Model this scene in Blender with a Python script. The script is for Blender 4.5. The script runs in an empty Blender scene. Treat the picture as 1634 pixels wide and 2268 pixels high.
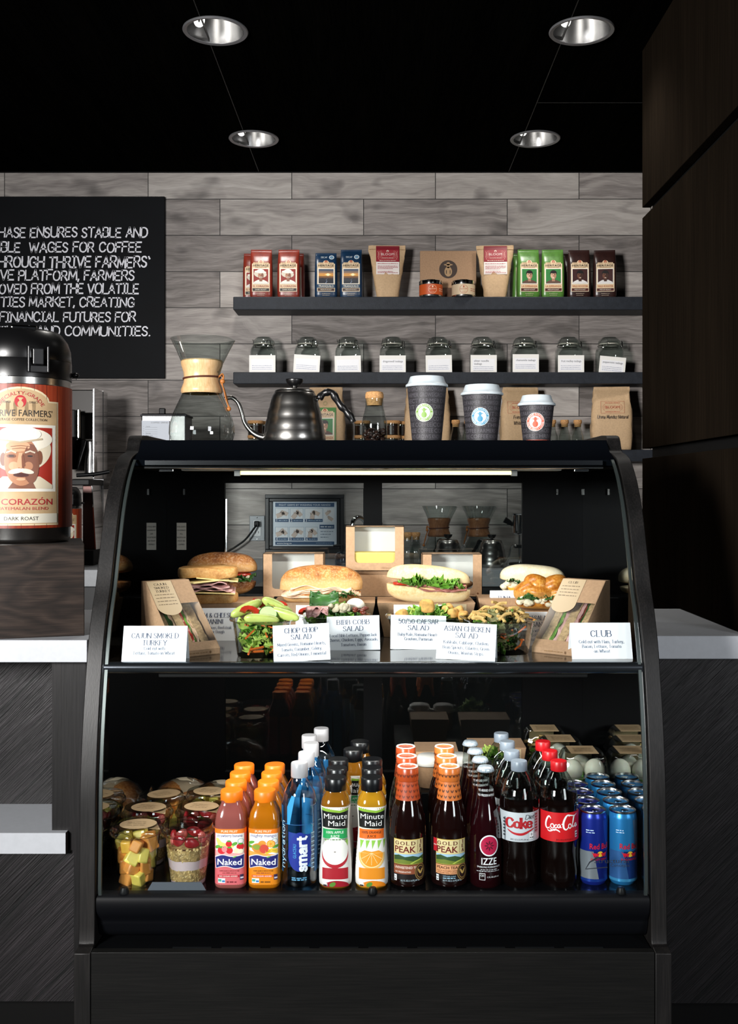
import bpy, bmesh, math, random
from mathutils import Vector, Matrix, noise
R = random.Random(7)
SC = bpy.context.scene
COL = SC.collection
PI = math.pi
# ---------------------------------------------------------------- camera, world, big lights, exposure
F, CX, HY, EYE = 2300.0, 840.0, 1084.0, 1.238      # focal length in px, vanishing point, eye height in m
def X(px, d): return (px - CX) * d / F
def Z(py, d): return EYE + (HY - py) * d / F
cam_d = bpy.data.cameras.new('camera'); cam = bpy.data.objects.new('camera', cam_d); COL.objects.link(cam)
cam.location = (0, 0, EYE); cam.rotation_euler = (PI / 2, 0, 0)
cam_d.sensor_fit = 'HORIZONTAL'; cam_d.sensor_width = 36.0; cam_d.lens = 36.0 * F / 1634.0
cam_d.shift_x = -(CX - 817.0) / 1634.0; cam_d.shift_y = -(1134.0 - HY) / 1634.0
cam_d.clip_start = 0.05
SC.camera = cam
W = bpy.data.worlds.new('world'); SC.world = W; W.use_nodes = True
W.node_tree.nodes['Background'].inputs[0].default_value = (0.75, 0.85, 1, 1)
W.node_tree.nodes['Background'].inputs[1].default_value = 0.02
def area(name, loc, target, sx, sy, power, col=(1, 1, 1), spread=PI, shape='RECTANGLE'):
    l = bpy.data.lights.new(name, 'AREA'); l.shape = shape; l.size = sx; l.size_y = sy
    l.energy = power; l.color = col; l.spread = spread
    o = bpy.data.objects.new(name, l); COL.objects.link(o); o.location = loc
    o.rotation_euler = (Vector(target) - Vector(loc)).to_track_quat('-Z', 'Y').to_euler()
    return o
area('key_light', (-1.95, -0.9, 1.70), (0.55, 3.2, 1.35), 0.7, 0.7, 62, (1, 0.98, 0.96), 1.5)
area('fill_light', (2.1, -1.0, 1.6), (0.0, 3.0, 1.1), 0.8, 1.3, 52, (0.95, 0.97, 1))  # added fill from the right, out of view; stands in for general room light
SC.view_settings.view_transform = 'Standard'; SC.view_settings.look = 'None'
SC.view_settings.exposure = 0.0; SC.view_settings.gamma = 1.0
SC.view_settings.use_curve_mapping = False
SC.cycles.max_bounces = 10; SC.cycles.diffuse_bounces = 3; SC.cycles.glossy_bounces = 4
SC.cycles.transparent_max_bounces = 24; SC.cycles.transmission_bounces = 6
SC.cycles.caustics_reflective = False; SC.cycles.caustics_refractive = False
SC.cycles.sample_clamp_indirect = 4.0
# ---------------------------------------------------------------- materials
def lin(h):
    if not isinstance(h, str): return tuple(h)
    v = [int(h[i:i + 2], 16) / 255 for i in (0, 2, 4)]
    return tuple(c / 12.92 if c <= 0.04045 else ((c + 0.055) / 1.055) ** 2.4 for c in v)
_M = {}
def mat(name, col, rough=0.5, metal=0.0, spec=0.5, coat=0.0, emit=0.0, var=0.0, vs=40.0, bump=0.0, bs=200.0, sub=0.0, stretch=(1, 1, 1), aniso=0.0):
    if name in _M: return _M[name]
    m = bpy.data.materials.new(name); m.use_nodes = True; nt = m.node_tree
    b = nt.nodes['Principled BSDF']; c = lin(col)
    b.inputs['Base Color'].default_value = (*c, 1); b.inputs['Roughness'].default_value = rough
    b.inputs['Metallic'].default_value = metal; b.inputs['Specular IOR Level'].default_value = spec
    b.inputs['Coat Weight'].default_value = coat; b.inputs['Coat Roughness'].default_value = 0.05
    if sub: b.inputs['Subsurface Weight'].default_value = sub; b.inputs['Subsurface Scale'].default_value = 0.004
    if emit:
        b.inputs['Emission Color'].default_value = (*c, 1); b.inputs['Emission Strength'].default_value = emit
    if var or bump:
        tc = nt.nodes.new('ShaderNodeTexCoord'); mp = nt.nodes.new('ShaderNodeMapping'); mp.inputs['Scale'].default_value = stretch
        nt.links.new(tc.outputs['Object'], mp.inputs['Vector'])
    if var:
        n = nt.nodes.new('ShaderNodeTexNoise'); n.inputs['Scale'].default_value = vs; n.inputs['Detail'].default_value = 5
        nt.links.new(mp.outputs[0], n.inputs['Vector'])
        r = nt.nodes.new('ShaderNodeValToRGB'); r.color_ramp.elements[0].position = 0.3; r.color_ramp.elements[1].position = 0.7
        r.color_ramp.elements[0].color = (*[max(0, q * (1 - var)) for q in c], 1)
        r.color_ramp.elements[1].color = (*[min(1, q * (1 + var)) for q in c], 1)
        nt.links.new(n.outputs['Fac'], r.inputs[0]); nt.links.new(r.outputs[0], b.inputs['Base Color'])
    if bump:
        n = nt.nodes.new('ShaderNodeTexNoise'); n.inputs['Scale'].default_value = bs; n.inputs['Detail'].default_value = 3
        nt.links.new(mp.outputs[0], n.inputs['Vector'])
        bp = nt.nodes.new('ShaderNodeBump'); bp.inputs['Strength'].default_value = bump; bp.inputs['Distance'].default_value = 0.002
        nt.links.new(n.outputs['Fac'], bp.inputs['Height']); nt.links.new(bp.outputs[0], b.inputs['Normal'])
    _M[name] = m; return m
def C(h, rough=0.45, **k):                      # plain print / plastic colour
    return mat('c_%s_%d' % (h, int(rough * 100)) + ''.join('%s%.2f' % (a[0], v) for a, v in sorted(k.items()) if not isinstance(v, tuple)), h, rough, **k)
def glass(name, tint='ffffff', refl=1.0, rough=0.01, base=0.045, power=4.0):
    """thin clear sheet: lets light straight through, mirrors more towards grazing angles"""
    if name in _M: return _M[name]
    m = bpy.data.materials.new(name); m.use_nodes = True; nt = m.node_tree; nt.nodes.clear()
    out = nt.nodes.new('ShaderNodeOutputMaterial'); mx = nt.nodes.new('ShaderNodeMixShader')
    t = nt.nodes.new('ShaderNodeBsdfTransparent'); t.inputs[0].default_value = (*lin(tint), 1)
    g = nt.nodes.new('ShaderNodeBsdfGlossy'); g.inputs['Roughness'].default_value = rough
    lw = nt.nodes.new('ShaderNodeLayerWeight'); lw.inputs['Blend'].default_value = 0.5
    p = nt.nodes.new('ShaderNodeMath'); p.operation = 'POWER'; p.inputs[1].default_value = power
    a = nt.nodes.new('ShaderNodeMath'); a.operation = 'MULTIPLY_ADD'; a.inputs[1].default_value = 0.8 * refl; a.inputs[2].default_value = base
    a.use_clamp = True
    nt.links.new(lw.outputs['Facing'], p.inputs[0]); nt.links.new(p.outputs[0], a.inputs[0])
    nt.links.new(a.outputs[0], mx.inputs[0]); nt.links.new(t.outputs[0], mx.inputs[1]); nt.links.new(g.outputs[0], mx.inputs[2])
    nt.links.new(mx.outputs[0], out.inputs[0]); _M[name] = m; return m
class NT:
    """little node writer for the longer procedural materials"""
    def __init__(s, name):
        s.m = bpy.data.materials.new(name); s.m.use_nodes = True; s.t = s.m.node_tree; s.b = s.t.nodes['Principled BSDF']
        s.tc = s.t.nodes.new('ShaderNodeTexCoord')
    def n(s, typ, props=None, **ins):
        x = s.t.nodes.new('ShaderNode' + typ)
        for k, v in (props or {}).items(): setattr(x, k, v)
        for k, v in ins.items():
            i = x.inputs[int(k[1:])] if k[0] == 'i' and k[1:].isdigit() else x.inputs[k.replace('_', ' ')]
            if hasattr(v, 'bl_idname') or hasattr(v, 'is_output'): s.t.links.new(v if hasattr(v, 'is_output') else v.outputs[0], i)
            else: i.default_value = v
        return x
    def math(s, op, a, b=0.0, c=0.0, clamp=False):
        return s.n('Math', {'operation': op, 'use_clamp': clamp}, i0=a, i1=b, i2=c)
    def ramp(s, f, stops):
        r = s.n('ValToRGB', i0=f); e = r.color_ramp.elements
        while len(e) < len(stops): e.new(0.5)
        for q, (p, c) in zip(e, stops): q.position = p; q.color = (*lin(c), 1)
        return r
    def mix(s, f, a, b, blend='MIX'):
        x = s.t.nodes.new('ShaderNodeMix'); x.data_type = 'RGBA'; x.blend_type = blend
        for i, v in ((0, f), (6, a), (7, b)):
            if hasattr(v, 'bl_idname') or hasattr(v, 'is_output'): s.t.links.new(v if hasattr(v, 'is_output') else v.outputs[0], x.inputs[i])
            else: x.inputs[i].default_value = v if i == 0 else (*lin(v), 1)
        return x.outputs[2]
    def set(s, **k):
        for a, v in k.items():
            i = s.b.inputs[a.replace('_', ' ')]
            if hasattr(v, 'bl_idname') or hasattr(v, 'is_output'): s.t.links.new(v if hasattr(v, 'is_output') else v.outputs[0], i)
            else: i.default_value = v
        return s.m
# ---------------------------------------------------------------- meshes
class MB:
    def __init__(s): s.v = []; s.f = []; s.mi = []
    def face(s, idx, m=0): s.f.append(tuple(idx)); s.mi.append(m)
    def pts(s, ps):
        n = len(s.v); s.v += [tuple(p) for p in ps]; return n
    def box(s, x0, x1, y0, y1, z0, z1, m=0):
        n = s.pts([(x0, y0, z0), (x1, y0, z0), (x1, y1, z0), (x0, y1, z0), (x0, y0, z1), (x1, y0, z1), (x1, y1, z1), (x0, y1, z1)])
        for q in ((0, 3, 2, 1), (4, 5, 6, 7), (0, 1, 5, 4), (1, 2, 6, 5), (2, 3, 7, 6), (3, 0, 4, 7)): s.face([n + i for i in q], m)
        return s
    def loops(s, rings, m=0, cap0=True, cap1=True, closed=True):
        k = len(rings[0]); n = s.pts([p for r in rings for p in r])
        for i in range(len(rings) - 1):
            mm = m[i] if isinstance(m, (list, tuple)) else m
            for j in range(k if closed else k - 1):
                a = n + i * k + j; b = n + i * k + (j + 1) % k
                s.face((a, b, b + k, a + k), mm)
        m0 = m[0] if isinstance(m, (list, tuple)) else m; m1 = m[-1] if isinstance(m, (list, tuple)) else m
        if cap0: s.face([n + j for j in reversed(range(k))], m0)
        if cap1: s.face([n + (len(rings) - 1) * k + j for j in range(k)], m1)
        return s
    def lathe(s, prof, m=0, n=32, c=(0, 0, 0), cap0=True, cap1=True, sq=2.0, flute=None):
        """prof: (r, z) pairs; sq > 2 gives a rounded-square section; flute(theta, z) scales r"""
        rings = []
        for r, z in prof:
            ring = []
            for j in range(n):
                t = 2 * PI * j / n; q = max(r, 1e-5)
                if sq != 2.0: q *= (abs(math.cos(t)) ** sq + abs(math.sin(t)) ** sq) ** (-1 / sq)
                if flute: q *= flute(t, z)
                ring.append((c[0] + q * math.cos(t), c[1] + q * math.sin(t), c[2] + z))
            rings.append(ring)
        return s.loops(rings, m, cap0, cap1)
    def tube(s, ps, rad, m=0, n=8, caps=True):
        ps = [Vector(p) for p in ps]; rings = []; up = None
        for i, p in enumerate(ps):
            d = (ps[min(i + 1, len(ps) - 1)] - ps[max(i - 1, 0)])
            d = d.normalized() if d.length > 1e-9 else Vector((0, 0, 1))
            if up is None: up = Vector((0, 0, 1)) if abs(d.z) < 0.9 else Vector((1, 0, 0))
            a = d.cross(up); a = a.normalized() if a.length > 1e-6 else d.orthogonal().normalized()
            b = a.cross(d).normalized(); up = b
            r = rad[i] if isinstance(rad, (list, tuple)) else rad
            rings.append([p + a * (r * math.cos(2 * PI * j / n)) + b * (r * math.sin(2 * PI * j / n)) for j in range(n)])
        return s.loops(rings, m, caps, caps)
    def grid(s, fn, nu, nv, m=0, wrap=False):
        n = s.pts([fn(i / nu, j / nv) for j in range(nv + 1) for i in range(nu + 1)])
        for j in range(nv):
            for i in range(nu):
                a = n + j * (nu + 1) + i; s.face((a, a + 1, a + nu + 2, a + nu + 1), m)
        return s
    def blob(s, c, r, m=0, nu=20, nv=12, p=2.0, nz=0.0, ns=20.0, seed=0, rot=None, fn=None):
        """super-ellipsoid with optional lumps"""
        def sg(v, e): return math.copysign(abs(v) ** e, v)
        rings = []; e = 2.0 / p
        for j in range(nv + 1):
            ph = -PI / 2 + PI * j / nv; ring = []
            for i in range(nu):
                t = 2 * PI * i / nu
                q = Vector((sg(math.cos(ph), e) * sg(math.cos(t), e), sg(math.cos(ph), e) * sg(math.sin(t), e), sg(math.sin(ph), e)))
                v = Vector((q.x * r[0], q.y * r[1], q.z * r[2]))
                if nz: v *= 1 + nz * noise.noise(v * ns + Vector((seed * 3.1, seed * 1.7, 0)))
                if fn: v = fn(v)
                if rot is not None: v = rot @ v
                ring.append((c[0] + v.x, c[1] + v.y, c[2] + v.z))
            rings.append(ring)
        return s.loops(rings, m, True, True)
    def prism(s, poly, axis, a0, a1, m=0):
        """poly in the two other axes (x: (y,z), y: (x,z), z: (x,y)) pushed from a0 to a1"""
        def P(q, a): return {'x': (a, q[0], q[1]), 'y': (q[0], a, q[1]), 'z': (q[0], q[1], a)}[axis]
        n = s.pts([P(q, a0) for q in poly] + [P(q, a1) for q in poly]); k = len(poly)
        for j in range(k): s.face((n + j, n + (j + 1) % k, n + k + (j + 1) % k, n + k + j), m)
        s.face([n + j for j in reversed(range(k))], m); s.face([n + k + j for j in range(k)], m)
        return s
    def build(s, name, mats, parent=None, smooth=True, bevel=0.0, seg=2, sub=0, ang=0.7, loc=None, solid=0.0):
        if not isinstance(mats, (list, tuple)): mats = [mats]
        me = bpy.data.meshes.new(name); me.from_pydata(s.v, [], s.f)
        for q in mats: me.materials.append(q)
        me.polygons.foreach_set('material_index', s.mi)
        bm = bmesh.new(); bm.from_mesh(me); bmesh.ops.recalc_face_normals(bm, faces=bm.faces); bm.to_mesh(me); bm.free()
        if smooth:
            me.shade_smooth()
            if not sub: me.set_sharp_from_angle(angle=ang)
        o = bpy.data.objects.new(name, me); COL.objects.link(o)
        if parent is not None: o.parent = parent
        if loc: o.location = loc
        if solid: q = o.modifiers.new('thick', 'SOLIDIFY'); q.thickness = solid; q.offset = 0
        if sub: q = o.modifiers.new('sub', 'SUBSURF'); q.levels = q.render_levels = sub
        if bevel: q = o.modifiers.new('bevel', 'BEVEL'); q.width = bevel; q.segments = seg; q.limit_method = 'ANGLE'; q.angle_limit = 0.6
        return o
def tag(o, label=None, cat=None, group=None, kind=None):
    for k, v in (('label', label), ('category', cat), ('group', group), ('kind', kind)):
        if v: o[k] = v
    return o
def thing(name, label, cat, loc=(0, 0, 0), rz=0.0, group=None):
    o = bpy.data.objects.new(name, None); COL.objects.link(o); o.empty_display_size = 0.05
    o.location = loc; o.rotation_euler = (0, 0, rz); return tag(o, label, cat, group)
def struct(o): o['kind'] = 'structure'; return o
def dup(root, loc, label=None, group=None, rz=None):
    def cp(o, par):
        c = o.copy(); COL.objects.link(c)
        if par is not None: c.parent = par
        for ch in o.children: cp(ch, c)
        return c
    r = cp(root, None); r.location = loc
    if label: r['label'] = label
    if group: r['group'] = group
    if rz is not None: r.rotation_euler = (root.rotation_euler[0], root.rotation_euler[1], rz)
    return r
def lerp(a, b, t): return a + (b - a) * t
def spline(ps, k=6):
    ps = [Vector(p) for p in ps]; out = []
    for i in range(len(ps) - 1):
        p0, p1, p2, p3 = ps[max(i - 1, 0)], ps[i], ps[i + 1], ps[min(i + 2, len(ps) - 1)]
        for j in range(k):
            t = j / k
            out.append(0.5 * ((2 * p1) + (p2 - p0) * t + (2 * p0 - 5 * p1 + 4 * p2 - p3) * t * t + (3 * p1 - p0 - 3 * p2 + p3) * t ** 3))
    out.append(ps[-1]); return out
# ---------------------------------------------------------------- lettering and printed marks
_G = {}
for ln in '''A|7|0,0 3.5,10 7,0;1.2,3.5 5.8,3.5
B|6|0,0 0,10;~0,10 4,10 5.3,8.7 5,6 3.4,5.3 0,5.3;~0,5.3 4,5.2 6,3.8 5.6,1 3.6,0 0,0
C|7|~6.5,8 5,9.8 2.6,9.8 .5,7.5 .3,4 1.2,1.2 3.2,0 5.3,.4 6.7,2
D|7|0,0 0,10;~0,10 3.5,10 6,8.3 6.8,5 6,1.8 3.5,0 0,0
E|6|5.5,10 0,10 0,0 5.7,0;0,5.2 4.5,5.2
F|5.5|5.4,10 0,10 0,0;0,5.2 4.3,5.2
G|7|~6.5,8 5,9.8 2.6,9.8 .5,7.5 .3,4 1.2,1.2 3.2,0 5.5,.4 6.6,1.2;6.6,1.2 6.6,4.5 4.2,4.5
H|7|0,0 0,10;7,0 7,10;0,5.2 7,5.2
I|2|1,0 1,10
J|4|~3.6,10 3.6,3 3,.6 1.6,0 .2,.8
K|6.5|0,0 0,10;6,10 0,4.4;1.8,5.8 6.5,0
L|5.5|0,10 0,0 5.4,0
M|8.5|0,0 .6,10 4.25,1.5 7.9,10 8.5,0
N|7|0,0 0,10 7,0 7,10
O|7.6|~3.8,10 1.2,8.8 .1,5 1.2,1.2 3.8,0 6.4,1.2 7.5,5 6.4,8.8 3.8,10
P|5.8|0,0 0,10;~0,10 4,10 5.6,8.8 5.6,6.2 4,5 0,4.9
Q|7.6|~3.8,10 1.2,8.8 .1,5 1.2,1.2 3.8,0 6.4,1.2 7.5,5 6.4,8.8 3.8,10;4.5,2.5 7.5,-1
R|6.5|0,0 0,10;~0,10 4,10 5.6,8.8 5.6,6.2 4,5 0,4.9;3,5 6.5,0
S|5.5|~5.2,8.4 4,9.8 2,10 .5,8.8 .5,7 2,5.6 4,4.6 5.3,3.2 5,1.2 3.4,0 1.5,.1 0,1.6
T|6.5|0,10 6.5,10;3.25,10 3.25,0
U|6.8|~0,10 0,4 .5,1.3 2.2,0 4.6,0 6.3,1.3 6.8,4 6.8,10
V|7|0,10 3.5,0 7,10
W|10|0,10 2.5,0 5,8.5 7.5,0 10,10
X|6.8|0,10 6.8,0;6.8,10 0,0
Y|6.6|0,10 3.3,5 6.6,10;3.3,5 3.3,0
Z|6|0,10 6,10 0,0 6,0
0|6|~3,10 .8,8.6 .1,5 .8,1.4 3,0 5.2,1.4 5.9,5 5.2,8.6 3,10
1|4|.6,8 2.2,10 2.2,0
2|6|~.4,7.6 1.4,9.8 4,10 5.4,8 4.8,5.6 .2,0;.2,0 5.8,0
3|5.6|~.4,8.6 2,10 4.4,9.6 5,7.4 3.6,5.4 2,5.2;~2,5.2 4.8,4.6 5.5,2.4 4.4,.4 2,0 .2,1.2
4|6|4.4,0 4.4,10 0,3 6,3
5|6|5.2,10 1,10 .6,5.4;~.6,5.4 3,6.4 5.2,5 5.6,2.6 4.2,.4 2,0 .2,1.2
6|6|~5,9.4 2.6,8.6 .6,5.4 .2,2.6 1.6,.1 4,.1 5.7,2.4 4.6,5 2.6,5.6 .6,4
8|6|~3,5.4 .8,6.6 .8,9 3,10 5.2,9 5.2,6.6 3,5.4 .4,3.8 .4,1.2 3,0 5.6,1.2 5.6,3.8 3,5.4
9|6|~5.6,6 4,4.4 1.6,4.6 .3,7 1.4,9.6 4,10 5.6,8 5.4,4 3.6,.8 1,.2
a|5|~.6,5.4 2,6.5 3.8,6.2 4.4,4.8 4.4,0;~4.4,3.8 2,3.8 .3,2.6 .3,1 1.6,0 3,.3 4.4,1.6
b|5|0,10 0,0;~0,4.8 1.5,6.4 3.5,6.4 4.8,4.8 4.8,1.8 3.5,.1 1.5,.1 0,1.6
c|4.4|~4.2,5 3.2,6.4 1.5,6.4 .2,4.6 .2,2 1.4,.1 3.2,.1 4.4,1.4
d|5|4.8,10 4.8,0;~4.8,4.8 3.3,6.4 1.4,6.4 0,4.8 0,1.8 1.4,.1 3.3,.1 4.8,1.6
e|4.8|~.2,3.5 4.6,3.5 4.4,5.2 3,6.5 1.4,6.3 .1,4.4 .1,2 1.4,.1 3.3,0 4.7,1.2
f|3|~3.2,9.6 2,10 1.1,9 1,7 1,0;0,6.4 2.8,6.4
g|5|~4.8,6.5 4.8,-1.5 3.5,-3 1.5,-3 .2,-2.2;~4.8,4.8 3.3,6.4 1.4,6.4 0,4.8 0,1.8 1.4,.1 3.3,.1 4.8,1.6
h|5|0,10 0,0;~0,4.8 1.4,6.4 3.4,6.4 4.6,5 4.6,0
i|1.4|.7,6.5 .7,0;.5,8.7 .9,9.1
j|2|~1.2,6.5 1.2,-2 0,-3;1,8.7 1.4,9.1
k|4.6|0,10 0,0;4.2,6.5 0,2.6;1.4,3.8 4.6,0
l|1.4|.7,10 .7,0
m|8|0,6.5 0,0;~0,4.8 1.2,6.4 3,6.4 3.9,5 3.9,0;~3.9,4.8 5,6.4 7,6.4 7.8,5 7.8,0
n|5|0,6.5 0,0;~0,4.8 1.4,6.4 3.4,6.4 4.6,5 4.6,0
o|5|~2.5,6.5 .5,5.4 0,3.2 .6,1 2.5,0 4.4,1 5,3.2 4.5,5.4 2.5,6.5
p|5|0,6.5 0,-3;~0,4.8 1.5,6.4 3.5,6.4 4.8,4.8 4.8,1.8 3.5,.1 1.5,.1 0,1.6
q|5|4.8,6.5 4.8,-3;~4.8,4.8 3.3,6.4 1.4,6.4 0,4.8 0,1.8 1.4,.1 3.3,.1 4.8,1.6
r|3.4|0,6.5 0,0;~0,4.4 1.2,6.2 3.2,6.4
s|4|~3.7,5.4 2.4,6.5 .8,6.2 .3,4.8 1.4,3.6 3,3 3.8,1.8 3,.2 1.2,0 0,1
t|3|1.2,9 1.2,1.2;1.2,1.2 2.8,0;0,6.4 2.8,6.4
u|5|~0,6.5 0,1.8 1.2,0 3,0 4.6,1.6;4.6,6.5 4.6,0
v|4.6|0,6.5 2.3,0 4.6,6.5
w|7|0,6.5 1.75,0 3.5,5.6 5.25,0 7,6.5
x|4.6|0,6.5 4.6,0;4.6,6.5 0,0
y|4.8|0,6.5 2.5,0;4.8,6.5 1.4,-3
z|4.4|0,6.5 4.4,6.5 0,0 4.4,0
.|1.4|.5,0 .9,.4
,|1.4|.9,.5 .3,-1.6
'|1.4|.8,10 .4,7.8
`|2|.3,10 1.4,8
-|3.4|.3,3.8 3,3.8
/|4|0,-.5 4,10.4
!|1.4|.7,10 .7,3;.5,.3 .9,.6
%|7|1.4,10 .4,8.6 1.4,7 2.6,8.6 1.4,10;6.4,10 .8,0;5.6,3 4.6,1.6 5.6,0 6.6,1.6 5.6,3
&|7|~6.8,0 1.6,6.6 1.4,9 3,10 4.4,8.8 3.8,6.8 .8,4 .4,1.6 2,0 4.4,.8 6.4,4.4
:|1.4|.5,.2 .9,.6;.5,5 .9,5.4'''.split('\n'):
    k, w, st = ln.split('|'); L = []
    for q in st.split(';'):
        sm = q[0] == '~'
        p = [tuple(float(a) / 10 for a in e.split(',')) for e in q.lstrip('~').split()]
        L.append((sm, p))
    _G[k] = (float(w) / 10, L)
_TC = {}
def font_tris(body, bold=0.0):
    k = (body, bold)
    if k in _TC: return _TC[k]
    c = bpy.data.curves.new('lettering', 'FONT'); c.body = body; c.resolution_u = 2; c.offset = bold * 0.45; c.fill_mode = 'FRONT'
    o = bpy.data.objects.new('lettering', c); m = o.to_mesh()
    vs = [(v.co.x, v.co.y) for v in m.vertices]; fs = [tuple(p.vertices) for p in m.polygons]
    o.to_mesh_clear(); bpy.data.objects.remove(o); bpy.data.curves.remove(c)
    _TC[k] = (vs, fs); return _TC[k]
class Dec:
    """a printed sheet: shapes in (u, v) stacked in thin layers, then laid on a surface by fn(u, v, h)"""
    LIFT = 0.00022
    def __init__(s): s.it = []; s.mats = []
    def mi(s, m):
        if isinstance(m, str): m = C(m)
        if m not in s.mats: s.mats.append(m)
        return s.mats.index(m)
    def raw(s, vs, fs, m, L): s.it.append((vs, fs, s.mi(m), L)); return s
    def poly(s, ps, m, L=1): return s.raw([tuple(p) for p in ps], [tuple(range(len(ps)))], m, L)
    def rect(s, u0, v0, u1, v1, m, L=0): return s.poly([(u0, v0), (u1, v0), (u1, v1), (u0, v1)], m, L)
    def frame(s, u0, v0, u1, v1, w, m, L=1):
        s.rect(u0, v0, u1, v0 + w, m, L); s.rect(u0, v1 - w, u1, v1, m, L)
        s.rect(u0, v0 + w, u0 + w, v1 - w, m, L); return s.rect(u1 - w, v0 + w, u1, v1 - w, m, L)
    def ell(s, cu, cv, ru, rv, m, L=1, n=20, a=0.0, t0=0.0, t1=2 * PI):
        ps = []; full = t1 - t0 > 6.28
        for i in range(n if full else n + 1):
            t = t0 + (t1 - t0) * i / n; x, y = ru * math.cos(t), rv * math.sin(t)
            ps.append((cu + x * math.cos(a) - y * math.sin(a), cv + x * math.sin(a) + y * math.cos(a)))
        return s.poly(ps, m, L)
    def ring(s, cu, cv, r, w, m, L=1, n=28, asp=1.0, t0=0.0, t1=2 * PI):
        vs = []; fs = []
        for i in range(n + 1):
            t = t0 + (t1 - t0) * i / n
            for q in (r - w, r): vs.append((cu + q * math.cos(t), cv + asp * q * math.sin(t)))
        for i in range(n): fs.append((2 * i, 2 * i + 1, 2 * i + 3, 2 * i + 2))
        return s.raw(vs, fs, m, L)
    def line(s, ps, w, m, L=1, taper=None):
        vs = []; fs = []; n = len(ps); ps = [Vector(p).to_2d() for p in ps]
        for i, p in enumerate(ps):
            d = ps[min(i + 1, n - 1)] - ps[max(i - 1, 0)]; d = d.normalized() if d.length else Vector((1, 0))
            q = Vector((-d.y, d.x)) * (w / 2) * (taper(i / (n - 1)) if taper else 1)
            vs += [tuple(p + q), tuple(p - q)]
        for i in range(n - 1): fs.append((2 * i, 2 * i + 1, 2 * i + 3, 2 * i + 2))
        return s.raw(vs, fs, m, L)
    def text(s, body, u, v, h, m, L=2, al='c', width=None, rot=0.0, shear=0.0, bold=0.0, arc=None, wx=1.0):
        """h is the capital height; width squeezes to that width; arc bends the line round a radius"""
        vs, fs = font_tris(body, 0.0 if 'M' in body else bold); k = h / 0.729
        x1 = max(p[0] for p in vs); x0 = min(p[0] for p in vs)
        sx = (width / ((x1 - x0) * k) if width else 1.0) * k * wx
        off = {'c': (x0 + x1) / 2, 'l': x0, 'r': x1}[al]; out = []
        for p in vs:
            a, b = (p[0] - off) * sx + shear * p[1] * k, p[1] * k
            if arc: t = a / arc; a, b = (arc + b) * math.sin(t), (arc + b) * math.cos(t) - arc
            out.append((u + a * math.cos(rot) - b * math.sin(rot), v + a * math.sin(rot) + b * math.cos(rot)))
        return s.raw(out, fs, m, L)
    def strokes(s, body, u, v, h, m, L=2, style='hand', w=0.1, al='c', width=None, gap=0.2, shear=0.0, rot=0.0, jit=0.0, wx=1.0):
        """lettering from pen strokes: 'hand' keeps one width, 'serif' swells upright strokes and adds feet"""
        segs = []; x = 0.0
        for ch in body:
            if ch == ' ': x += 0.42; continue
            if ch not in _G: x += 0.4; continue
            gw, L0 = _G[ch]; dy = R.uniform(-jit, jit); sc = 1 + R.uniform(-jit, jit)
            st = L0
            if style == 'chalk' and ch == 'I': st = [(False, [(0.02, 1), (.38, 1)]), (False, [(.2, 1), (.2, 0)]), (False, [(0, 0), (.4, 0)])]; gw = 0.4
            for sm, p in st:
                q = [(a.x, a.y) for a in spline([(b[0], b[1], 0) for b in p], 4)] if sm and len(p) > 2 else p
                if sm: segs.append([(x + a * sc, b * sc + dy) for a, b in q])
                else:
                    for e, f in zip(q, q[1:]): segs.append([(x + e[0] * sc, e[1] * sc + dy), (x + f[0] * sc, f[1] * sc + dy)])
                if style == 'serif' and ch.isalpha():
                    for e, f in ((q[0], q[1]), (q[-1], q[-2])):
                        if abs(e[1] - f[1]) > 1.2 * abs(e[0] - f[0]) and (abs(e[1]) < .02 or abs(e[1] - 1) < .02 or abs(e[1] - .65) < .02 or abs(e[1] + .3) < .02) and ch not in 'CGSOQceosa':
                            segs.append([(x + e[0] - .10, e[1]), (x + e[0] + .10, e[1])])
            x += gw + gap
        tot = x - gap; sx = (width / tot if width else h) * wx; off = {'c': tot / 2, 'l': 0, 'r': tot}[al]
        for q in segs:
            n = len(q); vs = []; fs = []
            P = [Vector(((a - off) * sx + shear * b * h, b * h)) for a, b in q]
            for i, p in enumerate(P):
                d = P[min(i + 1, n - 1)] - P[max(i - 1, 0)]; d = d.normalized() if d.length else Vector((1, 0))
                ww = w * h / 2
                if style == 'serif': ww *= 0.6 + 0.7 * abs(d.y) ** 1.5 if not (n == 2 and abs(d.y) < .1) else 0.55
                if style == 'chalk': ww *= R.uniform(0.8, 1.2)
                e = Vector((0, 0))
                if i == 0: e = -d * ww * .8
                if i == n - 1: e = d * ww * .8
                o = Vector((-d.y, d.x)) * ww
                for r_ in (p + o + e, p - o + e):
                    vs.append((u + r_.x * math.cos(rot) - r_.y * math.sin(rot), v + r_.x * math.sin(rot) + r_.y * math.cos(rot)))
            for i in range(n - 1): fs.append((2 * i, 2 * i + 1, 2 * i + 3, 2 * i + 2))
            s.raw(vs, fs, m, L)
        return s
    def scribble(s, u0, u1, v, h, m, L=2):          # rows of copy too small to read
        x = u0
        while x < u1:
            w = R.uniform(1.2, 3.4) * h; s.rect(x, v, min(x + w, u1), v + h * R.uniform(.6, .9), m, L); x += w + h * .6
        return s
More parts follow.
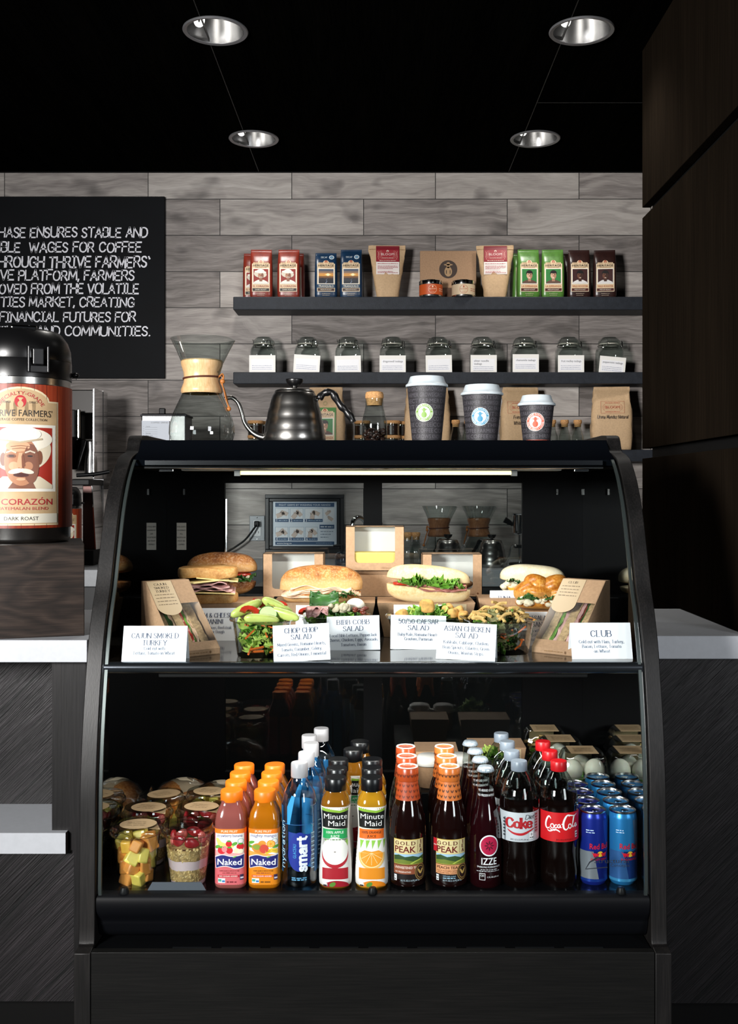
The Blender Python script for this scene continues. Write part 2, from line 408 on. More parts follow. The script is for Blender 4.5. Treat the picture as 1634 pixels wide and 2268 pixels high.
    def build(s, name, parent, fn, step=None, vstep=None):
        bm = bmesh.new()
        for vs, fs, mi, L in s.it:
            bv = [bm.verts.new((p[0], p[1], L)) for p in vs]
            for f in fs:
                if len(set(f)) < 3: continue
                try: q = bm.faces.new([bv[i] for i in f]); q.material_index = mi
                except ValueError: pass
        for ax, st in ((0, step), (1, vstep)):
            if st:
                lo = min(v.co[ax] for v in bm.verts); hi = max(v.co[ax] for v in bm.verts); k = math.floor(lo / st) + 1
                while k * st < hi:
                    co = [0, 0, 0]; no = [0, 0, 0]; co[ax] = k * st; no[ax] = 1
                    bmesh.ops.bisect_plane(bm, geom=bm.verts[:] + bm.edges[:] + bm.faces[:], plane_co=co, plane_no=no, dist=1e-7); k += 1
        bmesh.ops.recalc_face_normals(bm, faces=bm.faces)
        for v in bm.verts: v.co = Vector(fn(v.co.x, v.co.y, (v.co.z + 1) * s.LIFT))
        me = bpy.data.meshes.new(name); bm.to_mesh(me); bm.free()
        for q in s.mats: me.materials.append(q)
        me.shade_smooth()
        o = bpy.data.objects.new(name, me); COL.objects.link(o)
        if parent is not None: o.parent = parent
        return o
def on_front(y=0.0, cx=0.0, z0=0.0, lean=0.0):       # upright sheet facing the room
    return lambda u, v, h: (cx + u, y - h + lean * v, z0 + v)
def on_round(rad, th0=-PI / 2, sq=2.0):              # rad(z) -> radius; u is arc length at the front
    def f(u, v, h):
        r = rad(v) if callable(rad) else rad; t = th0 + u / r
        q = r + h
        if sq != 2.0: q = r * (abs(math.cos(t)) ** sq + abs(math.sin(t)) ** sq) ** (-1 / sq) + h
        return (q * math.cos(t), q * math.sin(t), v)
    return f
def prof_r(prof):
    def f(z):
        for (r0, z0), (r1, z1) in zip(prof, prof[1:]):
            if z0 <= z <= z1 and z1 > z0: return lerp(r0, r1, (z - z0) / (z1 - z0))
        return prof[-1][0]
    return f
# ---------------------------------------------------------------- room
def tile_mat():
    q = NT('wood_look_tile'); TW, TH, X0, Z0 = 0.6115, 0.1542, -0.9846, 2.4745
    sp = q.n('SeparateXYZ', i0=q.tc.outputs['Object'])
    x, z = sp.outputs[0], sp.outputs[2]
    rv = q.math('DIVIDE', q.math('SUBTRACT', z, Z0), TH); row = q.math('FLOOR', rv); fv = q.math('SUBTRACT', rv, row)
    par = q.math('MODULO', q.math('ABSOLUTE', row), 2.0)
    cu = q.math('ADD', q.math('DIVIDE', q.math('SUBTRACT', x, X0), TW), q.math('MULTIPLY', par, 0.5)); col = q.math('FLOOR', cu); fu = q.math('SUBTRACT', cu, col)
    wn = q.n('TexWhiteNoise', {'noise_dimensions': '2D'}, i0=q.n('CombineXYZ', i0=col, i1=row))
    rs = q.n('SeparateColor', i0=wn.outputs['Color'])
    ox = q.math('MULTIPLY_ADD', rs.outputs[0], 37.0, x); oz = q.math('MULTIPLY_ADD', rs.outputs[1], 21.0, z)
    # warped rings: cathedral grain
    warp = q.n('TexNoise', i0=q.n('CombineXYZ', i0=q.math('MULTIPLY', ox, 2.0), i2=q.math('MULTIPLY', oz, 5.0)), Scale=1.0, Detail=3.0)
    g1 = q.n('TexNoise', i0=q.n('CombineXYZ', i0=q.math('MULTIPLY', ox, 2.6), i2=q.math('MULTIPLY_ADD', warp, 7.0, q.math('MULTIPLY', oz, 34.0))), Scale=1.0, Detail=6.0, Roughness=0.6)
    fine = q.n('TexNoise', i0=q.n('CombineXYZ', i0=q.math('MULTIPLY', ox, 14.0), i2=q.math('MULTIPLY', oz, 330.0)), Scale=1.0, Detail=3.0)
    blot = q.n('TexNoise', i0=q.n('CombineXYZ', i0=q.math('MULTIPLY', ox, 5.0), i2=q.math('MULTIPLY', oz, 9.0)), Scale=1.0, Detail=2.0)
    f = q.math('ADD', q.math('MULTIPLY', g1, 0.5), q.math('MULTIPLY', fine, 0.22)); f = q.math('ADD', f, q.math('MULTIPLY', q.math('SUBTRACT', rs.outputs[2], 0.5), 0.2))
    base = q.ramp(f, [(0.2, '5f5955'), (0.33, '8e8783'), (0.45, 'b0a9a3'), (0.58, 'cbc5bf')])
    dark = q.ramp(blot, [(0.58, '000000'), (0.72, 'ffffff')])
    base = q.mix(q.math('MULTIPLY', dark, 0.7), base, '454140')
    gu = q.math('MULTIPLY', q.math('MINIMUM', fu, q.math('SUBTRACT', 1.0, fu)), TW); gv = q.math('MULTIPLY', q.math('MINIMUM', fv, q.math('SUBTRACT', 1.0, fv)), TH)
    gap = q.math('LESS_THAN', q.math('MINIMUM', gu, gv), 0.0016)
    bp = q.n('Bump', i0=0.25, i1=0.002); q.t.links.new(q.math('SUBTRACT', fine, q.math('MULTIPLY', gap, 3.0)).outputs[0], bp.inputs['Height'])
    return q.set(Base_Color=q.mix(gap, base, '2c2a29'), Roughness=0.55, Normal=bp, Specular_IOR_Level=0.3)
def wood_mat(name, dark, mid, light, along='x', scale=1.0, rough=0.45, spec=0.4, rib=0.0):
    """straight grain running along one axis, a few wider figure bands"""
    q = NT(name); sp = q.n('SeparateXYZ', i0=q.tc.outputs['Object']); a = {'x': 0, 'y': 1, 'z': 2}[along]
    o = [sp.outputs[i] for i in range(3)]
    def cv(sa, sb): return q.n('CombineXYZ', **{'i%d' % i: q.math('MULTIPLY', o[i], (sa if i == a else sb) * scale) for i in range(3)})
    fig = q.n('TexNoise', i0=cv(2.2, 20.0), Scale=1.0, Detail=4.0, Distortion=0.6); fine = q.n('TexNoise', i0=cv(9.0, 260.0), Scale=1.0, Detail=4.0)
    f = q.math('ADD', q.math('MULTIPLY', fig, 0.5), q.math('MULTIPLY', fine, 0.5))
    bp = q.n('Bump', i0=0.12 + rib, i1=0.001); q.t.links.new(fine.outputs[0], bp.inputs['Height'])
    return q.set(Base_Color=q.ramp(f, [(0.34, dark), (0.5, mid), (0.66, light)]), Roughness=rough, Normal=bp, Specular_IOR_Level=spec)
def board_mat(name, off, pitch):
    """dark ribbed boards laid at 45 degrees with a dark groove between them"""
    q = NT(name); sp = q.n('SeparateXYZ', i0=q.tc.outputs['Object']); k = 0.7071
    al = q.math('MULTIPLY', q.math('ADD', sp.outputs[0], sp.outputs[2]), k); ac = q.math('MULTIPLY', q.math('SUBTRACT', sp.outputs[2], sp.outputs[0]), k)
    r = q.math('DIVIDE', q.math('SUBTRACT', ac, off), pitch); row = q.math('FLOOR', r); fr = q.math('SUBTRACT', r, row)
    wn = q.n('TexWhiteNoise', {'noise_dimensions': '1D'}, W=row)
    fig = q.n('TexNoise', i0=q.n('CombineXYZ', i0=q.math('MULTIPLY', al, 4.0), i1=q.math('MULTIPLY', ac, 60.0), i2=q.math('MULTIPLY', row, 3.3)), Scale=1.0, Detail=4.0)
    fine = q.n('TexNoise', i0=q.n('CombineXYZ', i0=q.math('MULTIPLY', al, 9.0), i1=q.math('MULTIPLY', ac, 330.0)), Scale=1.0, Detail=3.0)
    f = q.math('ADD', q.math('MULTIPLY', fig, 0.45), q.math('MULTIPLY', fine, 0.55)); f = q.math('ADD', f, q.math('MULTIPLY', q.math('SUBTRACT', wn.outputs[0], 0.5), 0.08))
    d = q.math('MULTIPLY', q.math('MINIMUM', fr, q.math('SUBTRACT', 1.0, fr)), pitch); gap = q.math('LESS_THAN', d, 0.0022)
    bp = q.n('Bump', i0=0.9, i1=0.002); q.t.links.new(q.math('SUBTRACT', fine, q.math('MULTIPLY', gap, 2.0)).outputs[0], bp.inputs['Height'])
    col = q.ramp(f, [(0.34, '080708'), (0.5, '151315'), (0.66, '2b272a')])
    return q.set(Base_Color=q.mix(gap, col, '080a0b'), Roughness=0.42, Normal=bp, Specular_IOR_Level=0.4)
M_TILE = tile_mat()
M_WALLD = mat('dark_wall_paint', '201d1c', 0.7)
M_CEIL = wood_mat('black_ceiling_board', '040404', '070706', '0b0a09', 'y', 0.8, 0.8, 0.0)
M_FLOOR = mat('dark_floor', '1c1a19', 0.5, var=0.3, vs=8)
M_LAM = wood_mat('dark_brown_laminate', '15110d', '1a1510', '1f1913', 'z', 0.5, 0.55, 0.0)
M_SHELF = mat('black_shelf_paint', '23272e', 0.55, spec=0.3, var=0.18, vs=60, bump=0.25, bs=300)
M_COUNTER = mat('white_quartz', 'bec2c8', 0.4, var=0.03, vs=90)
M_CTOP = M_COUNTER
M_CASEWOOD = wood_mat('charcoal_oak_veneer', '080807', '100f0f', '1b1918', 'z', 1.6, 0.45, 0.3, 0.0)
M_CASEWOODH = wood_mat('charcoal_oak_veneer_lying', '040404', '090908', '100f0e', 'x', 1.2, 0.55, 0.2, 0.0)
M_BLACK = mat('black_powder_coat', '07080a', 0.45, spec=0.2)
M_BLKM = mat('matt_black', '060606', 0.7, spec=0.2)
M_STEEL = mat('brushed_steel', 'b4b4b2', 0.24, 1.0, var=0.06, vs=90, stretch=(1, 1, 8))
M_CHROME = mat('chrome', 'd8d8d8', 0.08, 1.0)
CEIL, WALL = 2.59, 4.423
struct(MB().box(-3.2, 3.2, WALL, WALL + 0.1, 0, CEIL).build('wall_back', M_TILE, smooth=False))
struct(MB().box(-3.3, -3.2, -2.5, WALL, 0, CEIL).build('wall_left', M_WALLD, smooth=False))
struct(MB().box(3.2, 3.3, -2.5, WALL, 0, CEIL).build('wall_right', M_WALLD, smooth=False))
struct(MB().box(-3.3, 3.3, -2.5, WALL + 0.1, -0.05, 0).build('floor', M_FLOOR, smooth=False))
# ceiling boards meet at thin seams; round holes for the downlights
LAMPS = [(X(477, 3.058), 3.058), (X(1288, 3.058), 3.058), (X(562, 4.0), 4.0), (X(1185, 4.0), 4.0)]
def ceiling():
    bm = bmesh.new(); sx = [-3.3, -0.513, 0.550, 3.3]
    for i in range(3):
        ys = [-2.5, 3.63, WALL + 0.1] if i == 2 else [-2.5, WALL + 0.1]
        for a, b in zip(ys, ys[1:]):
            x0, x1, y0, y1 = sx[i] + 0.0012, sx[i + 1] - 0.0012, a + 0.001, b - 0.001
            v = [bm.verts.new(p) for p in ((x0, y0, CEIL), (x0, y1, CEIL), (x1, y1, CEIL), (x1, y0, CEIL))]; bm.faces.new(v)
    r = bmesh.ops.extrude_face_region(bm, geom=bm.faces[:])
    for e in r['geom']:
        if isinstance(e, bmesh.types.BMVert): e.co.z += 0.018
    bmesh.ops.recalc_face_normals(bm, faces=bm.faces)
    me = bpy.data.meshes.new('ceiling'); bm.to_mesh(me); bm.free(); me.materials.append(M_CEIL)
    o = bpy.data.objects.new('ceiling', me); COL.objects.link(o)
    cut = MB()
    for x, y in LAMPS: cut.lathe([(0.083, CEIL - 0.05), (0.083, CEIL + 0.1)], n=48, c=(x, y, 0))
    co = cut.build('cutter', M_CEIL)
    md = o.modifiers.new('holes', 'BOOLEAN'); md.object = co; md.solver = 'EXACT'
    dg = bpy.context.evaluated_depsgraph_get(); nm = bpy.data.meshes.new_from_object(o.evaluated_get(dg))
    o.modifiers.clear(); o.data = nm; bpy.data.objects.remove(co)
    return struct(o)
ceiling()
struct(MB().box(-3.3, 3.3, -2.5, WALL + 0.1, CEIL + 0.14, CEIL + 0.2).build('ceiling_void', M_BLKM, smooth=False))
M_SEAM = mat('ceiling_seam_edge', '2c2b2a', 0.6)
for i, (xa, xb, ya, yb) in enumerate(((-.5142, -.5118, 1.0, WALL), (.5488, .5512, 1.0, WALL), (.552, 1.6, 3.629, 3.631))):
    struct(MB().box(xa, xb, ya, yb, CEIL - .0006, CEIL + .01).build('trim_%d' % (i + 2), M_SEAM, smooth=False))
struct(MB().box(-3.3, 3.3, WALL - 0.004, WALL, CEIL - 0.004, CEIL).build('trim_1', M_BLKM, smooth=False))
# downlights
M_LAMPREF = mat('spun_aluminium', 'a8a8a8', 0.26, 1.0); M_LAMPRIM = mat('lamp_trim_grey', '8f8f92', 0.4, 0.6)
M_BULB = mat('glowing_bulb', (1, 0.97, 0.92), 0.5, emit=5.0)
def downlight():
    t = thing('downlight', 'x', 'ceiling lamp', (LAMPS[0][0], LAMPS[0][1], CEIL), group='recessed ceiling downlights')
    MB().lathe([(0.082, 0.001), (0.095, 0.0), (0.096, -0.003), (0.0935, -0.006), (0.083, -0.004), (0.082, 0.001)], n=56, cap0=False, cap1=False).build('trim_ring', M_LAMPRIM, t)
    MB().lathe([(0.082, -0.003), (0.079, 0.02), (0.072, 0.05), (0.06, 0.085), (0.045, 0.105), (0.0, 0.112)], n=56, cap0=False, cap1=False).build('reflector', M_LAMPREF, t)
    b = MB(); b2 = MB()
    b.tube(spline([(-0.058, 0.0, 0.075), (-0.058, 0.0, 0.028), (-0.048, 0.0, 0.016), (-0.038, 0.0, 0.028), (-0.038, 0.0, 0.085)], 4), 0.0065, n=10)
    b2.tube(spline([(-0.006, -0.055, 0.075), (-0.006, -0.055, 0.028), (0.002, -0.055, 0.018), (0.010, -0.055, 0.028), (0.010, -0.055, 0.075)], 4), 0.0055, n=10)
    b.build('bulb', M_BULB, t); b2.build('bulb', M_BULB, t); return t
L0 = downlight()
for i, ((x, y), n) in enumerate(zip(LAMPS, ('front left downlight in the black ceiling, large bright steel reflector', 'front right downlight in the black ceiling, next to the dark cabinet', 'rear left downlight in the black ceiling, nearer the tiled wall', 'rear right downlight in the black ceiling, nearer the tiled wall'))):
    if i == 0: L0['label'] = n
    else: dup(L0, (x, y, CEIL), n)
    l = bpy.data.lights.new('downlight_beam', 'SPOT'); l.energy = 15; l.spot_size = 2.1; l.spot_blend = 0.9; l.shadow_soft_size = 0.06; l.color = (1, 0.96, 0.9)
    o = bpy.data.objects.new('downlight_beam', l); COL.objects.link(o); o.location = (x, y, CEIL - 0.012)
# tall dark cabinet on the right: three panels with finger gaps
cb = thing('tall_cabinet', 'tall dark brown laminate cabinet with horizontal finger gaps right of the counter', 'cabinet', (0.809, 2.3, 0))
y1 = 3.197 - 2.3
MB().box(0.028, 0.7, -0.012, y1 - 0.012, 0.917, CEIL - .002).build('carcass', M_BLKM, cb, smooth=False)
gz = (1.363, 1.333, 2.105, 2.073)
for z0, z1 in ((0.917, gz[1]), (gz[0], gz[3]), (gz[2], CEIL - .002)):
    MB().box(0, 0.026, -0.014, y1, z0, z1).build('door_panel', M_LAM, cb, smooth=False, bevel=0.0015)
MB().box(0.0, 0.7, 2.8055 - 2.3, y1 - 0.01, 0.0, 0.917).build('lower_panel', M_LAM, cb, smooth=False)
# counters
M_BRD = board_mat('dark_chevron_boards', 0.1, 0.173); M_POST = wood_mat('dark_ribbed_post', '050404', '0d0c0d', '1a1718', 'z', 1.0, 0.5, 0.3, 0.5)
def zc(py, d): return Z(py, d)
c1 = thing('service_counter', 'white topped service counter with dark diagonal boards, right of the display case', 'counter', (0, 0, 0))
MB().box(0.56, 1.9, 2.282, 2.805, 0.865, 0.916).build('worktop', M_COUNTER, c1, smooth=False, bevel=0.002)
MB().box(0.56, 1.9, 2.30, 2.75, 0.10, 0.864).build('front_panel', M_BRD, c1, smooth=False)
MB().box(0.56, 1.9, 2.36, 2.75, 0.0, 0.10).build('toe_kick', M_BLKM, c1, smooth=False)
c2 = thing('service_counter', 'white topped service counter left of the display case, with lower ledge', 'counter', (0, 0, 0))
MB().box(-2.2, X(193, 2.232), 2.232, 2.80, 0.866, 0.914).build('worktop', M_COUNTER, c2, smooth=False, bevel=0.002)
xp = X(115, 2.268)
MB().box(-2.2, xp + 0.005, 2.459, 2.75, 0.45, 0.865).build('front_panel', M_BRD, c2, smooth=False)
MB().box(xp, X(190, 2.268), 2.268, 2.75, 0.45, 0.865).build('post', M_POST, c2, smooth=False)
MB().box(-2.2, X(165, 2.27), 2.272, 2.75, 0.118, 0.47).build('lower_panel', M_BRD, c2, smooth=False)
MB().box(X(165, 2.27) - 0.001, X(190, 2.268), 2.268, 2.75, 0.118, 0.45).build('post', M_POST, c2, smooth=False)
MB().box(-2.2, X(188, 2.33), 2.33, 2.75, 0.0, 0.118).build('toe_kick', M_BLKM, c2, smooth=False)
zl = Z(1845, 2.25)
MB().box(-2.2, X(145, 2.25), 2.25, 2.2695, zl - 0.045, zl).box(-2.2, xp - 0.001, 2.2695, 2.458, zl - 0.045, zl).build('ledge', M_COUNTER, c2, smooth=False)
# back counter under the tiled wall
BC = 0.944
c3 = thing('back_counter', 'long pale grey counter along the tiled wall behind the case', 'counter', (0, 0, 0))
MB().box(-2.8, 0.83, 3.80, WALL - 0.001, BC - 0.062, BC).build('worktop', mat('grey_quartz', '9a9da1', 0.3, var=0.05, vs=80), c3, smooth=False, bevel=0.002)
MB().box(-2.8, 0.83, 3.83, WALL - 0.001, 0.1, BC - 0.062).build('base', mat('dark_base_unit', '0b0c10', 0.5), c3, smooth=False)
# wall shelves
for d, py0, py1, lb in ((4.275, 657, 686, 'highest'), (4.275, 824, 850, 'middle'), (4.275, 996, 1022, 'lowest')):
    lab = {'highest': 'black wall shelf carrying the coffee bags, topmost', 'middle': 'black wall shelf carrying the row of labelled glass jars', 'lowest': 'lowest black wall shelf, mostly behind the display case'}[lb]
    tag(MB().box(-0.602, 1.25, d, WALL - 0.0005, Z(py1, d), Z(py0, d)).build('wall_shelf', M_SHELF, smooth=False, bevel=0.003), lab, 'shelf', 'black floating wall shelves')
S1, S2, S3 = Z(657, 4.275), Z(824, 4.275), Z(996, 4.275)
# chalk sign
sg = thing('chalkboard_sign', 'black board with white chalk capitals hanging on the tiled wall', 'sign', (-0.911, 4.405, Z(838, 4.405)))
sh = Z(435, 4.405) - Z(838, 4.405)
MB().box(-1.35, 0, 0, 0.0175, 0, sh).build('board', mat('chalkboard_black', '080a0e', 0.6, spec=0.12, var=0.25, vs=5), sg, smooth=False, bevel=0.001)
dc = Dec(); mc = C('f4f4fb', 0.9); k = 4.405 / F
for body, xr, yb, h in (('CHASE ENSURES STABLE AND', 326, 525, 21), ('NABLE  WAGES FOR COFFEE', 312, 558, 21), ("THROUGH THRIVE FARMERS`", 331, 592, 23), ('TIVE PLATFORM, FARMERS', 296, 620, 21), ('MOVED FROM THE VOLATILE', 306, 650, 21), ('DITIES MARKET, CREATING', 296, 679, 20), ('FINANCIAL FUTURES FOR', 299, 712, 20), ('AMILIES AND COMMUNITIES.', 332, 743, 20)):
    wd = {525: 346, 558: 345, 592: 352, 620: 323, 650: 327, 679: 322, 712: 300, 743: 368}[yb]
    dc.strokes(body, (xr - 364) * k, (838 - yb) * k, h * k, mc, 1, 'chalk', w=0.15, al='r', width=wd * k, jit=0.05, shear=0.06, gap=0.16)
dc.build('chalk_lettering', sg, on_front(0))
# ---------------------------------------------------------------- refrigerated display case
KX = -0.0117                                        # case centre line
KW, KT = 0.53, 0.029                                # half width, side thickness
KI = KW - KT
DECK, SHELF = 0.503, 0.9166
cs = thing('display_case', 'charcoal wood sided food display case with curved glass front, full of food and drinks', 'display case', (KX, 0, 0))
curve = [(1.870, .4266), (1.872, .52), (1.876, .62), (1.879, .7007), (1.893, .80), (1.914, .8935), (1.932, .955), (1.957, 1.0117), (1.982, 1.0544), (2.010, 1.12), (2.045, 1.1962), (2.075, 1.24), (2.100, 1.2672), (2.142, 1.2995), (2.185, 1.3125), (2.213, 1.3175), (2.226, 1.33), (2.237, 1.3469), (2.255, 1.3545), (2.30, 1.357)]
cv = [(a.x, a.y) for a in spline([(a, b, 0) for a, b in curve], 3)]
prof = [(1.841, 0.0), (1.841, 0.415), (1.868, 0.4195)] + cv + [(2.56, 1.357), (2.60, 1.33), (2.60, 0.0)]
for s in (-1, 1):
    a, b = (s * KI, s * KW) if s > 0 else (-KW, -KI)
    MB().prism(prof, 'x', a, b).build('side_panel', M_CASEWOOD, cs, bevel=0.0015, ang=0.5)
# mirrored inner faces
M_MIRROR = mat('dark_mirror', 'c8ccce', 0.03, 1.0)
def at_z(z):
    for (a, b), (c, d) in zip(cv, cv[1:]):
        if b <= z <= d: return lerp(a, c, (z - b) / max(1e-6, d - b))
    return cv[-1][0]
ins = [(at_z(z) + 0.012, z) for z in [0.50 + i * 0.02 for i in range(40)]]
for s in (-1, 1):
    x = s * (KI - 0.0015)
    MB().prism(ins + [(2.489, 1.28), (2.489, 0.5)], 'x', x - 0.001, x + 0.001).build('side_mirror', M_MIRROR, cs, smooth=False)
# base, bumper, vent ledge
MB().box(-KI + .001, KI - .001, 1.8425, 1.86, 0, 0.4165).build('kick_panel', M_CASEWOODH, cs, smooth=False, bevel=0.001)
vt = MB(); vt.box(-KI + .001, KI - .001, 1.861, 1.99, 0.36, 0.414)
vt.build('vent_ledge', M_BLACK, cs, smooth=False, bevel=0.002)
sl = MB()
for i in range(9): sl.box(-0.36 + i * 0.088, -0.36 + i * 0.088 + 0.07, 1.8635, 1.8695, 0.4135, 0.4146)
sl.build('vent_slots', mat('steel_slot', '3a3d40', 0.4, 0.8), cs, smooth=False)
bp = [(1.99, 0.416), (1.925, 0.416), (1.90, 0.425), (1.89, 0.445), (1.887, 0.455), (1.878, 0.470), (1.874, 0.485), (1.876, 0.499), (1.884, 0.5045), (1.90, 0.5045), (1.90, 0.495), (1.99, 0.495)]
MB().prism([(a.x, a.y) for a in spline([(a, b, 0) for a, b in bp[:10]], 4)] + bp[10:], 'x', -KI + .0015, KI - .0015).build('bumper', mat('black_bumper', '06070a', 0.5, spec=0.12), cs, ang=0.6)
MB().box(-KI + .003, KI - .003, 1.902, 2.488, 0.49, DECK).build('deck', mat('deck_black_gloss', '060709', 0.15, spec=0.4), cs, smooth=False)
MB().box(0.05, KI - .003, 2.185, 2.487, DECK, 0.600).build('rear_step', M_BLACK, cs, smooth=False, bevel=0.002)
# curved front glass, its bright edges and stops
M_FRONT = glass('front_glass', 'f4f8f8', 0.35, 0.004, 0.018, 5.0)
gz_ = [(a - 0.0, b) for a, b in cv if 0.505 < b < 1.30]; gz_ = [(1.874, 0.505)] + gz_
g = MB(); g.loops([[(-KI + .012, a, b), (KI - .012, a, b)] for a, b in gz_], cap0=False, cap1=False, closed=False)
g.build('front_glass', M_FRONT, cs)
ge = glass('glass_edge_green', 'b9cfc9', 1.0, 0.05, 0.25, 1.5)
for s in (-1, 1):
    x = s * (KI - .0085)
    e = MB(); e.loops([[(x - .0028, a, b), (x + .0028, a, b), (x + .0028, a + .006, b), (x - .0028, a + .006, b)] for a, b in gz_])
    e.build('glass_edge', mat('glass_edge_bright', '3c4443', 0.35, 0.6), cs)
for px in (275, 825, 1375):
    MB().lathe([(0.0085, 0), (0.009, .004), (0.006, .011), (0, .012)], n=16, c=(X(px, 1.886) - KX, 1.886, 0.5045)).build('glass_stop', M_BLACK, cs)
# canopy: fascia, chrome rail, ceiling, lamp
can = [(2.262, 1.345), (2.236, 1.344), (2.226, 1.335), (2.205, 1.318), (2.165, 1.304), (2.150, 1.299), (2.150, 1.287), (2.162, 1.285), (2.18, 1.29), (2.262, 1.31)]
MB().prism(can, 'x', -KI + .001, KI - .001).build('canopy_fascia', mat('fascia_black', '07090d', 0.6, spec=0.0), cs, ang=0.5)
MB().box(-KI + .001, KI - .001, 2.262, 2.60, 1.31, 1.345).build('top_panel', M_BLKM, cs, smooth=False, bevel=0.002)
MB().tube([(-KI + .03, 2.136, 1.2835), (KI - .03, 2.136, 1.2835)], 0.0042, n=14).build('hinge_rail', M_CHROME, cs)
MB().box(-KI + .03, KI - .03, 2.137, 2.151, 1.2885, 1.2975).build('hinge_strip', mat('hinge_dark', '15171b', 0.2, 0.4), cs, smooth=False)
for s in (-1, 1): MB().box(s * .43 - .015, s * .43 + .015, 2.15, 2.175, 1.275, 1.2845).build('hinge_clip', M_CHROME, cs, smooth=False, bevel=0.001)
lx0, lx1 = X(405, 2.19) - KX, X(1240, 2.19) - KX
MB().box(lx0, lx1, 2.17, 2.215, 1.277, 1.286).build('lamp_housing', mat('lamp_white_metal', 'a9aaa6', 0.45, 0.3), cs, smooth=False, bevel=0.002)
M_TUBE = mat('warm_lamp_tube', (1.0, 0.84, 0.46), 0.5, emit=1.25)
MB().tube([(X(531, 2.175) - KX, 2.175, 1.2725), (X(1132, 2.175) - KX, 2.175, 1.2725)], 0.0042, n=12).build('lamp_tube', M_TUBE, cs)
for px in (526, 1138): MB().box(X(px, 2.175) - KX - .006, X(px, 2.175) - KX + .006, 2.168, 2.183, 1.266, 1.279).build('lamp_socket', mat('socket_grey', '5a5a58', 0.5), cs, smooth=False)
a_ = area('case_lamp', (KX, 2.18, 1.268), (KX, 2.22, 0.5), 0.62, 0.02, 2.4, (1, 0.95, 0.88)); a_.parent = cs; a_.location = (0, 2.18, 1.265)
# back wall with two sliding glass doors
M_BACKF = mat('rear_frame_black', '030304', 0.5, spec=0.06)
db, s_ = 2.49, F / 2.49
ox = [X(497, db) - KX, X(805, db) - KX, X(846, db) - KX, X(1157, db) - KX]; zt, zb = Z(1070, db), 0.56
f = MB(); f.box(-KI + .001, ox[0], db, db + .02, DECK, 1.31); f.box(ox[3], KI - .001, db, db + .02, DECK, 1.31); f.box(ox[1], ox[2], db, db + .02, DECK, 1.31)
f.box(ox[0], ox[1], db, db + .02, zt, 1.31); f.box(ox[2], ox[3], db, db + .02, zt, 1.31); f.box(ox[0], ox[1], db, db + .02, DECK, zb); f.box(ox[2], ox[3], db, db + .02, DECK, zb)
f.build('rear_frame', M_BACKF, cs, smooth=False)
M_DOORG = glass('rear_door_glass', 'f6f9f9', 0.6, 0.005, 0.045, 4.0)
for i in (0, 2):
    d_ = MB().box(ox[i] - .003, ox[i + 1] + .003, db + .010, db + .012, zb, zt + .002).build('rear_door', M_DOORG, cs, smooth=False)
MB().tube([(ox[0] + .004, db - .004, 0.96), (ox[0] + .004, db - .004, 1.215)], 0.0035, n=8).build('door_edge_pull', M_CHROME, cs)
# notice sticker at the left of the rear frame
nx = X(402, db) - KX; nz0, nz1 = Z(1218, db - .003), Z(1158, db - .003)
st = MB().box(nx - .0115, nx + .0115, db - .0012, db - .0002, nz0, nz1).build('notice_sticker', mat('sticker_grey', '8f8b84', 0.6), cs, smooth=False)
q = Dec()
for i, t in enumerate(('FOR LIGHTS', 'TO OPERATE', 'ALL', 'RECEPTACLES', 'MUST BE', 'CAPPED')): q.text(t, 0, nz1 - .011 - i * .0085, .0036, '2a2826', 0, width=min(.02, .0024 * len(t)))
q.build('sticker_lettering', st, on_front(db - .0014, nx))
# small keyhole pegs high on the rear frame
for px in (390, 1270):
    for dx in (-.04, 0.02): MB().box(X(px, db) - KX + dx - .0022, X(px, db) - KX + dx + .0022, db - .006, db, 1.225, 1.239).build('shelf_peg', M_STEEL, cs, smooth=False)
# upper shelf with rounded front rail and lamp below it
MB().box(-KI + .003, KI - .003, 1.93, 2.46, SHELF - .016, SHELF).build('shelf', mat('shelf_dark_steel', '55504b', 0.09, 0.85), cs, smooth=False)
rl = [(1.932, SHELF + .001), (1.922, SHELF + .0005), (1.9175, SHELF - .004), (1.9165, SHELF - .010), (1.9185, SHELF - .016), (1.926, SHELF - .020), (1.932, SHELF - .02)]
MB().prism(rl, 'x', -KI + .004, KI - .004).build('shelf_rail', mat('rail_dark_metal', '4d5258', 0.2, 0.9), cs, ang=1.2)
MB().box(-KI + .1, KI - .1, 1.94, 1.965, SHELF - .03, SHELF - .0165).build('shelf_lamp', M_BLKM, cs, smooth=False, bevel=.002)
b_ = area('shelf_lamp_beam', (0, 0, 0), (0, 1, -2), 0.78, 0.016, 4.6, (1, 0.95, 0.88)); b_.parent = cs; b_.location = (0, 1.952, SHELF - .032)
b_.rotation_euler = (math.radians(38), 0, 0)
MB().box(-KI + .003, KI - .003, 2.378, 2.455, SHELF, 0.9915).build('riser', M_BLACK, cs, smooth=False, bevel=.003)
# maker's mark on the glass, lower right
q = Dec(); gm = C('0c1420', 0.6)
dg = at_z(0.54) - .0006
zz = lambda py: Z(py, dg)
q.text('Structural', X(1316, dg), zz(1912), .0085, gm, 0, al='l', width=.062)
q.text('Concepts', X(1352, dg), zz(1920), .0055, gm, 0, al='l', width=.034)
q.line([(X(1296, dg), zz(1926)), (X(1306, dg), zz(1910)), (X(1326, dg), zz(1899))], .003, gm, 0, taper=lambda t: .3 + t)
q.line([(X(1298, dg), zz(1925)), (X(1345, dg), zz(1921))], .0015, gm, 0)
q.build('maker_mark', cs, lambda u, v, h: (u - KX, at_z(v) - .0006, v))
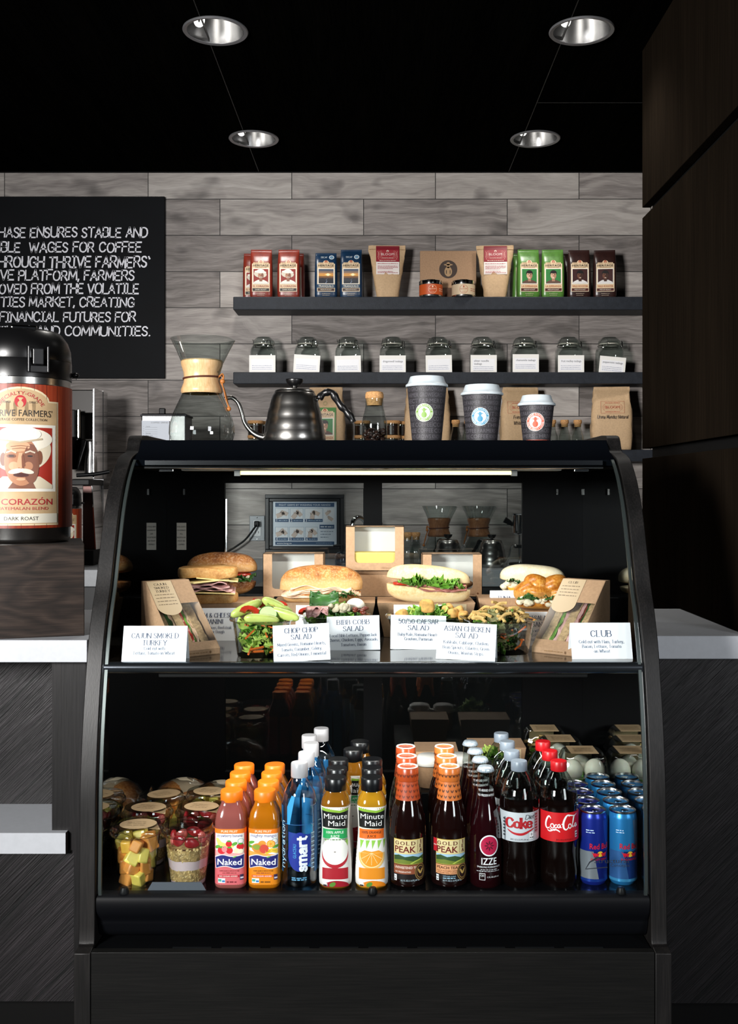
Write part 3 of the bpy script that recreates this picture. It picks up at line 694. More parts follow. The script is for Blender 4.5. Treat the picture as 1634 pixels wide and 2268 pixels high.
# ---------------------------------------------------------------- wall shelf goods
M_KRAFT = mat('kraft_paper', 'a68465', 0.75, var=0.10, vs=180, bump=0.12, bs=420)
M_KRAFTL = mat('kraft_paper_pale', 'c0a17c', 0.7, var=0.08, vs=160, bump=0.3, bs=60)
M_CLEAR = glass('clear_glass', 'e2e8e6', 1.0, 0.01, 0.06, 2.5)
M_CORK = mat('cork', 'b98a58', 0.8, var=0.3, vs=220, bump=0.4, bs=500)
M_BEAN = mat('roasted_coffee', '2b1710', 0.35, var=0.4, vs=90)
def farmer_mark(q, u, v, r, dark, light, L=2):
    """round stamp: a farmer's head and shoulders in a broad hat"""
    q.ell(u, v, r, r, dark, L, 28)
    q.ell(u, v - r * .25, r * .42, r * .55, light, L + 1, 20); q.ell(u, v + r * .36, r * .2, r * .24, light, L + 1, 14)
    q.ell(u, v + r * .5, r * .5, r * .09, light, L + 2, 16); q.ell(u, v + r * .6, r * .2, r * .18, light, L + 2, 14)
    for s in (-1, 1): q.rect(u + s * r * .2 - r * .04, v - r * .5, u + s * r * .2 + r * .04, v - r * .1, dark, L + 3)
def portrait(q, u0, v0, u1, v1, bg, skin, shirt, hair, hat=None, tash=None, L=2):
    w, h = u1 - u0, v1 - v0; cu = (u0 + u1) / 2
    q.rect(u0, v0, u1, v1, bg, L)
    P = lambda a, b: (cu + a * w, v0 + b * h)
    q.poly([P(-.5, 0), P(.5, 0), P(.46, .1), P(.2, .24), P(-.2, .24), P(-.46, .1)], shirt, L + 1)
    q.rect(cu - .1 * w, v0 + .14 * h, cu + .1 * w, v0 + .36 * h, skin[1], L + 2)
    if hat:
        q.ell(cu - .04 * w, v0 + .64 * h, .43 * w, .25 * h, hat[1], L + 2, 28, -.12)
        q.ell(cu - .02 * w, v0 + .84 * h, .26 * w, .15 * h, hat[0], L + 5, 20)
        q.ell(cu - .03 * w, v0 + .79 * h, .40 * w, .10 * h, hat[0], L + 4, 26, -.08)
    else:
        q.ell(cu, v0 + .70 * h, .225 * w, .22 * h, hair, L + 2, 22)
    q.ell(cu, v0 + .55 * h, .195 * w, .245 * h, skin[0], L + 3, 26)
    q.ell(cu + .1 * w, v0 + .53 * h, .09 * w, .2 * h, skin[1], L + 4, 16)
    if not hat: q.ell(cu, v0 + .765 * h, .19 * w, .085 * h, hair, L + 5, 18)
    for s in (-1, 1):
        q.ell(cu + s * .085 * w, v0 + .59 * h, .035 * w, .014 * h, '1d120c', L + 6, 10)
        q.line([P(s * .04, .625), P(s * .09, .645), P(s * .135, .625)], .014 * h, hair if not hat else '8f8a84', L + 6)
    q.poly([P(-.03, .56), P(.03, .56), P(.045, .46), P(-.045, .46)], skin[1], L + 5)
    if tash: q.ell(cu - .05 * w, v0 + .425 * h, .08 * w, .025 * h, tash, L + 7, 12, .2); q.ell(cu + .05 * w, v0 + .425 * h, .08 * w, .025 * h, tash, L + 7, 12, -.2)
    q.ell(cu, v0 + .385 * h, .07 * w, .016 * h, '6b2b22' if tash else 'efe6da', L + 6, 12)
BAGP = [(.0445, .027, 0), (.0465, .030, .010), (.047, .0315, .05), (.0465, .030, .11), (.0455, .026, .145), (.0445, .018, .168), (.0438, .008, .185), (.0435, .0028, .193), (.0435, .0024, .201)]
def bag_mesh(P, p=6.0, n=44, cr=.0012, seed=0):
    b = MB(); rings = []; zs = []
    for (a, c) in zip(P, P[1:]):
        for k in range(3): zs.append(tuple(lerp(a[i], c[i], k / 3) for i in range(3)))
    zs.append(P[-1])
    for w, d, z in zs:
        r = []
        for j in range(n):
            t = 2 * PI * j / n; s = (abs(math.cos(t)) ** p + abs(math.sin(t)) ** p) ** (-1 / p)
            x, y = w * s * math.cos(t), d * s * math.sin(t)
            g = cr * noise.noise(Vector((x * 45, y * 45, z * 38 + seed * 9))) * (1.6 if y > -d * .8 else .35)
            r.append((x * (1 + g * 8), y + g, z))
        rings.append(r)
    return b.loops(rings)
def bag_front(P, p=6.0, off=.0014):
    def f(u, v, h):
        for a, c in zip(P, P[1:]):
            if a[2] <= v <= c[2]: t = (v - a[2]) / (c[2] - a[2]); w, d = lerp(a[0], c[0], t), lerp(a[1], c[1], t); break
        else: w, d = P[-1][0], P[-1][1]
        return (u, -d * max(0, 1 - abs(min(.97, u / w)) ** p) ** (1 / p) - off - h, v)
    return f
BAGS = {
 'red': dict(c='7e2a1c', bg='8c2b23', nm='EL CORAZÓN', nc='8e2a1d', band='1b1614', bt='DARK ROAST', skin=('b5836a', '8a5c48'), shirt='e6e0d6', hair='3a3230', hat=('e9e4d8', 'cfc7b6'), tash='d8d0c4'),
 'blue': dict(c='14304c', bg=None, nm='TRANQUILO', nc='17405c', band='3b231d', bt='MEDIUM ROAST'),
 'green': dict(c='4f7d33', bg='2f7a3c', nm='LA ESPERANZA', nc='a8551f', band='4a1c19', bt='MEDIUM ROAST', skin=('d3a98d', 'a87c62'), shirt='5d4439', hair='16110f', hat=None, tash=None),
 'brown': dict(c='2e1a17', bg='3a1a18', nm='WILD ROOSTER', nc='a8551f', band='4a1c19', bt='MEDIUM ROAST', skin=('6b4331', '3f241a'), shirt='d9d6d3', hair='120d0c', hat=None, tash=None)}
def heritage(q, k, L=0):
    B = BAGS[k]; cream = 'd9bf9b'; u = .0365
    q.rect(-u, .022, u, .138, cream, L); q.rect(-u * .86, .136, u * .86, .143, cream, L); q.ell(0, .141, .0125, .012, cream, L, 22)
    q.frame(-u, .022, u, .138, .0009, 'efe2c8', L + 1)
    q.ell(0, .146, .0055, .0065, 'a3402a', L + 2); q.ell(0, .144, .0022, .004, cream, L + 3, 10)
    q.scribble(-.027, -.009, .139, .0022, '8a6a48', L + 2).scribble(.009, .027, .139, .0022, '8a6a48', L + 2)
    q.text('HERITAGE', 0, .1255, .0095, '17120f', L + 2, width=.064, bold=.02)
    q.scribble(-.024, .024, .1205, .0022, '8a6a48', L + 2)
    q.rect(-.0335, .0525, .0335, .118, 'ece6da', L + 1)
    if B['bg']: portrait(q, -.0305, .0555, .0305, .115, B['bg'], B['skin'], B['shirt'], B['hair'], B['hat'], B['tash'], L + 2)
    else:
        for a, b, c in ((.0555, .072, '131a26'), (.072, .079, '3b2f2c'), (.079, .086, '7c5531'), (.086, .092, 'd99a45'), (.092, .099, 'c58d50'), (.099, .107, '7d6a5e'), (.107, .115, '4b5566')): q.rect(-.0305, a, .0305, b, c, L + 2)
        q.poly([(-.0305, .0555), (.0305, .0555), (.0305, .066), (.012, .074), (0, .07), (-.014, .078), (-.0305, .07)], '161b26', L + 3)
        q.ell(.008, .0915, .007, .0055, 'fff0b8', L + 4); q.ell(.008, .0915, .014, .004, 'f2c06a', L + 3); q.line([(-.002, .056), (.004, .064), (.0, .07), (.006, .076)], .003, '77839a', L + 4, taper=lambda t: 1.2 - t)
    if k == 'blue': q.rect(-u, .0375, u, .0515, '17405c', L + 2); q.text(B['nm'], 0, .0405, .0078, 'e9e0cc', L + 3, width=.062, bold=.02)
    else: q.text(B['nm'], 0, .0405, .0078, B['nc'], L + 2, width=.064, bold=.02)
    q.rect(-u * .93, .0245, u * .93, .0355, B['band'], L + 2); q.text(B['bt'], 0, .0275, .005, 'e9e0cc', L + 3, width=.046, bold=.02)
    if k == 'blue': q.text('DECAF', -.008, .163, .0085, 'c9d3da', L + 2, width=.026); q.ell(.023, .167, .0105, .0095, 'dfe6e8', L + 2, 22); q.ell(.023, .167, .008, .007, '6c8fa8', L + 3, 18)
    q.text('thrivefarmers.com', 0, .0125, .0035, 'd8c9b4', L + 2, width=.034); q.scribble(-.015, .015, .006, .0022, 'b9a891', L + 2)
    if k != 'blue': q.ring(0, .172, .007, .0008, B['c'], L + 1)
def coffee_bag(k, label, x, d, zh=1.0, rz=0.0, group=None):
    t = thing('coffee_bag', label, 'coffee bag', (x, d, S1), rz, group)
    P = [(w, e, z * zh) for w, e, z in BAGP]
    bag_mesh(P, seed=len(label)).build('bag', mat('bag_foil_' + k, BAGS[k]['c'], 0.32, spec=0.6, var=0.22, vs=55, stretch=(1, 1, .25)), t, ang=1.2)
    q = Dec(); heritage(q, k); o = q.build('front_label', t, bag_front(P), vstep=.005); o.scale = (1, 1, 1)
    return t
bx = lambda px, d=4.315: X(px, d)
BG = {k: 'printed coffee bags in %s on the top wall shelf' % k for k in BAGS}
rb = coffee_bag('red', 'red coffee bag with a hatted man, first item on the top shelf', bx(579), 4.312, 1.0, 0.04, BG['red'])
dup(rb, (bx(640), 4.312, S1), 'red coffee bag with a hatted man, beside the gap before the blue bags', BG['red'], rz=-.02)
dup(rb, (X(563, 4.384), 4.384, S1), 'red coffee bag mostly hidden behind the first red bag', BG['red'], rz=0.05)
dup(rb, (X(650, 4.384), 4.384, S1), 'red coffee bag peeking out to the right behind the second red bag', BG['red'], rz=-.05)
bb = coffee_bag('blue', 'shorter dark blue coffee bag with a sunset picture, next to the red bags', bx(722), 4.312, .93, 0.05, BG['blue'])
coffee_bag('blue', 'taller dark blue decaf coffee bag with a sunset picture, beside the kraft pouch', bx(778), 4.312, 1.0, -.03, BG['blue'])
gb = coffee_bag('green', 'green coffee bag with a smiling young man, beside the kraft pouch', bx(1169), 4.312, 1.0, 0.03, BG['green'])
dup(gb, (bx(1223), 4.312, S1), 'green coffee bag with a smiling young man, next to the brown bags', BG['green'], rz=-.05)
dup(gb, (X(1158, 4.384), 4.384, S1), 'green coffee bag half hidden behind the first green bag', BG['green'], rz=.08)
nb = coffee_bag('brown', 'dark brown coffee bag with a dark haired man, next to the green bags', bx(1281), 4.312, .99, -.02, BG['brown'])
dup(nb, (bx(1338), 4.312, S1), 'dark brown coffee bag, last item at the cabinet end of the top shelf', BG['brown'], rz=-.1)
dup(nb, (X(1270, 4.384), 4.384, S1), 'dark brown coffee bag hidden behind the first brown bag', BG['brown'], rz=.06)
# kraft pouches with red and white labels
PP = [(.044, .026, 0), (.048, .030, .02), (.054, .030, .06), (.062, .024, .11), (.070, .014, .165), (.0765, .006, .20), (.077, .0022, .214), (.0765, .002, .222)]
def pouch(label, px, rz, seed):
    t = thing('coffee_pouch', label, 'coffee pouch', (bx(px), 4.325, S1), rz, 'kraft coffee pouches on the top wall shelf')
    bag_mesh(PP, 3.2, 44, .005, seed).build('pouch', M_KRAFTL, t, ang=1.4)
    q = Dec(); a = .048; q.rect(-a, .097, a, .2185, 'e8dfd9', 0); q.rect(-a, .150, a, .2185, '8f1f2c', 1); q.rect(-a, .203, a, .2185, '7c1824', 2)
    q.rect(-.042, .1555, .042, .2005, 'a12f38', 2)
    q.text('BLOOM', 0, .1775, .0105, 'f0dfd8', 4, width=.055, bold=.03)
    q.text('ACOSTA RICAS', 0, .1635, .0055, 'e8cdbf', 4, width=.048); q.scribble(-.034, .034, .154, .003, 'e8cdbf', 4)
    for s in (-1, 1):
        for r in (.010, .016, .022): q.ring(s * .018, .181, r, .0009, 'd9a99c', 3, 20, 0.8, (PI * .6 if s < 0 else -PI * .4), (PI * 1.4 if s < 0 else PI * .4))
        q.line([(s * .036, .160), (s * .041, .172), (s * .036, .182), (s * .041, .196)], .0012, 'd9a99c', 3)
    q.ell(0, .196, .005, .005, 'e8cdbf', 3); q.ell(0, .1945, .0022, .003, '8f1f2c', 4)
    q.ring(0, .172, .026, .0008, 'd9a99c', 3, 24, .3, PI, 2 * PI)
    for i, v in enumerate((.141, .130, .1245, .119, .107, .1025)): q.scribble(-.042, (.042 if i not in (3, 4) else .02), v, .003, 'b0666a', 2)
    q.build('front_label', t, bag_front(PP, 3.2, .0045), vstep=.005)
    MB().tube([(-.0765, -.004, .205), (.0765, -.005, .203)], .0011, n=6).build('tear_strip', C('8a6c48', .6), t)
    return t
pouch('kraft coffee pouch with a dark red and white label, beside the tall blue bag', 858, 0.03, 3)
pouch('kraft coffee pouch with a dark red and white label, beside the first green bag', 1097, -.04, 8)
# gift box and tins
t = thing('gift_box', 'open brown card gift box with a round farmer stamp, standing behind two tins', 'gift box', (X(992, 4.37), 4.37, S1))
MB().box(-.118, .118, -.012, .012, .052, .208).build('lid', M_KRAFT, t, smooth=False, bevel=.002)
MB().box(-.082, .100, -.02, .035, 0, .0515).build('tray', mat('kraft_inner_brown', '5c4231', .8), t, smooth=False, bevel=.002)
q = Dec(); farmer_mark(q, 0, .130, .038, '3a2a22', 'a98863', 0); q.build('farmer_stamp', t, on_front(-.0122))
def tin(label, px, body, ink, rz):
    t = thing('coffee_tin', label, 'tin', (bx(px, 4.305), 4.305, S1), rz, 'small round tins on the top wall shelf')
    MB().lathe([(.046, 0), (.048, .002), (.048, .054), (.046, .056)], n=40).build('can', M_STEEL, t)
    MB().lathe([(.0492, .054), (.0495, .056), (.0495, .066), (.0475, .068), (.046, .066), (0, .066)], n=40, cap0=False).build('lid', M_CHROME, t)
    q = Dec(); q.rect(-.095, .007, .095, .050, body, 0); q.ring(0, .0285, .0175, .0012, ink, 1, 30); q.text('BLOOM', 0, .0265, .0062, ink, 1, width=.027, bold=.03)
    q.text('COFFEE', 0, .0165, .003, ink, 1, width=.014); q.ell(0, .0385, .003, .004, ink, 1, 10); q.scribble(.03, .06, .03, .003, ink, 1); q.scribble(.03, .06, .022, .003, ink, 1)
    q.build('label', t, on_round(.0484), step=.008); return t
tin('orange labelled tin with a steel lid in front of the gift box', 954, 'c2521f', 'f2d3b8', .1)
tin('cream labelled tin with a steel lid in front of the gift box', 1026, 'cdb798', 'a8452a', -.05)
# nine square clip jars
JB = [(.049, 0), (.0525, .004), (.053, .02), (.053, .088), (.0505, .101), (.044, .111), (.0415, .116), (.0415, .122)]
M_TEA = mat('tea_sachet_paper', 'cfc9bd', 0.8, var=0.15, vs=60)
M_LEAF = mat('dry_tea', '5b5034', 0.9, var=0.5, vs=120)
def jar(label, px, texts, tilt, dz, ang, bottom):
    t = thing('glass_jar', label, 'jar', (X(px, 4.335), 4.335, S2), 0, 'clip top glass jars on the middle wall shelf')
    MB().lathe(JB, n=44, sq=5.0, cap1=False).build('jar_body', M_CLEAR, t)
    MB().lathe([(.0425, .1225), (.045, .124), (.0455, .130), (.045, .134), (.040, .140), (.034, .146), (.030, .150), (0, .150)], n=36, cap0=True).build('glass_lid', M_CLEAR, t)
    MB().lathe([(.0425, .1195), (.0445, .1195), (.0445, .1225), (.0425, .1225), (.0425, .1195)], n=36, cap0=False, cap1=False).build('rubber_seal', C('c9c4b6', .6), t)
    b = MB(); ring = [(.0468 * math.cos(2 * PI * i / 28), .0468 * math.sin(2 * PI * i / 28), .113) for i in range(29)]
    b.tube(ring, .0016, n=6)
    ca, sa = math.cos(ang), math.sin(ang)
    T = lambda x, y, z: (x * ca - y * sa, x * sa + y * ca, z)
    clasp = [(-.011, -.047, .113), (-.012, -.052, .104), (-.008, -.053, .120), (-.006, -.052, .132), (.006, -.052, .132), (.008, -.053, .120), (.012, -.052, .104), (.011, -.047, .113)]
    b2 = MB(); b2.tube([T(*p) for p in spline(clasp, 4)], .0018, n=6)
    b.build('wire_bail', M_CHROME, t); b2.build('clasp', M_CHROME, t)
    b3 = MB()
    b3.tube([T(*p) for p in ((-.016, .046, .112), (-.044, .020, .142), (-.046, -.0, .138), (-.047, 0, .113))], .0011, n=6); b3.build('lid_wire', M_CHROME, t)
    c = MB(); rr = random.Random(px)
    for i in range(9):
        m = Matrix.Rotation(rr.uniform(-.5, .5), 3, 'X') @ Matrix.Rotation(rr.uniform(0, 6.3), 3, 'Z'); o_ = Vector((rr.uniform(-.022, .022), rr.uniform(-.02, .025), .012 + i * .0056)); n = len(c.v)
        c.box(-.021, .021, -.021, .021, -.003, .003); c.v[n:] = [tuple(m @ Vector(p) + o_) for p in c.v[n:]]
    c.build('tea_sachets', M_TEA if not bottom else M_LEAF, t, smooth=False, bevel=.0015)
    q = Dec(); q.rect(-.054, 0, .054, .074, 'f4f2ec', 0); q.rect(-.046, .012, .046, .058, 'f7f7fa', 1)
    n = len(texts)
    for i, s in enumerate(texts): q.text(s, -.040, .046 - i * .012, .0085, '23263a', 2, al='l', width=min(.082, .0047 * len(s)))
    for i in range(3): q.scribble(-.042, .04, .03 - i * .007 - (.006 if n > 1 else 0), .0022, '8f95ad', 2)
    ct, st_ = math.cos(tilt), math.sin(tilt)
    q.build('paper_label', t, lambda u, v, h: (u * ct - (v - .03) * st_, -.0542 - h, .026 + dz + u * st_ + (v - .03) * ct))
    return t
JL = [('glass clip jar with a blank looking white label, first on the middle shelf', 584, [], .0, 0, .5, 0),
 ('second glass clip jar on the middle shelf, its label tilted down to the right', 681, [], -.06, .001, .6, 0),
 ('third glass clip jar from the chalkboard, label glaring white with a worn corner', 771, [], .02, -.002, .7, 0),
 ('glass clip jar labelled dragonwell, fourth on the middle shelf', 869, ['dragonwell teabags'], 0, -.001, 1.0, 0),
 ('fifth glass clip jar, in the centre of the row on the middle shelf', 970, [], .02, 0, 1.1, 0),
 ('glass clip jar labelled silver needle on the middle shelf', 1068, ['silver needle', 'teabags'], 0, .001, 1.1, 0),
 ('glass clip jar labelled chamomile with yellowish leaves at the bottom', 1160, ['chamomile teabags'], .0, .004, 1.1, 1),
 ('glass clip jar labelled fruit medley, next to last on the middle shelf', 1259, ['fruit medley teabags'], 0, 0, 1.2, 0),
 ('glass clip jar labelled peppermint, its label slipping, nearest the dark cabinet', 1349, ['peppermint teabags'], -.09, -.006, 1.2, 0)]
for j in JL: jar(*j)
# lowest shelf: kraft bags, little corked bottles, cork lidded canisters
KP = [(.056, .034, 0), (.059, .038, .015), (.060, .040, .08), (.059, .036, .15), (.056, .026, .20), (.054, .012, .235), (.053, .004, .25), (.0525, .003, .262)]
def kraft_bag(label, px, d, rz, seed, dec, sx=1.4):
    t = thing('kraft_bag', label, 'paper bag', (X(px, d), d, S3), rz, 'brown paper coffee bags on the lowest wall shelf')
    bag_mesh([(w * sx, d_, z) for w, d_, z in KP], 4.5, 44, .006, seed).build('bag', M_KRAFTL, t, ang=1.4)
    q = Dec(); dec(q); q.build('print', t, bag_front([(w * sx, d_, z) for w, d_, z in KP], 4.5, .005), vstep=.006)
def d_her(q):
    q.rect(-.046, .0, .046, .175, '3f7a34', 0)
    q2 = Dec(); heritage(q2, 'green', 1)
    for vs, fs, mi, L in q2.it: q.raw([(a * 1.1, b * 1.12) for a, b in vs], fs, q2.mats[mi], L)
def d_stamp(lines, du=0.0):
    def f(q):
        q.frame(-.048 + du, .150, .048 + du, .200, .0008, 'b5563f', 0); q.text('BLOOM', du, .170, .011, 'b5563f', 0, width=.056)
        for s in (-1, 1):
            for r in (.008, .014): q.ring(du + s * .026, .175, r, .0007, 'b5563f', 0, 14, 1, (PI * .6 if s < 0 else -PI * .4), (PI * 1.4 if s < 0 else PI * .4))
        q.scribble(du - .03, du + .03, .155, .003, 'b5563f', 0); q.scribble(du - .03, du + .03, .192, .003, 'b5563f', 0)
        for i, s in enumerate(lines): q.strokes(s, du, .128 - i * .024, .014, '2a2220', 0, 'hand', .1, width=.0062 * len(s), jit=.06, shear=.15)
    return f
kraft_bag('kraft bag with a green farmer label, behind the steel kettle', 722, 4.33, -.08, 2, d_her, 1.3)
kraft_bag('plain kraft bag hidden behind the tallest paper cup', 946, 4.34, 0, 5, lambda q: q.rect(-.01, .1, .01, .12, 'b5563f', 0), 1.6)
kraft_bag('kraft bag with red stamp and handwriting, between the blue and red stickered cups', 1152, 4.33, .06, 9, d_stamp(['France G', 'White Ho'], -.012))
kraft_bag('kraft bag with red stamp and handwriting, alone near the dark cabinet', 1354, 4.31, -.12, 4, d_stamp(['Ureña Mendez Natural'.replace('ñ', 'n')]))
SBP = [(.022, 0), (.0245, .003), (.025, .04), (.024, .055), (.018, .075), (.0145, .088), (.0142, .108)]
def small_bottle(label, x, d, z0, group, k=1.0, make=None):
    if make: return dup(make, (x, d, z0), label, group)
    t = thing('corked_bottle', label, 'bottle', (x, d, z0), 0, group)
    MB().lathe([(r * k, z * k) for r, z in SBP], n=28, cap1=False).build('glass_bottle', M_CLEAR, t)
    MB().lathe([(.0135 * k, .095 * k), (.0145 * k, .109 * k), (.0172 * k, .110 * k), (.0175 * k, .120 * k), (.016 * k, .124 * k), (0, .125 * k)], n=24).build('cork_stopper', M_CORK, t)
    return t
gsb = 'small corked bottles on the lowest wall shelf'
sb0 = small_bottle('small corked bottle between the green and blue stickered cups', X(1009, 4.3), 4.3, S3, gsb)
for px, n in ((1037, 'small corked bottle just behind the left edge of the blue stickered cup'), (1222, 'small corked bottle just behind the right edge of the red stickered cup'), (1250, 'small corked bottle right of the red stickered cup, nearer the cup'), (1279, 'small corked bottle right of the red stickered cup, nearer the last kraft bag')):
    small_bottle(n, X(px, 4.3), 4.3, S3, gsb, make=sb0)
def canister(label, px, d, z0):
    t = thing('cork_lid_canister', label, 'canister', (X(px, d), d, z0), 0, 'stacked glass canisters with cork lids on the lowest wall shelf')
    MB().lathe([(.030, 0), (.0315, .002), (.0315, .050)], n=30, cap1=False).build('glass_wall', M_CLEAR, t)
    MB().lathe([(.0302, .0025), (.0302, .040), (0, .042)], n=24).build('coffee_beans', M_BEAN, t)
    MB().lathe([(.029, .046), (.033, .0505), (.0335, .052), (.0335, .0595), (.032, .0605), (0, .0605)], n=30).build('cork_lid', M_CORK, t); return t
for px, d, n in ((566, 4.31, 'near the chemex'), (588, 4.36, 'just behind the kettle spout'), (802, 4.32, 'behind the large corked bottle, on its left'), (868, 4.31, 'right of the large corked bottle'), (889, 4.36, 'half behind the tallest paper cup')):
    for j, w in enumerate(('lower', 'upper')): canister('%s cork lidded canister of beans %s' % (w, n.replace('chemex', 'pour over coffee maker')), px, d, S3 + j * .0608)
# ---------------------------------------------------------------- on top of the case
TOP = 1.3452
M_WOODC = wood_mat('pale_beech', 'c39b6c', 'd4ad7c', 'e0bf92', 'z', 1.2, 0.35, 0.5)
M_WOODW = wood_mat('walnut_collar', '7a5136', '966644', 'ad7c58', 'z', 1.2, 0.35, 0.5)
M_LEATH = mat('leather_tie', '4e2517', 0.55); M_LEATHL = mat('tan_leather_cord', 'a8662a', 0.55)
def chemex(label, loc, k, wood, side, group=None):
    t = thing('coffee_maker', label, 'coffee maker', loc, 0, group)
    cone = [(.0405, .150), (.047, .185), (.0585, .215), (.071, .2415)]
    b = MB(); n = 40; rings = []
    for r, z in [(.064, 0), (.071, .006), (.0755, .022), (.0745, .04), (.067, .066), (.056, .09), (.045, .113), (.039, .148), (.0462, .185), (.0585, .214), (.0715, .2405)]:
        ring = []
        for j in range(n):
            a = 2 * PI * j / n; sp = max(0, math.cos(a)) ** 30 if z > .15 else 0
            q = r + sp * .006 * (z - .15) / .09
            ring.append((q * math.cos(a) * k, q * math.sin(a) * k, (z + sp * -.004) * k))
        rings.append(ring)
    b.loops(rings, cap1=False).build('glass_vessel', M_CLEAR, t)
    col = [(.0455, .114), (.0478, .118), (.0475, .124), (.0422, .138), (.0405, .150), (.0420, .163), (.0468, .178), (.0478, .185), (.0472, .190), (.0452, .191)]
    MB().lathe([(r * k, z * k) for r, z in col], n=40, cap0=False, cap1=False).build('wood_collar', wood, t)
    ring = [(.0420 * k * math.cos(2 * PI * i / 30), .0420 * k * math.sin(2 * PI * i / 30), (.150 + .002 * math.cos(2 * PI * i / 30)) * k) for i in range(31)]
    MB().tube(ring, .0022 * k, n=8).build('leather_band', M_LEATH, t)
    s = side
    ty = MB(); ty.tube([(p.x * k * s, p.y * k, p.z * k) for p in spline([(.040, -.014, .150), (.047, -.013, .156), (.050, -.012, .146), (.047, -.014, .138), (.052, -.012, .126), (.058, -.010, .106), (.062, -.010, .088), (.064, -.01, .074)], 5)], .0019 * k, n=7)
    ty.build('leather_cord', M_LEATHL, t)
    ty = MB(); ty.tube([(p.x * k * s, p.y * k, p.z * k) for p in spline([(.044, -.02, .152), (.050, -.018, .158), (.053, -.016, .150), (.050, -.018, .136), (.054, -.016, .118), (.059, -.014, .096), (.066, -.014, .080)], 5)], .0016 * k, n=7)
    ty.build('leather_cord', M_LEATHL, t)
    MB().blob((.064 * k * s, -.012 * k, .078 * k), (.0055 * k, .005 * k, .0055 * k), nu=12, nv=8).build('bead', M_LEATHL, t)
    MB().blob((.050 * k * s, -.016 * k, .141 * k), (.006 * k, .005 * k, .006 * k), nu=12, nv=8).build('knot', M_LEATHL, t)
    return t
chemex('hourglass pour over coffee maker with pale wooden collar on top of the case', (X(447, 2.40), 2.40, TOP), 1.0, M_WOODC, 1)
M_KETT = mat('kettle_steel', 'a9a7a3', 0.26, 1.0, var=0.08, vs=70, stretch=(1, 1, 10))
def kettle(label, loc, k, rz=0.0, group=None):
    t = thing('kettle', label, 'kettle', loc, rz, group)
    pr = [(.071, 0), (.0735, .003), (.0735, .018), (.0712, .030), (.0705, .032), (.070, .040), (.0665, .056), (.0650, .059), (.0645, .066), (.0605, .083), (.0585, .087), (.0575, .093), (.053, .110), (.0485, .119), (.0465, .121)]
    MB().lathe([(r * k, z * k) for r, z in pr], n=48).build('body', M_KETT, t, ang=1.2)
    MB().lathe([(r * k, z * k) for r, z in [(.0465, .1205), (.0472, .1225), (.046, .125), (.041, .128), (.02, .130), (.008, .131), (.006, .134), (.006, .138), (0, .138)]], n=40).build('lid', M_KETT, t)
    MB().lathe([(r * k, z * k) for r, z in [(.008, .1345), (.014, .138), (.019, .145), (.0208, .151), (.0200, .153), (0, .154)]], n=28).build('lid_knob', mat('black_resin', '0a0a0b', 0.35), t)
    s = 1 / 2300 * 2.44
    sp = [(-.0665, 0, .014), (-.085, 0, .019), (-.103, 0, .031), (-.118, 0, .052), (-.1245, 0, .075), (-.133, 0, .097), (-.146, 0, .1085), (-.158, 0, .1085), (-.164, 0, .106)]
    sp = spline(sp, 5); MB().tube([p * k for p in sp], [k * lerp(.0085, .0048, min(1, i / 16)) for i in range(len(sp))], n=14, caps=True).build('spout', M_KETT, t)
    MB().tube([Vector(p) * k for p in spline([(.056, 0, .074), (.058, 0, .082), (.0535, 0, .094), (.054, 0, .104), (.0615, 0, .1115)], 5)], .0028 * k, n=10).build('handle_bracket', M_CHROME, t)
    gp = spline([(.058, -.001, .107), (.066, 0, .117), (.078, 0, .122), (.090, 0, .1195), (.099, 0, .105), (.111, 0, .0885), (.122, 0, .0775), (.133, 0, .063), (.138, 0, .051)], 5)
    MB().tube([p * k for p in gp], [k * (.0084 + .0010 * math.sin(i * .8)) for i in range(len(gp))], n=14).build('handle_grip', mat('black_resin', '0a0a0b', 0.35), t)
    return t
kettle('brushed steel gooseneck kettle with black knob and handle on top of the case', (X(652, 2.45), 2.45, TOP), 1.0)
# large corked bottle of beans
t = thing('corked_bottle', 'large corked glass bottle half filled with coffee beans, on top of the case', 'bottle', (X(829, 2.42), 2.42, TOP))
MB().lathe([(.027, 0), (.0295, .003), (.030, .045), (.0285, .056), (.0235, .074), (.021, .086), (.0205, .104)], n=40, cap1=False).build('glass_bottle', M_CLEAR, t)
MB().lathe([(.0172, .088), (.0198, .102), (.0198, .1045), (.0212, .105), (.0215, .113), (.0195, .119), (.012, .1215), (0, .1215)], n=32).build('cork_stopper', M_CORK, t)
def bean(b, c, s, rr):
    m = Matrix.Rotation(rr.uniform(0, 6.3), 3, 'X') @ Matrix.Rotation(rr.uniform(0, 6.3), 3, 'Z')
    def fn(v): return Vector((v.x, v.y, v.z * (.55 if v.z < 0 else 1) - (.25 * s if abs(v.y) < .12 * s and v.z > 0 else 0)))
    b.blob(c, (s, s * .72, s * .55), nu=10, nv=6, rot=m, fn=fn)
rr = random.Random(5); b = MB()
for i in range(150):
    a, r, z = rr.uniform(0, 6.3), .0235 * math.sqrt(rr.random()), rr.uniform(.004, .034)
    bean(b, (r * math.cos(a), r * math.sin(a), z), .0052, rr)
o = b.build('coffee_beans', M_BEAN, t); o['kind'] = 'stuff'
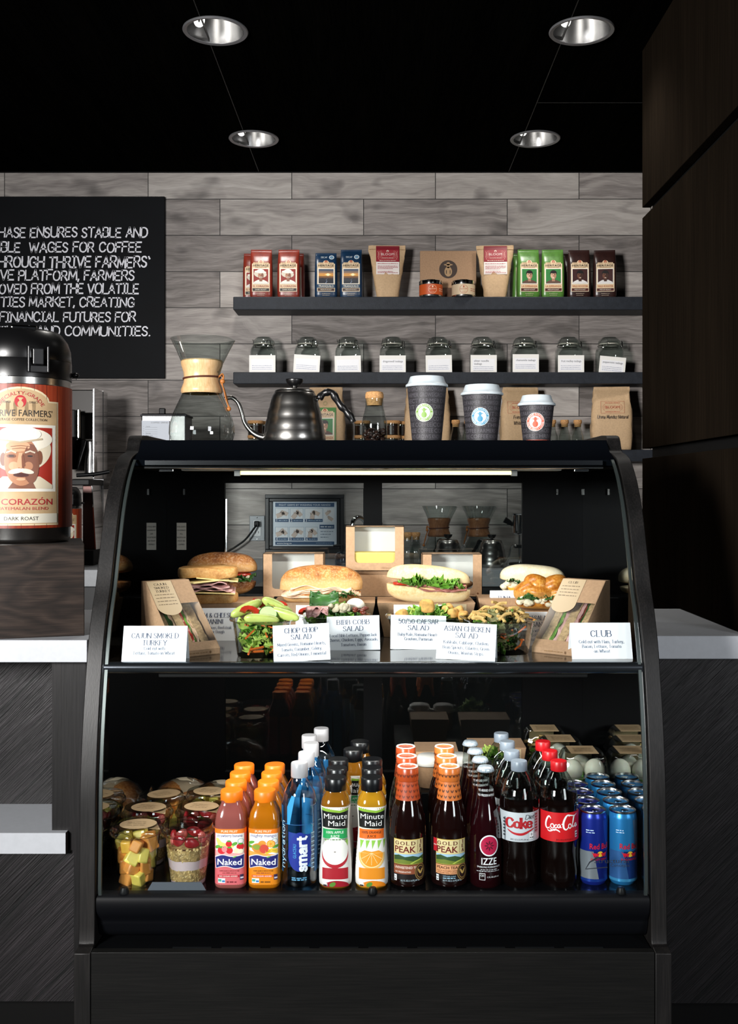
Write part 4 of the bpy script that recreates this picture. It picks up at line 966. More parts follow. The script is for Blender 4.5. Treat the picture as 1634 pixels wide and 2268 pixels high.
# three paper cups with lids
WORDS = [('COFFEE', 'KNOW', 'FREE'), ('KNOW WHO', 'GROWS', 'IT'), ('GROWS', 'FARMER', 'SO'), ('FARMER', 'DIRECT', 'GO'), ('DIRECT', 'SOURCED', 'IT'), ('SOURCED', 'THRIVE', 'UP'), ('THRIVE', 'FARMERS', 'CO'), ('FARMERS', 'COFFEE', 'OF')]
M_LID = mat('cup_lid_plastic', 'c9d3d8', 0.35)
def cup(label, px, d, h, rt, rb_, colr, seed):
    t = thing('paper_cup', label, 'cup', (X(px, d), d, TOP), 0, 'lidded paper cups on top of the case')
    pr = [(rb_ - .001, .002), (rb_, 0), (rb_, .004), (rt, h)]
    MB().lathe([(rb_ - .002, .003), (rb_, 0), (rt, h)], n=48).build('cup_wall', mat('cup_charcoal', '29272b', 0.55), t)
    fr = prof_r([(rb_, 0), (rt, h)])
    q = Dec(); rr = random.Random(seed); nrow = int(h / .0135); g = mat('cup_print_grey', '57545a', 0.55)
    for i in range(nrow):
        z = .008 + i * (h - .012) / nrow; hh = (h - .012) / nrow * .72; u = -PI * fr(z) * .8 + rr.uniform(0, .02); r = fr(z)
        while u < PI * r * .8:
            w = rr.choice(WORDS[(nrow - i) % 8]); wl = len(w) * hh * rr.uniform(.62, .85)
            q.text(w, u, z, hh, g, 0, al='l', width=wl); u += wl + hh * .35
            if rr.random() < .35: q.rect(u - hh * .2, z - hh * .2, u - hh * .12, z + hh * 1.2, g, 0)
    q.rect(-PI * rb_, .0008, PI * rb_, .0035, colr, 1)
    cu, cvv, R0 = -.008, h * .50, .0205
    wht = 'e6eae4'
    q.ell(cu, cvv, R0, R0, wht, 2, 36); q.ell(cu, cvv, R0 * .95, R0 * .95, colr, 3, 36); q.ell(cu, cvv, R0 * .66, R0 * .66, wht, 4, 30)
    q.text('THRIVE FARMERS', cu, cvv + R0 * .72, R0 * .19, wht, 4, arc=R0 * .72, bold=.02); 
    vs, fs = font_tris('FARMER DIRECT COFFEE', .02); k = R0 * .19 / .729; mx = max(p[0] for p in vs) / 2; rr2 = R0 * .9
    q.raw([(cu + (rr2 - p[1] * k) * math.sin((p[0] - mx) * k / rr2), cvv - (rr2 - p[1] * k) * math.cos((p[0] - mx) * k / rr2)) for p in vs], fs, C(wht), 4)
    q.ell(cu, cvv - R0 * .24, R0 * .30, R0 * .34, colr, 5, 22); q.ell(cu, cvv + R0 * .22, R0 * .15, R0 * .18, colr, 5, 16); q.ell(cu, cvv + R0 * .32, R0 * .36, R0 * .06, colr, 6, 16); q.ell(cu, cvv + R0 * .40, R0 * .14, R0 * .13, colr, 6, 14)
    q.build('printed_sleeve', t, on_round(fr), step=.006)
    lp = [(rt + .0005, h - .006), (rt + .003, h - .005), (rt + .0032, h - .001), (rt + .0012, h + .001), (rt - .001, h + .002), (rt - .004, h + .008), (rt - .0065, h + .016), (rt - .0075, h + .018), (rt - .011, h + .018), (rt - .013, h + .013), (0, h + .013)]
    MB().lathe(lp, n=48, cap0=False, flute=lambda a, z: 1.0).build('lid', M_LID, t, ang=1.0)
    return t
cup('tallest lidded paper cup with a round green farmer sticker', 945, 2.38, .1325, .0455, .0335, '6f9a2c', 1)
cup('middle sized lidded paper cup with a round blue farmer sticker', 1067, 2.37, .1125, .0455, .0345, '2f86ac', 2)
cup('smallest lidded paper cup with a round red farmer sticker', 1188, 2.35, .0870, .0395, .0305, 'd2502f', 3)
# ---------------------------------------------------------------- upper shelf: boxes, sandwiches, salads, cards
def bread_mat(name, dark, mid, light, under, flour=0.0, lo=0.35, hi=0.6):
    q = NT(name); tc = q.tc.outputs['Generated']; ob = q.tc.outputs['Object']
    z = q.n('SeparateXYZ', i0=tc).outputs[2]
    n = q.n('TexNoise', i0=ob, Scale=34.0, Detail=6.0, Roughness=0.65); n2 = q.n('TexNoise', i0=ob, Scale=240.0, Detail=4.0)
    f = q.math('ADD', q.math('MULTIPLY', n, 0.7), q.math('MULTIPLY', n2, 0.3))
    crust = q.ramp(f, [(0.36, dark), (0.5, mid), (0.64, light)])
    k = q.n('MapRange', i0=z, i1=lo, i2=hi); c = q.mix(k, under, crust)
    if flour: c = q.mix(q.math('MULTIPLY', q.ramp(n2, [(0.5, '000000'), (0.62, 'ffffff')]), flour), c, 'e6dccb')
    bp = q.n('Bump', i0=0.35, i1=0.003); q.t.links.new(f.outputs[0], bp.inputs['Height'])
    return q.set(Base_Color=c, Roughness=0.6, Normal=bp, Specular_IOR_Level=0.35)
M_CIAB = bread_mat('toasted_ciabatta', '74431c', 'aa6c33', 'cb9352', 'cfa068', .10)
M_CIABD = bread_mat('dark_toasted_roll', '6b3a1c', '9a602f', 'bb8048', 'c7965c', .14)
M_PALE = bread_mat('pale_baguette', 'cba56e', 'dbbd8a', 'e6cfa4', 'dfc698', .1)
M_WHITEROLL = bread_mat('white_roll', 'd8c7a0', 'e4d7b6', 'ebe2c8', 'd9c8a2', .2)
M_BRAID = bread_mat('glazed_croissant', '7a3d12', 'aa6822', 'd29a48', 'd3a866', 0, .05, .45)
M_BRAID.node_tree.nodes['Principled BSDF'].inputs['Roughness'].default_value = .3
M_SOUR = bread_mat('sourdough_slice', 'a06a34', 'bd8a4e', 'd2a86e', 'd2a86e', 0, -.2, .1)
M_CRUMB = mat('wheat_bread_crumb', 'b99a72', 0.85, var=0.3, vs=160, bump=0.6, bs=420)
M_HAM = mat('sliced_ham', 'c99a96', 0.4, var=0.18, vs=50, sub=0.1); M_TURK = mat('sliced_turkey', 'dbb496', 0.45, var=0.22, vs=60, sub=0.1)
M_CHEES = mat('pale_cheese', 'e2cd8c', 0.4, var=0.06, sub=0.1); M_CHED = mat('cheddar', 'e39a2e', 0.4)
M_LETT = mat('lettuce', '5d8a2c', 0.45, var=0.5, vs=45, spec=0.4); M_LETTD = mat('dark_leaf', '2f5a22', 0.4, var=0.4, vs=60)
M_LETTL = mat('pale_lettuce', 'a9bf5a', 0.45, var=0.3, vs=40); M_TOM = mat('tomato', 'b5301f', 0.25, var=0.25, vs=70, spec=0.6)
M_CHICK = mat('chicken_salad', 'd9cfb4', 0.6, var=0.2, vs=120, bump=0.5, bs=200); M_BACON = mat('bacon', '6e2f20', 0.4, var=0.4, vs=80)
M_CUC = mat('cucumber_flesh', 'c6d69a', 0.35, var=0.1); M_CUCS = mat('cucumber_skin', '3f6a2a', 0.35); M_CARR = mat('carrot', 'd8682a', 0.4)
M_ONION = mat('red_onion', '7d3a5c', 0.4); M_EGG = mat('boiled_egg', 'ece7da', 0.35, sub=0.1); M_CROUT = mat('crouton', 'c99a52', 0.75, var=0.3, vs=120)
M_TUB = glass('clear_tub', 'eef3f1', 1.4, 0.04, 0.10, 1.8)
M_FILM = glass('box_film', 'f2f4f3', 0.5, 0.2, 0.015, 3.0)
def rrot(rr, a=1.0): return Matrix.Rotation(rr.uniform(-a, a), 3, 'X') @ Matrix.Rotation(rr.uniform(-a, a), 3, 'Y') @ Matrix.Rotation(rr.uniform(0, 6.3), 3, 'Z')
def leaf(b, c, sx, sy, rr, m=0, ruf=0.13, rot=None):
    rot = rot or rrot(rr, .7); ph = rr.uniform(0, 6); c = Vector(c)
    def fn(u, v):
        x, y = u - .5, v - .5; k = math.sqrt(max(0, 1 - (2 * y) ** 4 * .85))
        e = (2 * abs(x)) ** 2
        return c + rot @ Vector((x * sx * k, y * sy, sx * (ruf * e * math.sin(27 * v + ph + (2 if x > 0 else 0)) + .25 * x * x - .18 * math.cos(v * 5 + ph))))
    b.grid(fn, 10, 22, m)
def slab(b, c, sx, sy, sz, rot, m=0):
    n = len(b.v); b.box(-sx / 2, sx / 2, -sy / 2, sy / 2, -sz / 2, sz / 2, m); b.v[n:] = [tuple(rot @ Vector(p) + Vector(c)) for p in b.v[n:]]
def fold(b, w, d, z, seed, amp=.004, n=30, sag=.003, th=.0022):
    """soft folded slice of meat or cheese lying across a roll"""
    rr = random.Random(seed); p = [rr.uniform(0, 6) for _ in range(4)]
    def fn(u, v):
        x, y = (u - .5) * w, (v - .5) * d
        e = max(0, abs(v - .5) * 2 - .55) / .45
        return (x, y + .002 * math.sin(u * 25 + p[0]), z + amp * math.sin(u * 6 + p[1]) * e + amp * .5 * math.sin(u * 14 + p[2]) * e - sag * e)
    b.grid(fn, n, 8)
def roll(t, name, m, rx, ry, rz_, z0, p=2.5, flat=.25, nz=.10, ns=26, seed=0, tilt=0.0, up=True, part='top_bun'):
    fn = (lambda v: Vector((v.x, v.y, v.z if v.z > 0 else v.z * flat))) if up else (lambda v: Vector((v.x, v.y, v.z if v.z < 0 else v.z * flat)))
    return MB().blob((0, 0, 0), (rx, ry, rz_), nu=44, nv=20, p=p, nz=nz, ns=ns, seed=seed, fn=fn, rot=Matrix.Rotation(tilt, 3, 'Y')).build(name, m, t, loc=(0, 0, z0), ang=3)
BOXH = 0.076
def takeout(label, px, d, w, dp=.125, h=BOXH, rz=0.0, z=SHELF, sticker=True):
    t = thing('takeout_box', label, 'takeout box', (X(px, d), d, z), rz, 'brown card takeout boxes')
    a, b_ = w / 2, dp / 2; k = .86
    MB().loops([[(-a * k, -b_ * k, 0), (a * k, -b_ * k, 0), (a * k, b_ * k, 0), (-a * k, b_ * k, 0)], [(-a, -b_, h - .002), (a, -b_, h - .002), (a, b_, h - .002), (-a, b_, h - .002)]]).build('box_body', M_KRAFT, t, smooth=False, bevel=.001)
    MB().box(-a, a, -b_, b_, h - .0018, h).build('lid_flap', M_KRAFT, t, smooth=False)
    if sticker:
        q = Dec(); q.rect(a * .45, h - .032, a * .82, h - .003, 'cbb592', 0)
        for i in range(3): q.scribble(a * .5, a * .78, h - .012 - i * .006, .002, '7a6548', 1)
        f = lambda u, v, hh: (u, -lerp(b_ * k, b_, v / (h - .002)) - .0006 - hh, v)
        q.build('sticker', t, f)
    return t
takeout('takeout box holding up the ham and cheese sandwich, behind the leftmost cards', 507, 2.315, .195, rz=.05)
takeout('takeout box holding up the big toasted turkey roll', 720, 2.31, .222)
takeout('takeout box holding up the pale baguette', 941, 2.31, .212)
takeout('takeout box holding up the white roll, partly hidden by another box', 1148, 2.33, .185, .09, .081, -.03, sticker=False)
takeout('takeout box holding up the glazed croissant, in front of another box', 1165, 2.225, .165, .12, .066, 0, sticker=False)
SZ = SHELF + BOXH
def sandwich(label, px, d, z, rz=0.0): return thing('sandwich', label, 'sandwich', (X(px, d), d, z), rz, 'display sandwiches on takeout boxes')
def lettuce_part(t, pts, s, seed, m=M_LETT, name='lettuce'):
    rr = random.Random(seed); b = MB()
    for p in pts: leaf(b, p, s * rr.uniform(.8, 1.2), s * rr.uniform(.8, 1.3), rr, rot=Matrix.Rotation(rr.uniform(-.35, .35), 3, 'X') @ Matrix.Rotation(rr.uniform(0, 6), 3, 'Z'))
    return b.build(name, m, t, solid=.0006)
# ham and cheese panini (front left) and the dark ciabatta behind it
t = sandwich('square ham and cheese sandwich on sliced bread behind the tilted wedge pack', 462, 2.285, SZ - .001, .12)
def bread_slice(name, m, z0, th, w, d, seed, par=t):
    b = MB(); ou = []
    for i in range(48):
        a = 2 * PI * i / 48; r = (abs(math.cos(a)) ** 6 + abs(math.sin(a)) ** 6) ** (-1 / 6)
        g = 1 + .035 * math.sin(3 * a + seed) + .03 * noise.noise(Vector((math.cos(a) * 2.2, math.sin(a) * 2.2, seed)))
        ou.append((w / 2 * r * math.cos(a) * g, d / 2 * r * math.sin(a) * g))
    rings = []
    for k, s in ((0, .97), (.15, 1), (.5, 1.01), (.85, 1), (1, .965)): rings.append([(x * s, y * s, z0 + th * k + .004 * noise.noise(Vector((x * 22, y * 22, seed)))) for x, y in ou])
    return b.loops(rings).build(name, m, par, ang=1.0)
bread_slice('bread_slice', M_SOUR, 0, .019, .124, .09, 1)
b = MB(); slab(b, (0, -.008, .023), .118, .09, .003, Matrix.Rotation(.04, 3, 'Y')); b.build('cheese_slice', M_CHEES, t, smooth=False, bevel=.001)
b = MB()
for i in range(4): fold(b, .118 - .012 * i, .098, .028 + .005 * i, i, .004, sag=.002)
b.build('ham', M_HAM, t, solid=.002)
b = MB(); slab(b, (-.012, -.016, .0475), .085, .085, .0032, Matrix.Rotation(-.06, 3, 'Y') @ Matrix.Rotation(.5, 3, 'Z')); slab(b, (.02, -.006, .051), .09, .08, .0028, Matrix.Rotation(.1, 3, 'Y')); b.build('cheese_slice', M_CHEES, t, smooth=False, bevel=.001)
bread_slice('bread_slice', M_SOUR, .055, .021, .126, .092, 4)
t = sandwich('dark floury ciabatta sandwich behind the ham and cheese one', 492, 2.41, .9925, 0)
roll(t, 'top_bun', M_CIABD, .0815, .036, .040, .060, 2.6, .22, .06, 26, 3)
roll(t, 'bottom_bun', M_CIABD, .078, .036, .028, .030, 2.8, .2, .06, 26, 5, up=False)
b = MB(); b.lathe([(.024, 0), (.025, .002), (.024, .005)], n=24, c=(.045, -.022, .048)); b.build('tomato_slice', M_TOM, t)
lettuce_part(t, [(.02 + .014 * i, -.033, .043) for i in range(4)], .03, 2, M_LETTD)
b = MB()
for i in range(9): b.blob((.025 + .005 * i, -.034 + .003 * (i % 2), .036 + .004 * (i % 3)), (.007, .006, .005), nu=8, nv=6, nz=.3, ns=90, seed=i)
b.build('chicken', M_CHICK, t)
# turkey ciabatta, centre left
t = sandwich('large blistered ciabatta roll filled with pink sliced turkey', 712, 2.29, SZ, 0.03)
roll(t, 'top_bun', M_CIAB, .0905, .043, .050, .028, 2.9, .1, .05, 22, 7)
roll(t, 'bottom_bun', M_CIAB, .086, .046, .024, .019, 3.0, .25, .08, 26, 9, up=False)
b = MB()
for i in range(6): fold(b, .172 - .008 * i, .098 - .003 * (i % 3), .0185 + .0032 * i, 10 + i, .005, 40, .004)
b.build('turkey', M_TURK, t, solid=.0022)
lettuce_part(t, [(.03 + .012 * i, -.046, .014 + .002 * i) for i in range(4)], .022, 4, M_LETTD)
# baguette, centre right
t = sandwich('long pale baguette sandwich with ruffled green lettuce and sliced meat', 948, 2.29, SZ, -.02)
roll(t, 'bottom_bun', M_PALE, .094, .040, .036, .030, 2.7, .12, .05, 20, 12, tilt=.07, up=False)
b = MB()
for i in range(5): fold(b, .13, .092 - .003 * i, .031 + .0028 * i, 30 + i, .004, 40, .003)
o = b.build('ham', mat('roast_beef', 'a3655a', 0.4, var=0.25, vs=60), t, solid=.002); o.location.x = .015; o.rotation_euler.y = .07
b = MB(); b.lathe([(.022, 0), (.023, .0025), (.022, .005)], n=24, c=(-.055, -.022, .038)); b.build('tomato_slice', M_TOM, t)
rr = random.Random(4); pts = [(-.045 + .0085 * i, -.036 + rr.uniform(-.006, .004), .050 - .0011 * i + rr.uniform(-.003, .004)) for i in range(14)]
lettuce_part(t, pts, .036, 5)
roll(t, 'top_bun', M_PALE, .092, .036, .030, .048, 2.7, .18, .05, 20, 14, tilt=.07)
# white roll behind, croissant in front, right
t = sandwich('white floury roll with cheddar and chicken, behind the glazed croissant', 1178, 2.385, SHELF + .081, -.05)
roll(t, 'top_bun', M_WHITEROLL, .074, .034, .034, .034, 2.7, .2, .05, 20, 16, tilt=.04)
roll(t, 'bottom_bun', M_WHITEROLL, .070, .034, .018, .016, 2.7, .2, .05, 20, 17, up=False)
b = MB()
for i in range(14): b.blob((-.068 + .006 * i, -.034 + .004 * (i % 2), .020 + .004 * (i % 3)), (.009, .008, .007), nu=8, nv=6, nz=.35, ns=80, seed=i)
b.build('chicken', M_CHICK, t)
b = MB(); slab(b, (-.03, -.036, .016), .05, .03, .003, Matrix.Rotation(.5, 3, 'X') @ Matrix.Rotation(.4, 3, 'Z')); b.build('cheese_slice', M_CHED, t, smooth=False, bevel=.001)
lettuce_part(t, [(-.045 + .011 * i, -.035, .031) for i in range(5)], .026, 6, M_LETTD)
t = sandwich('shiny braided croissant filled with chicken salad and green leaves', 1208, 2.225, SHELF + .066, -.06)
b = MB()
for i, (x, y, z, sx, sz_, a) in enumerate(((0, 0, .036, .064, .023, 0), (-.040, -.006, .041, .030, .020, -.5), (-.014, -.002, .049, .034, .022, .45), (.014, -.006, .050, .034, .021, -.4), (.040, -.004, .043, .028, .019, .5), (-.012, -.016, .036, .040, .016, .18), (.028, -.018, .036, .036, .015, -.25))):
    b.blob((x, y, z), (sx, .032, sz_), nu=24, nv=14, p=2.2, rot=Matrix.Rotation(a, 3, 'Y') @ Matrix.Rotation(a * .9, 3, 'Z'), nz=.03, ns=30, seed=i)
b.build('top_bun', M_BRAID, t, ang=3)
roll(t, 'bottom_bun', M_BRAID, .064, .036, .019, .017, 2.6, .3, .08, 26, 19, up=False)
b = MB(); rr = random.Random(8)
for i in range(26): b.blob((rr.uniform(-.064, .05), -.033 + rr.uniform(-.004, .006), .016 + rr.uniform(-.004, .008)), (.008, .007, .006), nu=8, nv=6, nz=.35, ns=90, seed=i)
b.build('chicken', M_CHICK, t)
lettuce_part(t, [(-.05 + .011 * i, -.036, .026 + .002 * (i % 2)) for i in range(8)], .024, 9, M_LETTD)
# wedge packs
def wedge(label, px, d, rz, filling, title, flip=1):
    t = thing('sandwich_wedge_pack', label, 'sandwich pack', (X(px, d), d, SHELF), rz, 'kraft wedge packs of cut sandwiches')
    yb, yf, ht, hw = .062, -.088, .137, .047; top = .02
    P = [(yf, 0.0), (yf, .012), (yb - top, ht), (yb, ht), (yb, 0)]
    b = MB()
    for s in (-1, 1): b.prism(P, 'x', s * hw - .0007, s * hw + .0007)
    b.box(-hw, hw, yf, yb, 0, .0015).box(-hw, hw, yb - .0012, yb, 0, ht)
    def sl(a): return (lerp(yf, yb - top, a), lerp(.012, ht, a))
    for a0, a1 in ((0, .11), (.66, 1.0)):
        (ya, za), (yc, zc_) = sl(a0), sl(a1); n = b.pts([(-hw, ya, za), (hw, ya, za), (hw, yc, zc_), (-hw, yc, zc_)]); b.face((n, n + 1, n + 2, n + 3))
    n = b.pts([(-hw, yf, 0), (hw, yf, 0), (hw, yf, .012), (-hw, yf, .012)]); b.face((n, n + 1, n + 2, n + 3))
    n = b.pts([(-hw, yb - top, ht), (hw, yb - top, ht), (hw, yb, ht), (-hw, yb, ht)]); b.face((n, n + 1, n + 2, n + 3))
    b.build('card_pack', M_KRAFT, t, smooth=False)
    (ya, za), (yc, zc_) = sl(.11), sl(.66); b = MB(); n = b.pts([(-hw, ya, za), (hw, ya, za), (hw, yc, zc_), (-hw, yc, zc_)]); b.face((n, n + 1, n + 2, n + 3)); b.build('film_window', M_FILM, t, smooth=False)
    def tri(name, x0, x1, m, k, seed, par=t, amp=.0012):
        b = MB(); N = 20; y0, y1, z0, z1 = yf + .010 + k, yb - .006, .004, ht - .022 - k
        ou = [lerp(Vector((y0, z0)), Vector((y1, z0)), i / N) for i in range(N)] + [lerp(Vector((y1, z0)), Vector((y1, z1)), i / N) for i in range(N)] + [lerp(Vector((y1, z1)), Vector((y0, z0)), i / (2 * N)) for i in range(2 * N)]
        rg = []
        for i in range(5):
            x = lerp(x0, x1, i / 4); rg.append([(x + amp * noise.noise(Vector((y * 60, z * 60, seed))), y + amp * noise.noise(Vector((x * 200, y * 90, seed))), z + amp * 1.5 * noise.noise(Vector((x * 200, z * 90 + seed, y * 90)))) for y, z in ou])
        return b.loops(rg).build(name, m, par, ang=1.0)
    sw = tri('bread_slice', -.044, -.027, M_CRUMB, 0, 1); tri('bread_slice', -.011, .007, M_CRUMB, 0, 2); tri('bread_slice', .023, .041, M_CRUMB, 0, 3)
    for i, (x0, x1, m, nm) in enumerate(filling): tri(nm, x0 * 1.42, x1 * 1.42, m, .001 + .002 * (i % 2), 5 + i, amp=.003)
    q = Dec(); LL = math.hypot(yb - top - yf, ht - .012); f = lambda u, v, h: (u, lerp(yf, yb - top, v / LL) - h * .75 - .0004, lerp(.012, ht, v / LL) + h * .66 + .0004)
    x0, x1 = (-hw, .006) if flip > 0 else (-.006, hw)
    q.rect(x0, LL * .62, x1, LL * .995, 'b79e7c', 0); q.ell((x0 + x1) / 2, LL * .62, (x1 - x0) / 2, .022, 'b79e7c', 0, 24, 0, PI, 2 * PI)
    for i, w in enumerate(title): q.strokes(w, (x0 + x1) / 2, LL * .93 - i * .009, .0055, '4a3a28', 1, 'serif', .13, width=.0052 * len(w))
    for i in range(4): q.scribble(x0 + .006, x1 - .006, LL * .93 - (len(title) + i) * .0085, .0025, '6b563c', 1)
    q.build('paper_band', t, f)
    q = Dec(); q.scribble(-.02, .02, .005, .003, '8a6844', 0); q.ell(.026, .006, .002, .003, '6b4a2c', 0, 10); q.build('pack_print', t, lambda u, v, h: (u, yf - .0008 - h, v))
    return t
wedge('kraft wedge pack with a turkey sandwich, behind the leftmost card', 392, 2.07, math.radians(38), [(-.0185, -.013, M_LETTD, 'lettuce'), (-.013, -.008, M_TURK, 'turkey'), (.005, .009, M_TOM, 'tomato'), (.009, .0125, M_LETT, 'lettuce'), (.0125, .0165, M_TURK, 'turkey')], ['CAJUN', 'SMOKED', 'TURKEY'])
wedge('kraft wedge pack with a ham sandwich, behind the rightmost card', 1272, 2.09, math.radians(-38), [(-.0185, -.014, M_LETT, 'lettuce'), (-.014, -.008, M_HAM, 'ham'), (.005, .0105, M_HAM, 'ham'), (.0105, .0135, M_BACON, 'bacon'), (.0135, .0165, M_LETTD, 'lettuce')], ['CLUB'])
# cake boxes with windows
def cakebox(label, px, d, z, w, h, dp, cont, rz=0.0):
    t = thing('window_box', label, 'cake box', (X(px, d), d, z), rz, 'kraft cake boxes with clear windows')
    a = w / 2; y0, y1 = -dp / 2, dp / 2; m = .021; zb, zt = .018, h - .004
    b = MB(); b.box(-a, a, y0, y1, 0, .001).box(-a, a, y1 - .001, y1, 0, h).box(-a, -a + .001, y0, y1, 0, h).box(a - .001, a, y0, y1, 0, h)
    b.box(-a, -a + m, y0, y0 + .001, 0, h).box(a - m, a, y0, y0 + .001, 0, h).box(-a + m, a - m, y0, y0 + .001, 0, zb)
    b.box(-a, -a + m, y0, y1, h - .001, h).box(a - m, a, y0, y1, h - .001, h).box(-a + m, a - m, y0 + dp * .55, y1, h - .001, h)
    for s in (-1, 1):                              # rounded lower window corners
        b.prism([(s * (a - m), zb), (s * (a - m - .008), zb), (s * (a - m - .0023), zb + .0023), (s * (a - m), zb + .008)], 'y', y0, y0 + .001)
    b.build('card_box', M_KRAFT, t, smooth=False)
    MB().box(-a + .0012, a - .0012, y1 - .0022, y1 - .0012, .001, h - .001).box(-a + .0012, -a + .0022, y0 + .002, y1 - .002, .001, h - .001).box(a - .0022, a - .0012, y0 + .002, y1 - .002, .001, h - .001).build('white_lining', C('d5d3d0', .7), t, smooth=False)
    rr = random.Random(px)
    def fl(u, v):
        if v < .75: y, zz = y0 + .0016, lerp(zb - .003, h - .001, v / .75)
        else: y, zz = lerp(y0 + .0016, y0 + dp * .57, (v - .75) / .25), h - .0014
        return (lerp(-a + m - .003, a - m + .003, u), y + .0012 * noise.noise(Vector((u * 5, v * 9, px))), zz + .002 * noise.noise(Vector((u * 7, v * 4, px + 5))) * (1 if v > .6 else .2))
    MB().grid(fl, 16, 16).build('film_window', M_FILM, t)
    q = Dec(); q.text('100% Recommended', a - .052, .005, .0032, '8a5f3c', 0, al='l', width=.034); q.ell(a - .010, .0068, .002, .0034, '6b4426', 0, 12); q.build('box_print', t, on_front(y0))
    cont(t, a, y0, y1); return t
def c_cheese(t, a, y0, y1):
    MB().box(-a + .016, a - .016, y0 + .006, y1 - .008, .0015, .042).build('cheesecake', mat('cheesecake', 'e0c268', 0.5, var=.06, vs=90, sub=.1), t, smooth=False, bevel=.004)
def c_cookie(t, a, y0, y1):
    for i, (x, z) in enumerate(((.012, .012), (.026, .026), (.018, .040), (-.006, .010))):
        MB().blob((x, -.008 + .006 * (i % 2), z), (.024, .022, .010), nu=22, nv=10, nz=.25, ns=70, seed=i).build('cookie', mat('oat_cookie', '8a5c34', .8, var=.4, vs=110, bump=.6, bs=160), t, ang=3)
def c_slice(t, a, y0, y1):
    b = MB()
    for i in range(6): fold(b, .055 - .003 * i, .03, .012 + .008 * i, 60 + i, .006, 20, .004)
    o = b.build('pastry', mat('pink_pastry', 'c79a7c', .6, var=.3, vs=60), t, solid=.003); o.location.x = .02
cakebox('kraft window box with a pale pastry, left of the raised one', 652, 2.415, .9918, .139, .099, .07, c_slice)
cakebox('kraft window box with oat cookies, right of the raised one', 999, 2.415, .9918, .137, .098, .07, c_cookie)
t = takeout('low brown takeout box with white top under the raised window box', 835, 2.415, .178, .075, .059, 0, .9918, sticker=False)
MB().box(-.088, .088, -.036, .036, .0591, .0605).build('white_liner', C('dedcd8', .6), t, smooth=False)
cakebox('kraft window box with a yellow cake slab, raised on another box', 830, 2.40, .9918 + .0606, .134, .101, .062, c_cheese)
# salads in clear tubs
def tub(t, w, dp, h, fl=.82, lip=.006):
    n = 40; rings = []
    for k, e in ((fl, 0), (fl + .02, .004), (lerp(fl, 1, .6), h * .6), (1, h - .003), (1 + lip * 2 / w, h), (1 + lip * 2 / w, h + .0015)):
        r = []
        for j in range(n):
            a = 2 * PI * j / n; s = (abs(math.cos(a)) ** 4.5 + abs(math.sin(a)) ** 4.5) ** (-1 / 4.5); rib = 1 + (.012 * math.cos(j * PI) if .003 < e < h - .004 else 0)
            r.append((w / 2 * k * s * math.cos(a) * rib, dp / 2 * k * s * math.sin(a) * rib, e))
        rings.append(r)
    MB().loops(rings, cap1=False).build('clear_tub', M_TUB, t, ang=.3)
def fill(t, w, dp, h, seed, leaves, up=.02):
    for m, nm, cnt, s in leaves:
        rr = random.Random(seed + len(nm)); b = MB()
        for i in range(cnt):
            a, r = rr.uniform(0, 6.3), math.sqrt(rr.random()) * .36; z = rr.uniform(.008, h + up * (1 - r * 2))
            sc = lerp(.76, .95, min(1, z / h)) - .06
            leaf(b, (w * r * math.cos(a) * sc, dp * r * math.sin(a) * sc, z), s, s * 1.2, rr)
        b.build(nm, m, t, solid=.0007)
def salad(label, px, d, w, dp, h, leaves, seed, rz=0.0):
    t = thing('salad_tub', label, 'salad', (X(px, d), d, SHELF), rz, 'salads in clear tubs'); tub(t, w, dp, h); fill(t, w, dp, h, seed, leaves); return t
def cuc(t, c, rot, r=.018):
    b = MB(); n0 = 0; b.lathe([(r * .9, -.002), (r * .9, .002)], 0, 24); k = len(b.v); b.lathe([(r, -.0019), (r, .0019)], 1, 24)
    b.v = [tuple(rot @ Vector(p) + Vector(c)) for p in b.v]; b.build('cucumber_slice', [M_CUC, M_CUCS], t)
def wedge_t(t, c, rot, s=.02):
    b = MB(); rg = []
    for i in range(9):
        a = PI * i / 8; rg.append([(s * math.cos(a) * q, s * .9 * math.sin(a) * q * .8, zz) for q, zz in ((.45, -.006), (1, -.0045), (1, .0045), (.45, .006))])
    b.loops(rg); b.v = [tuple(rot @ Vector(p) + Vector(c)) for p in b.v]; b.build('tomato_wedge', M_TOM, t, ang=.5)
Rx = lambda a, b_=0, c=0: Matrix.Rotation(c, 3, 'Z') @ Matrix.Rotation(b_, 3, 'Y') @ Matrix.Rotation(a, 3, 'X')
t = salad('chopped salad tub with tomato and cucumber on top, left of the front cards', 580, 2.02, .112, .112, .071, [(M_LETTL, 'lettuce', 44, .03), (M_LETT, 'green_leaves', 22, .028)], 11, .1)
for c, r_ in (((-.022, -.03, .083), Rx(1.1, .3)), ((.03, -.01, .09), Rx(.9, -.2, .4)), ((-.005, .02, .095), Rx(.6, .3, 1))): wedge_t(t, c, r_, .021)
for c, r_ in (((.012, -.036, .083), Rx(.9, .1)), ): cuc(t, c, r_)
for i, (c, a, e) in enumerate(((( .040, -.028, .082), .25, -.3), ((.030, -.004, .094), .5, .2), ((-.030, .004, .090), -.4, .3), ((.0, -.044, .074), .1, .1))): MB().blob(c, (.034, .008, .011), nu=22, nv=12, p=2.4, rot=Rx(.5, a, e)).build('avocado_slice', mat('pale_avocado', 'b9c66a', .35, var=.15, vs=40), t)
b = MB(); rr = random.Random(3)
for i in range(14): slab(b, (rr.uniform(-.042, .042), rr.choice((-.046, -.043)) + rr.uniform(0, .01), rr.uniform(.01, .07)), .026, .003, .003, rrot(rr, .9))
b.build('carrot_sticks', M_CARR, t, smooth=False)
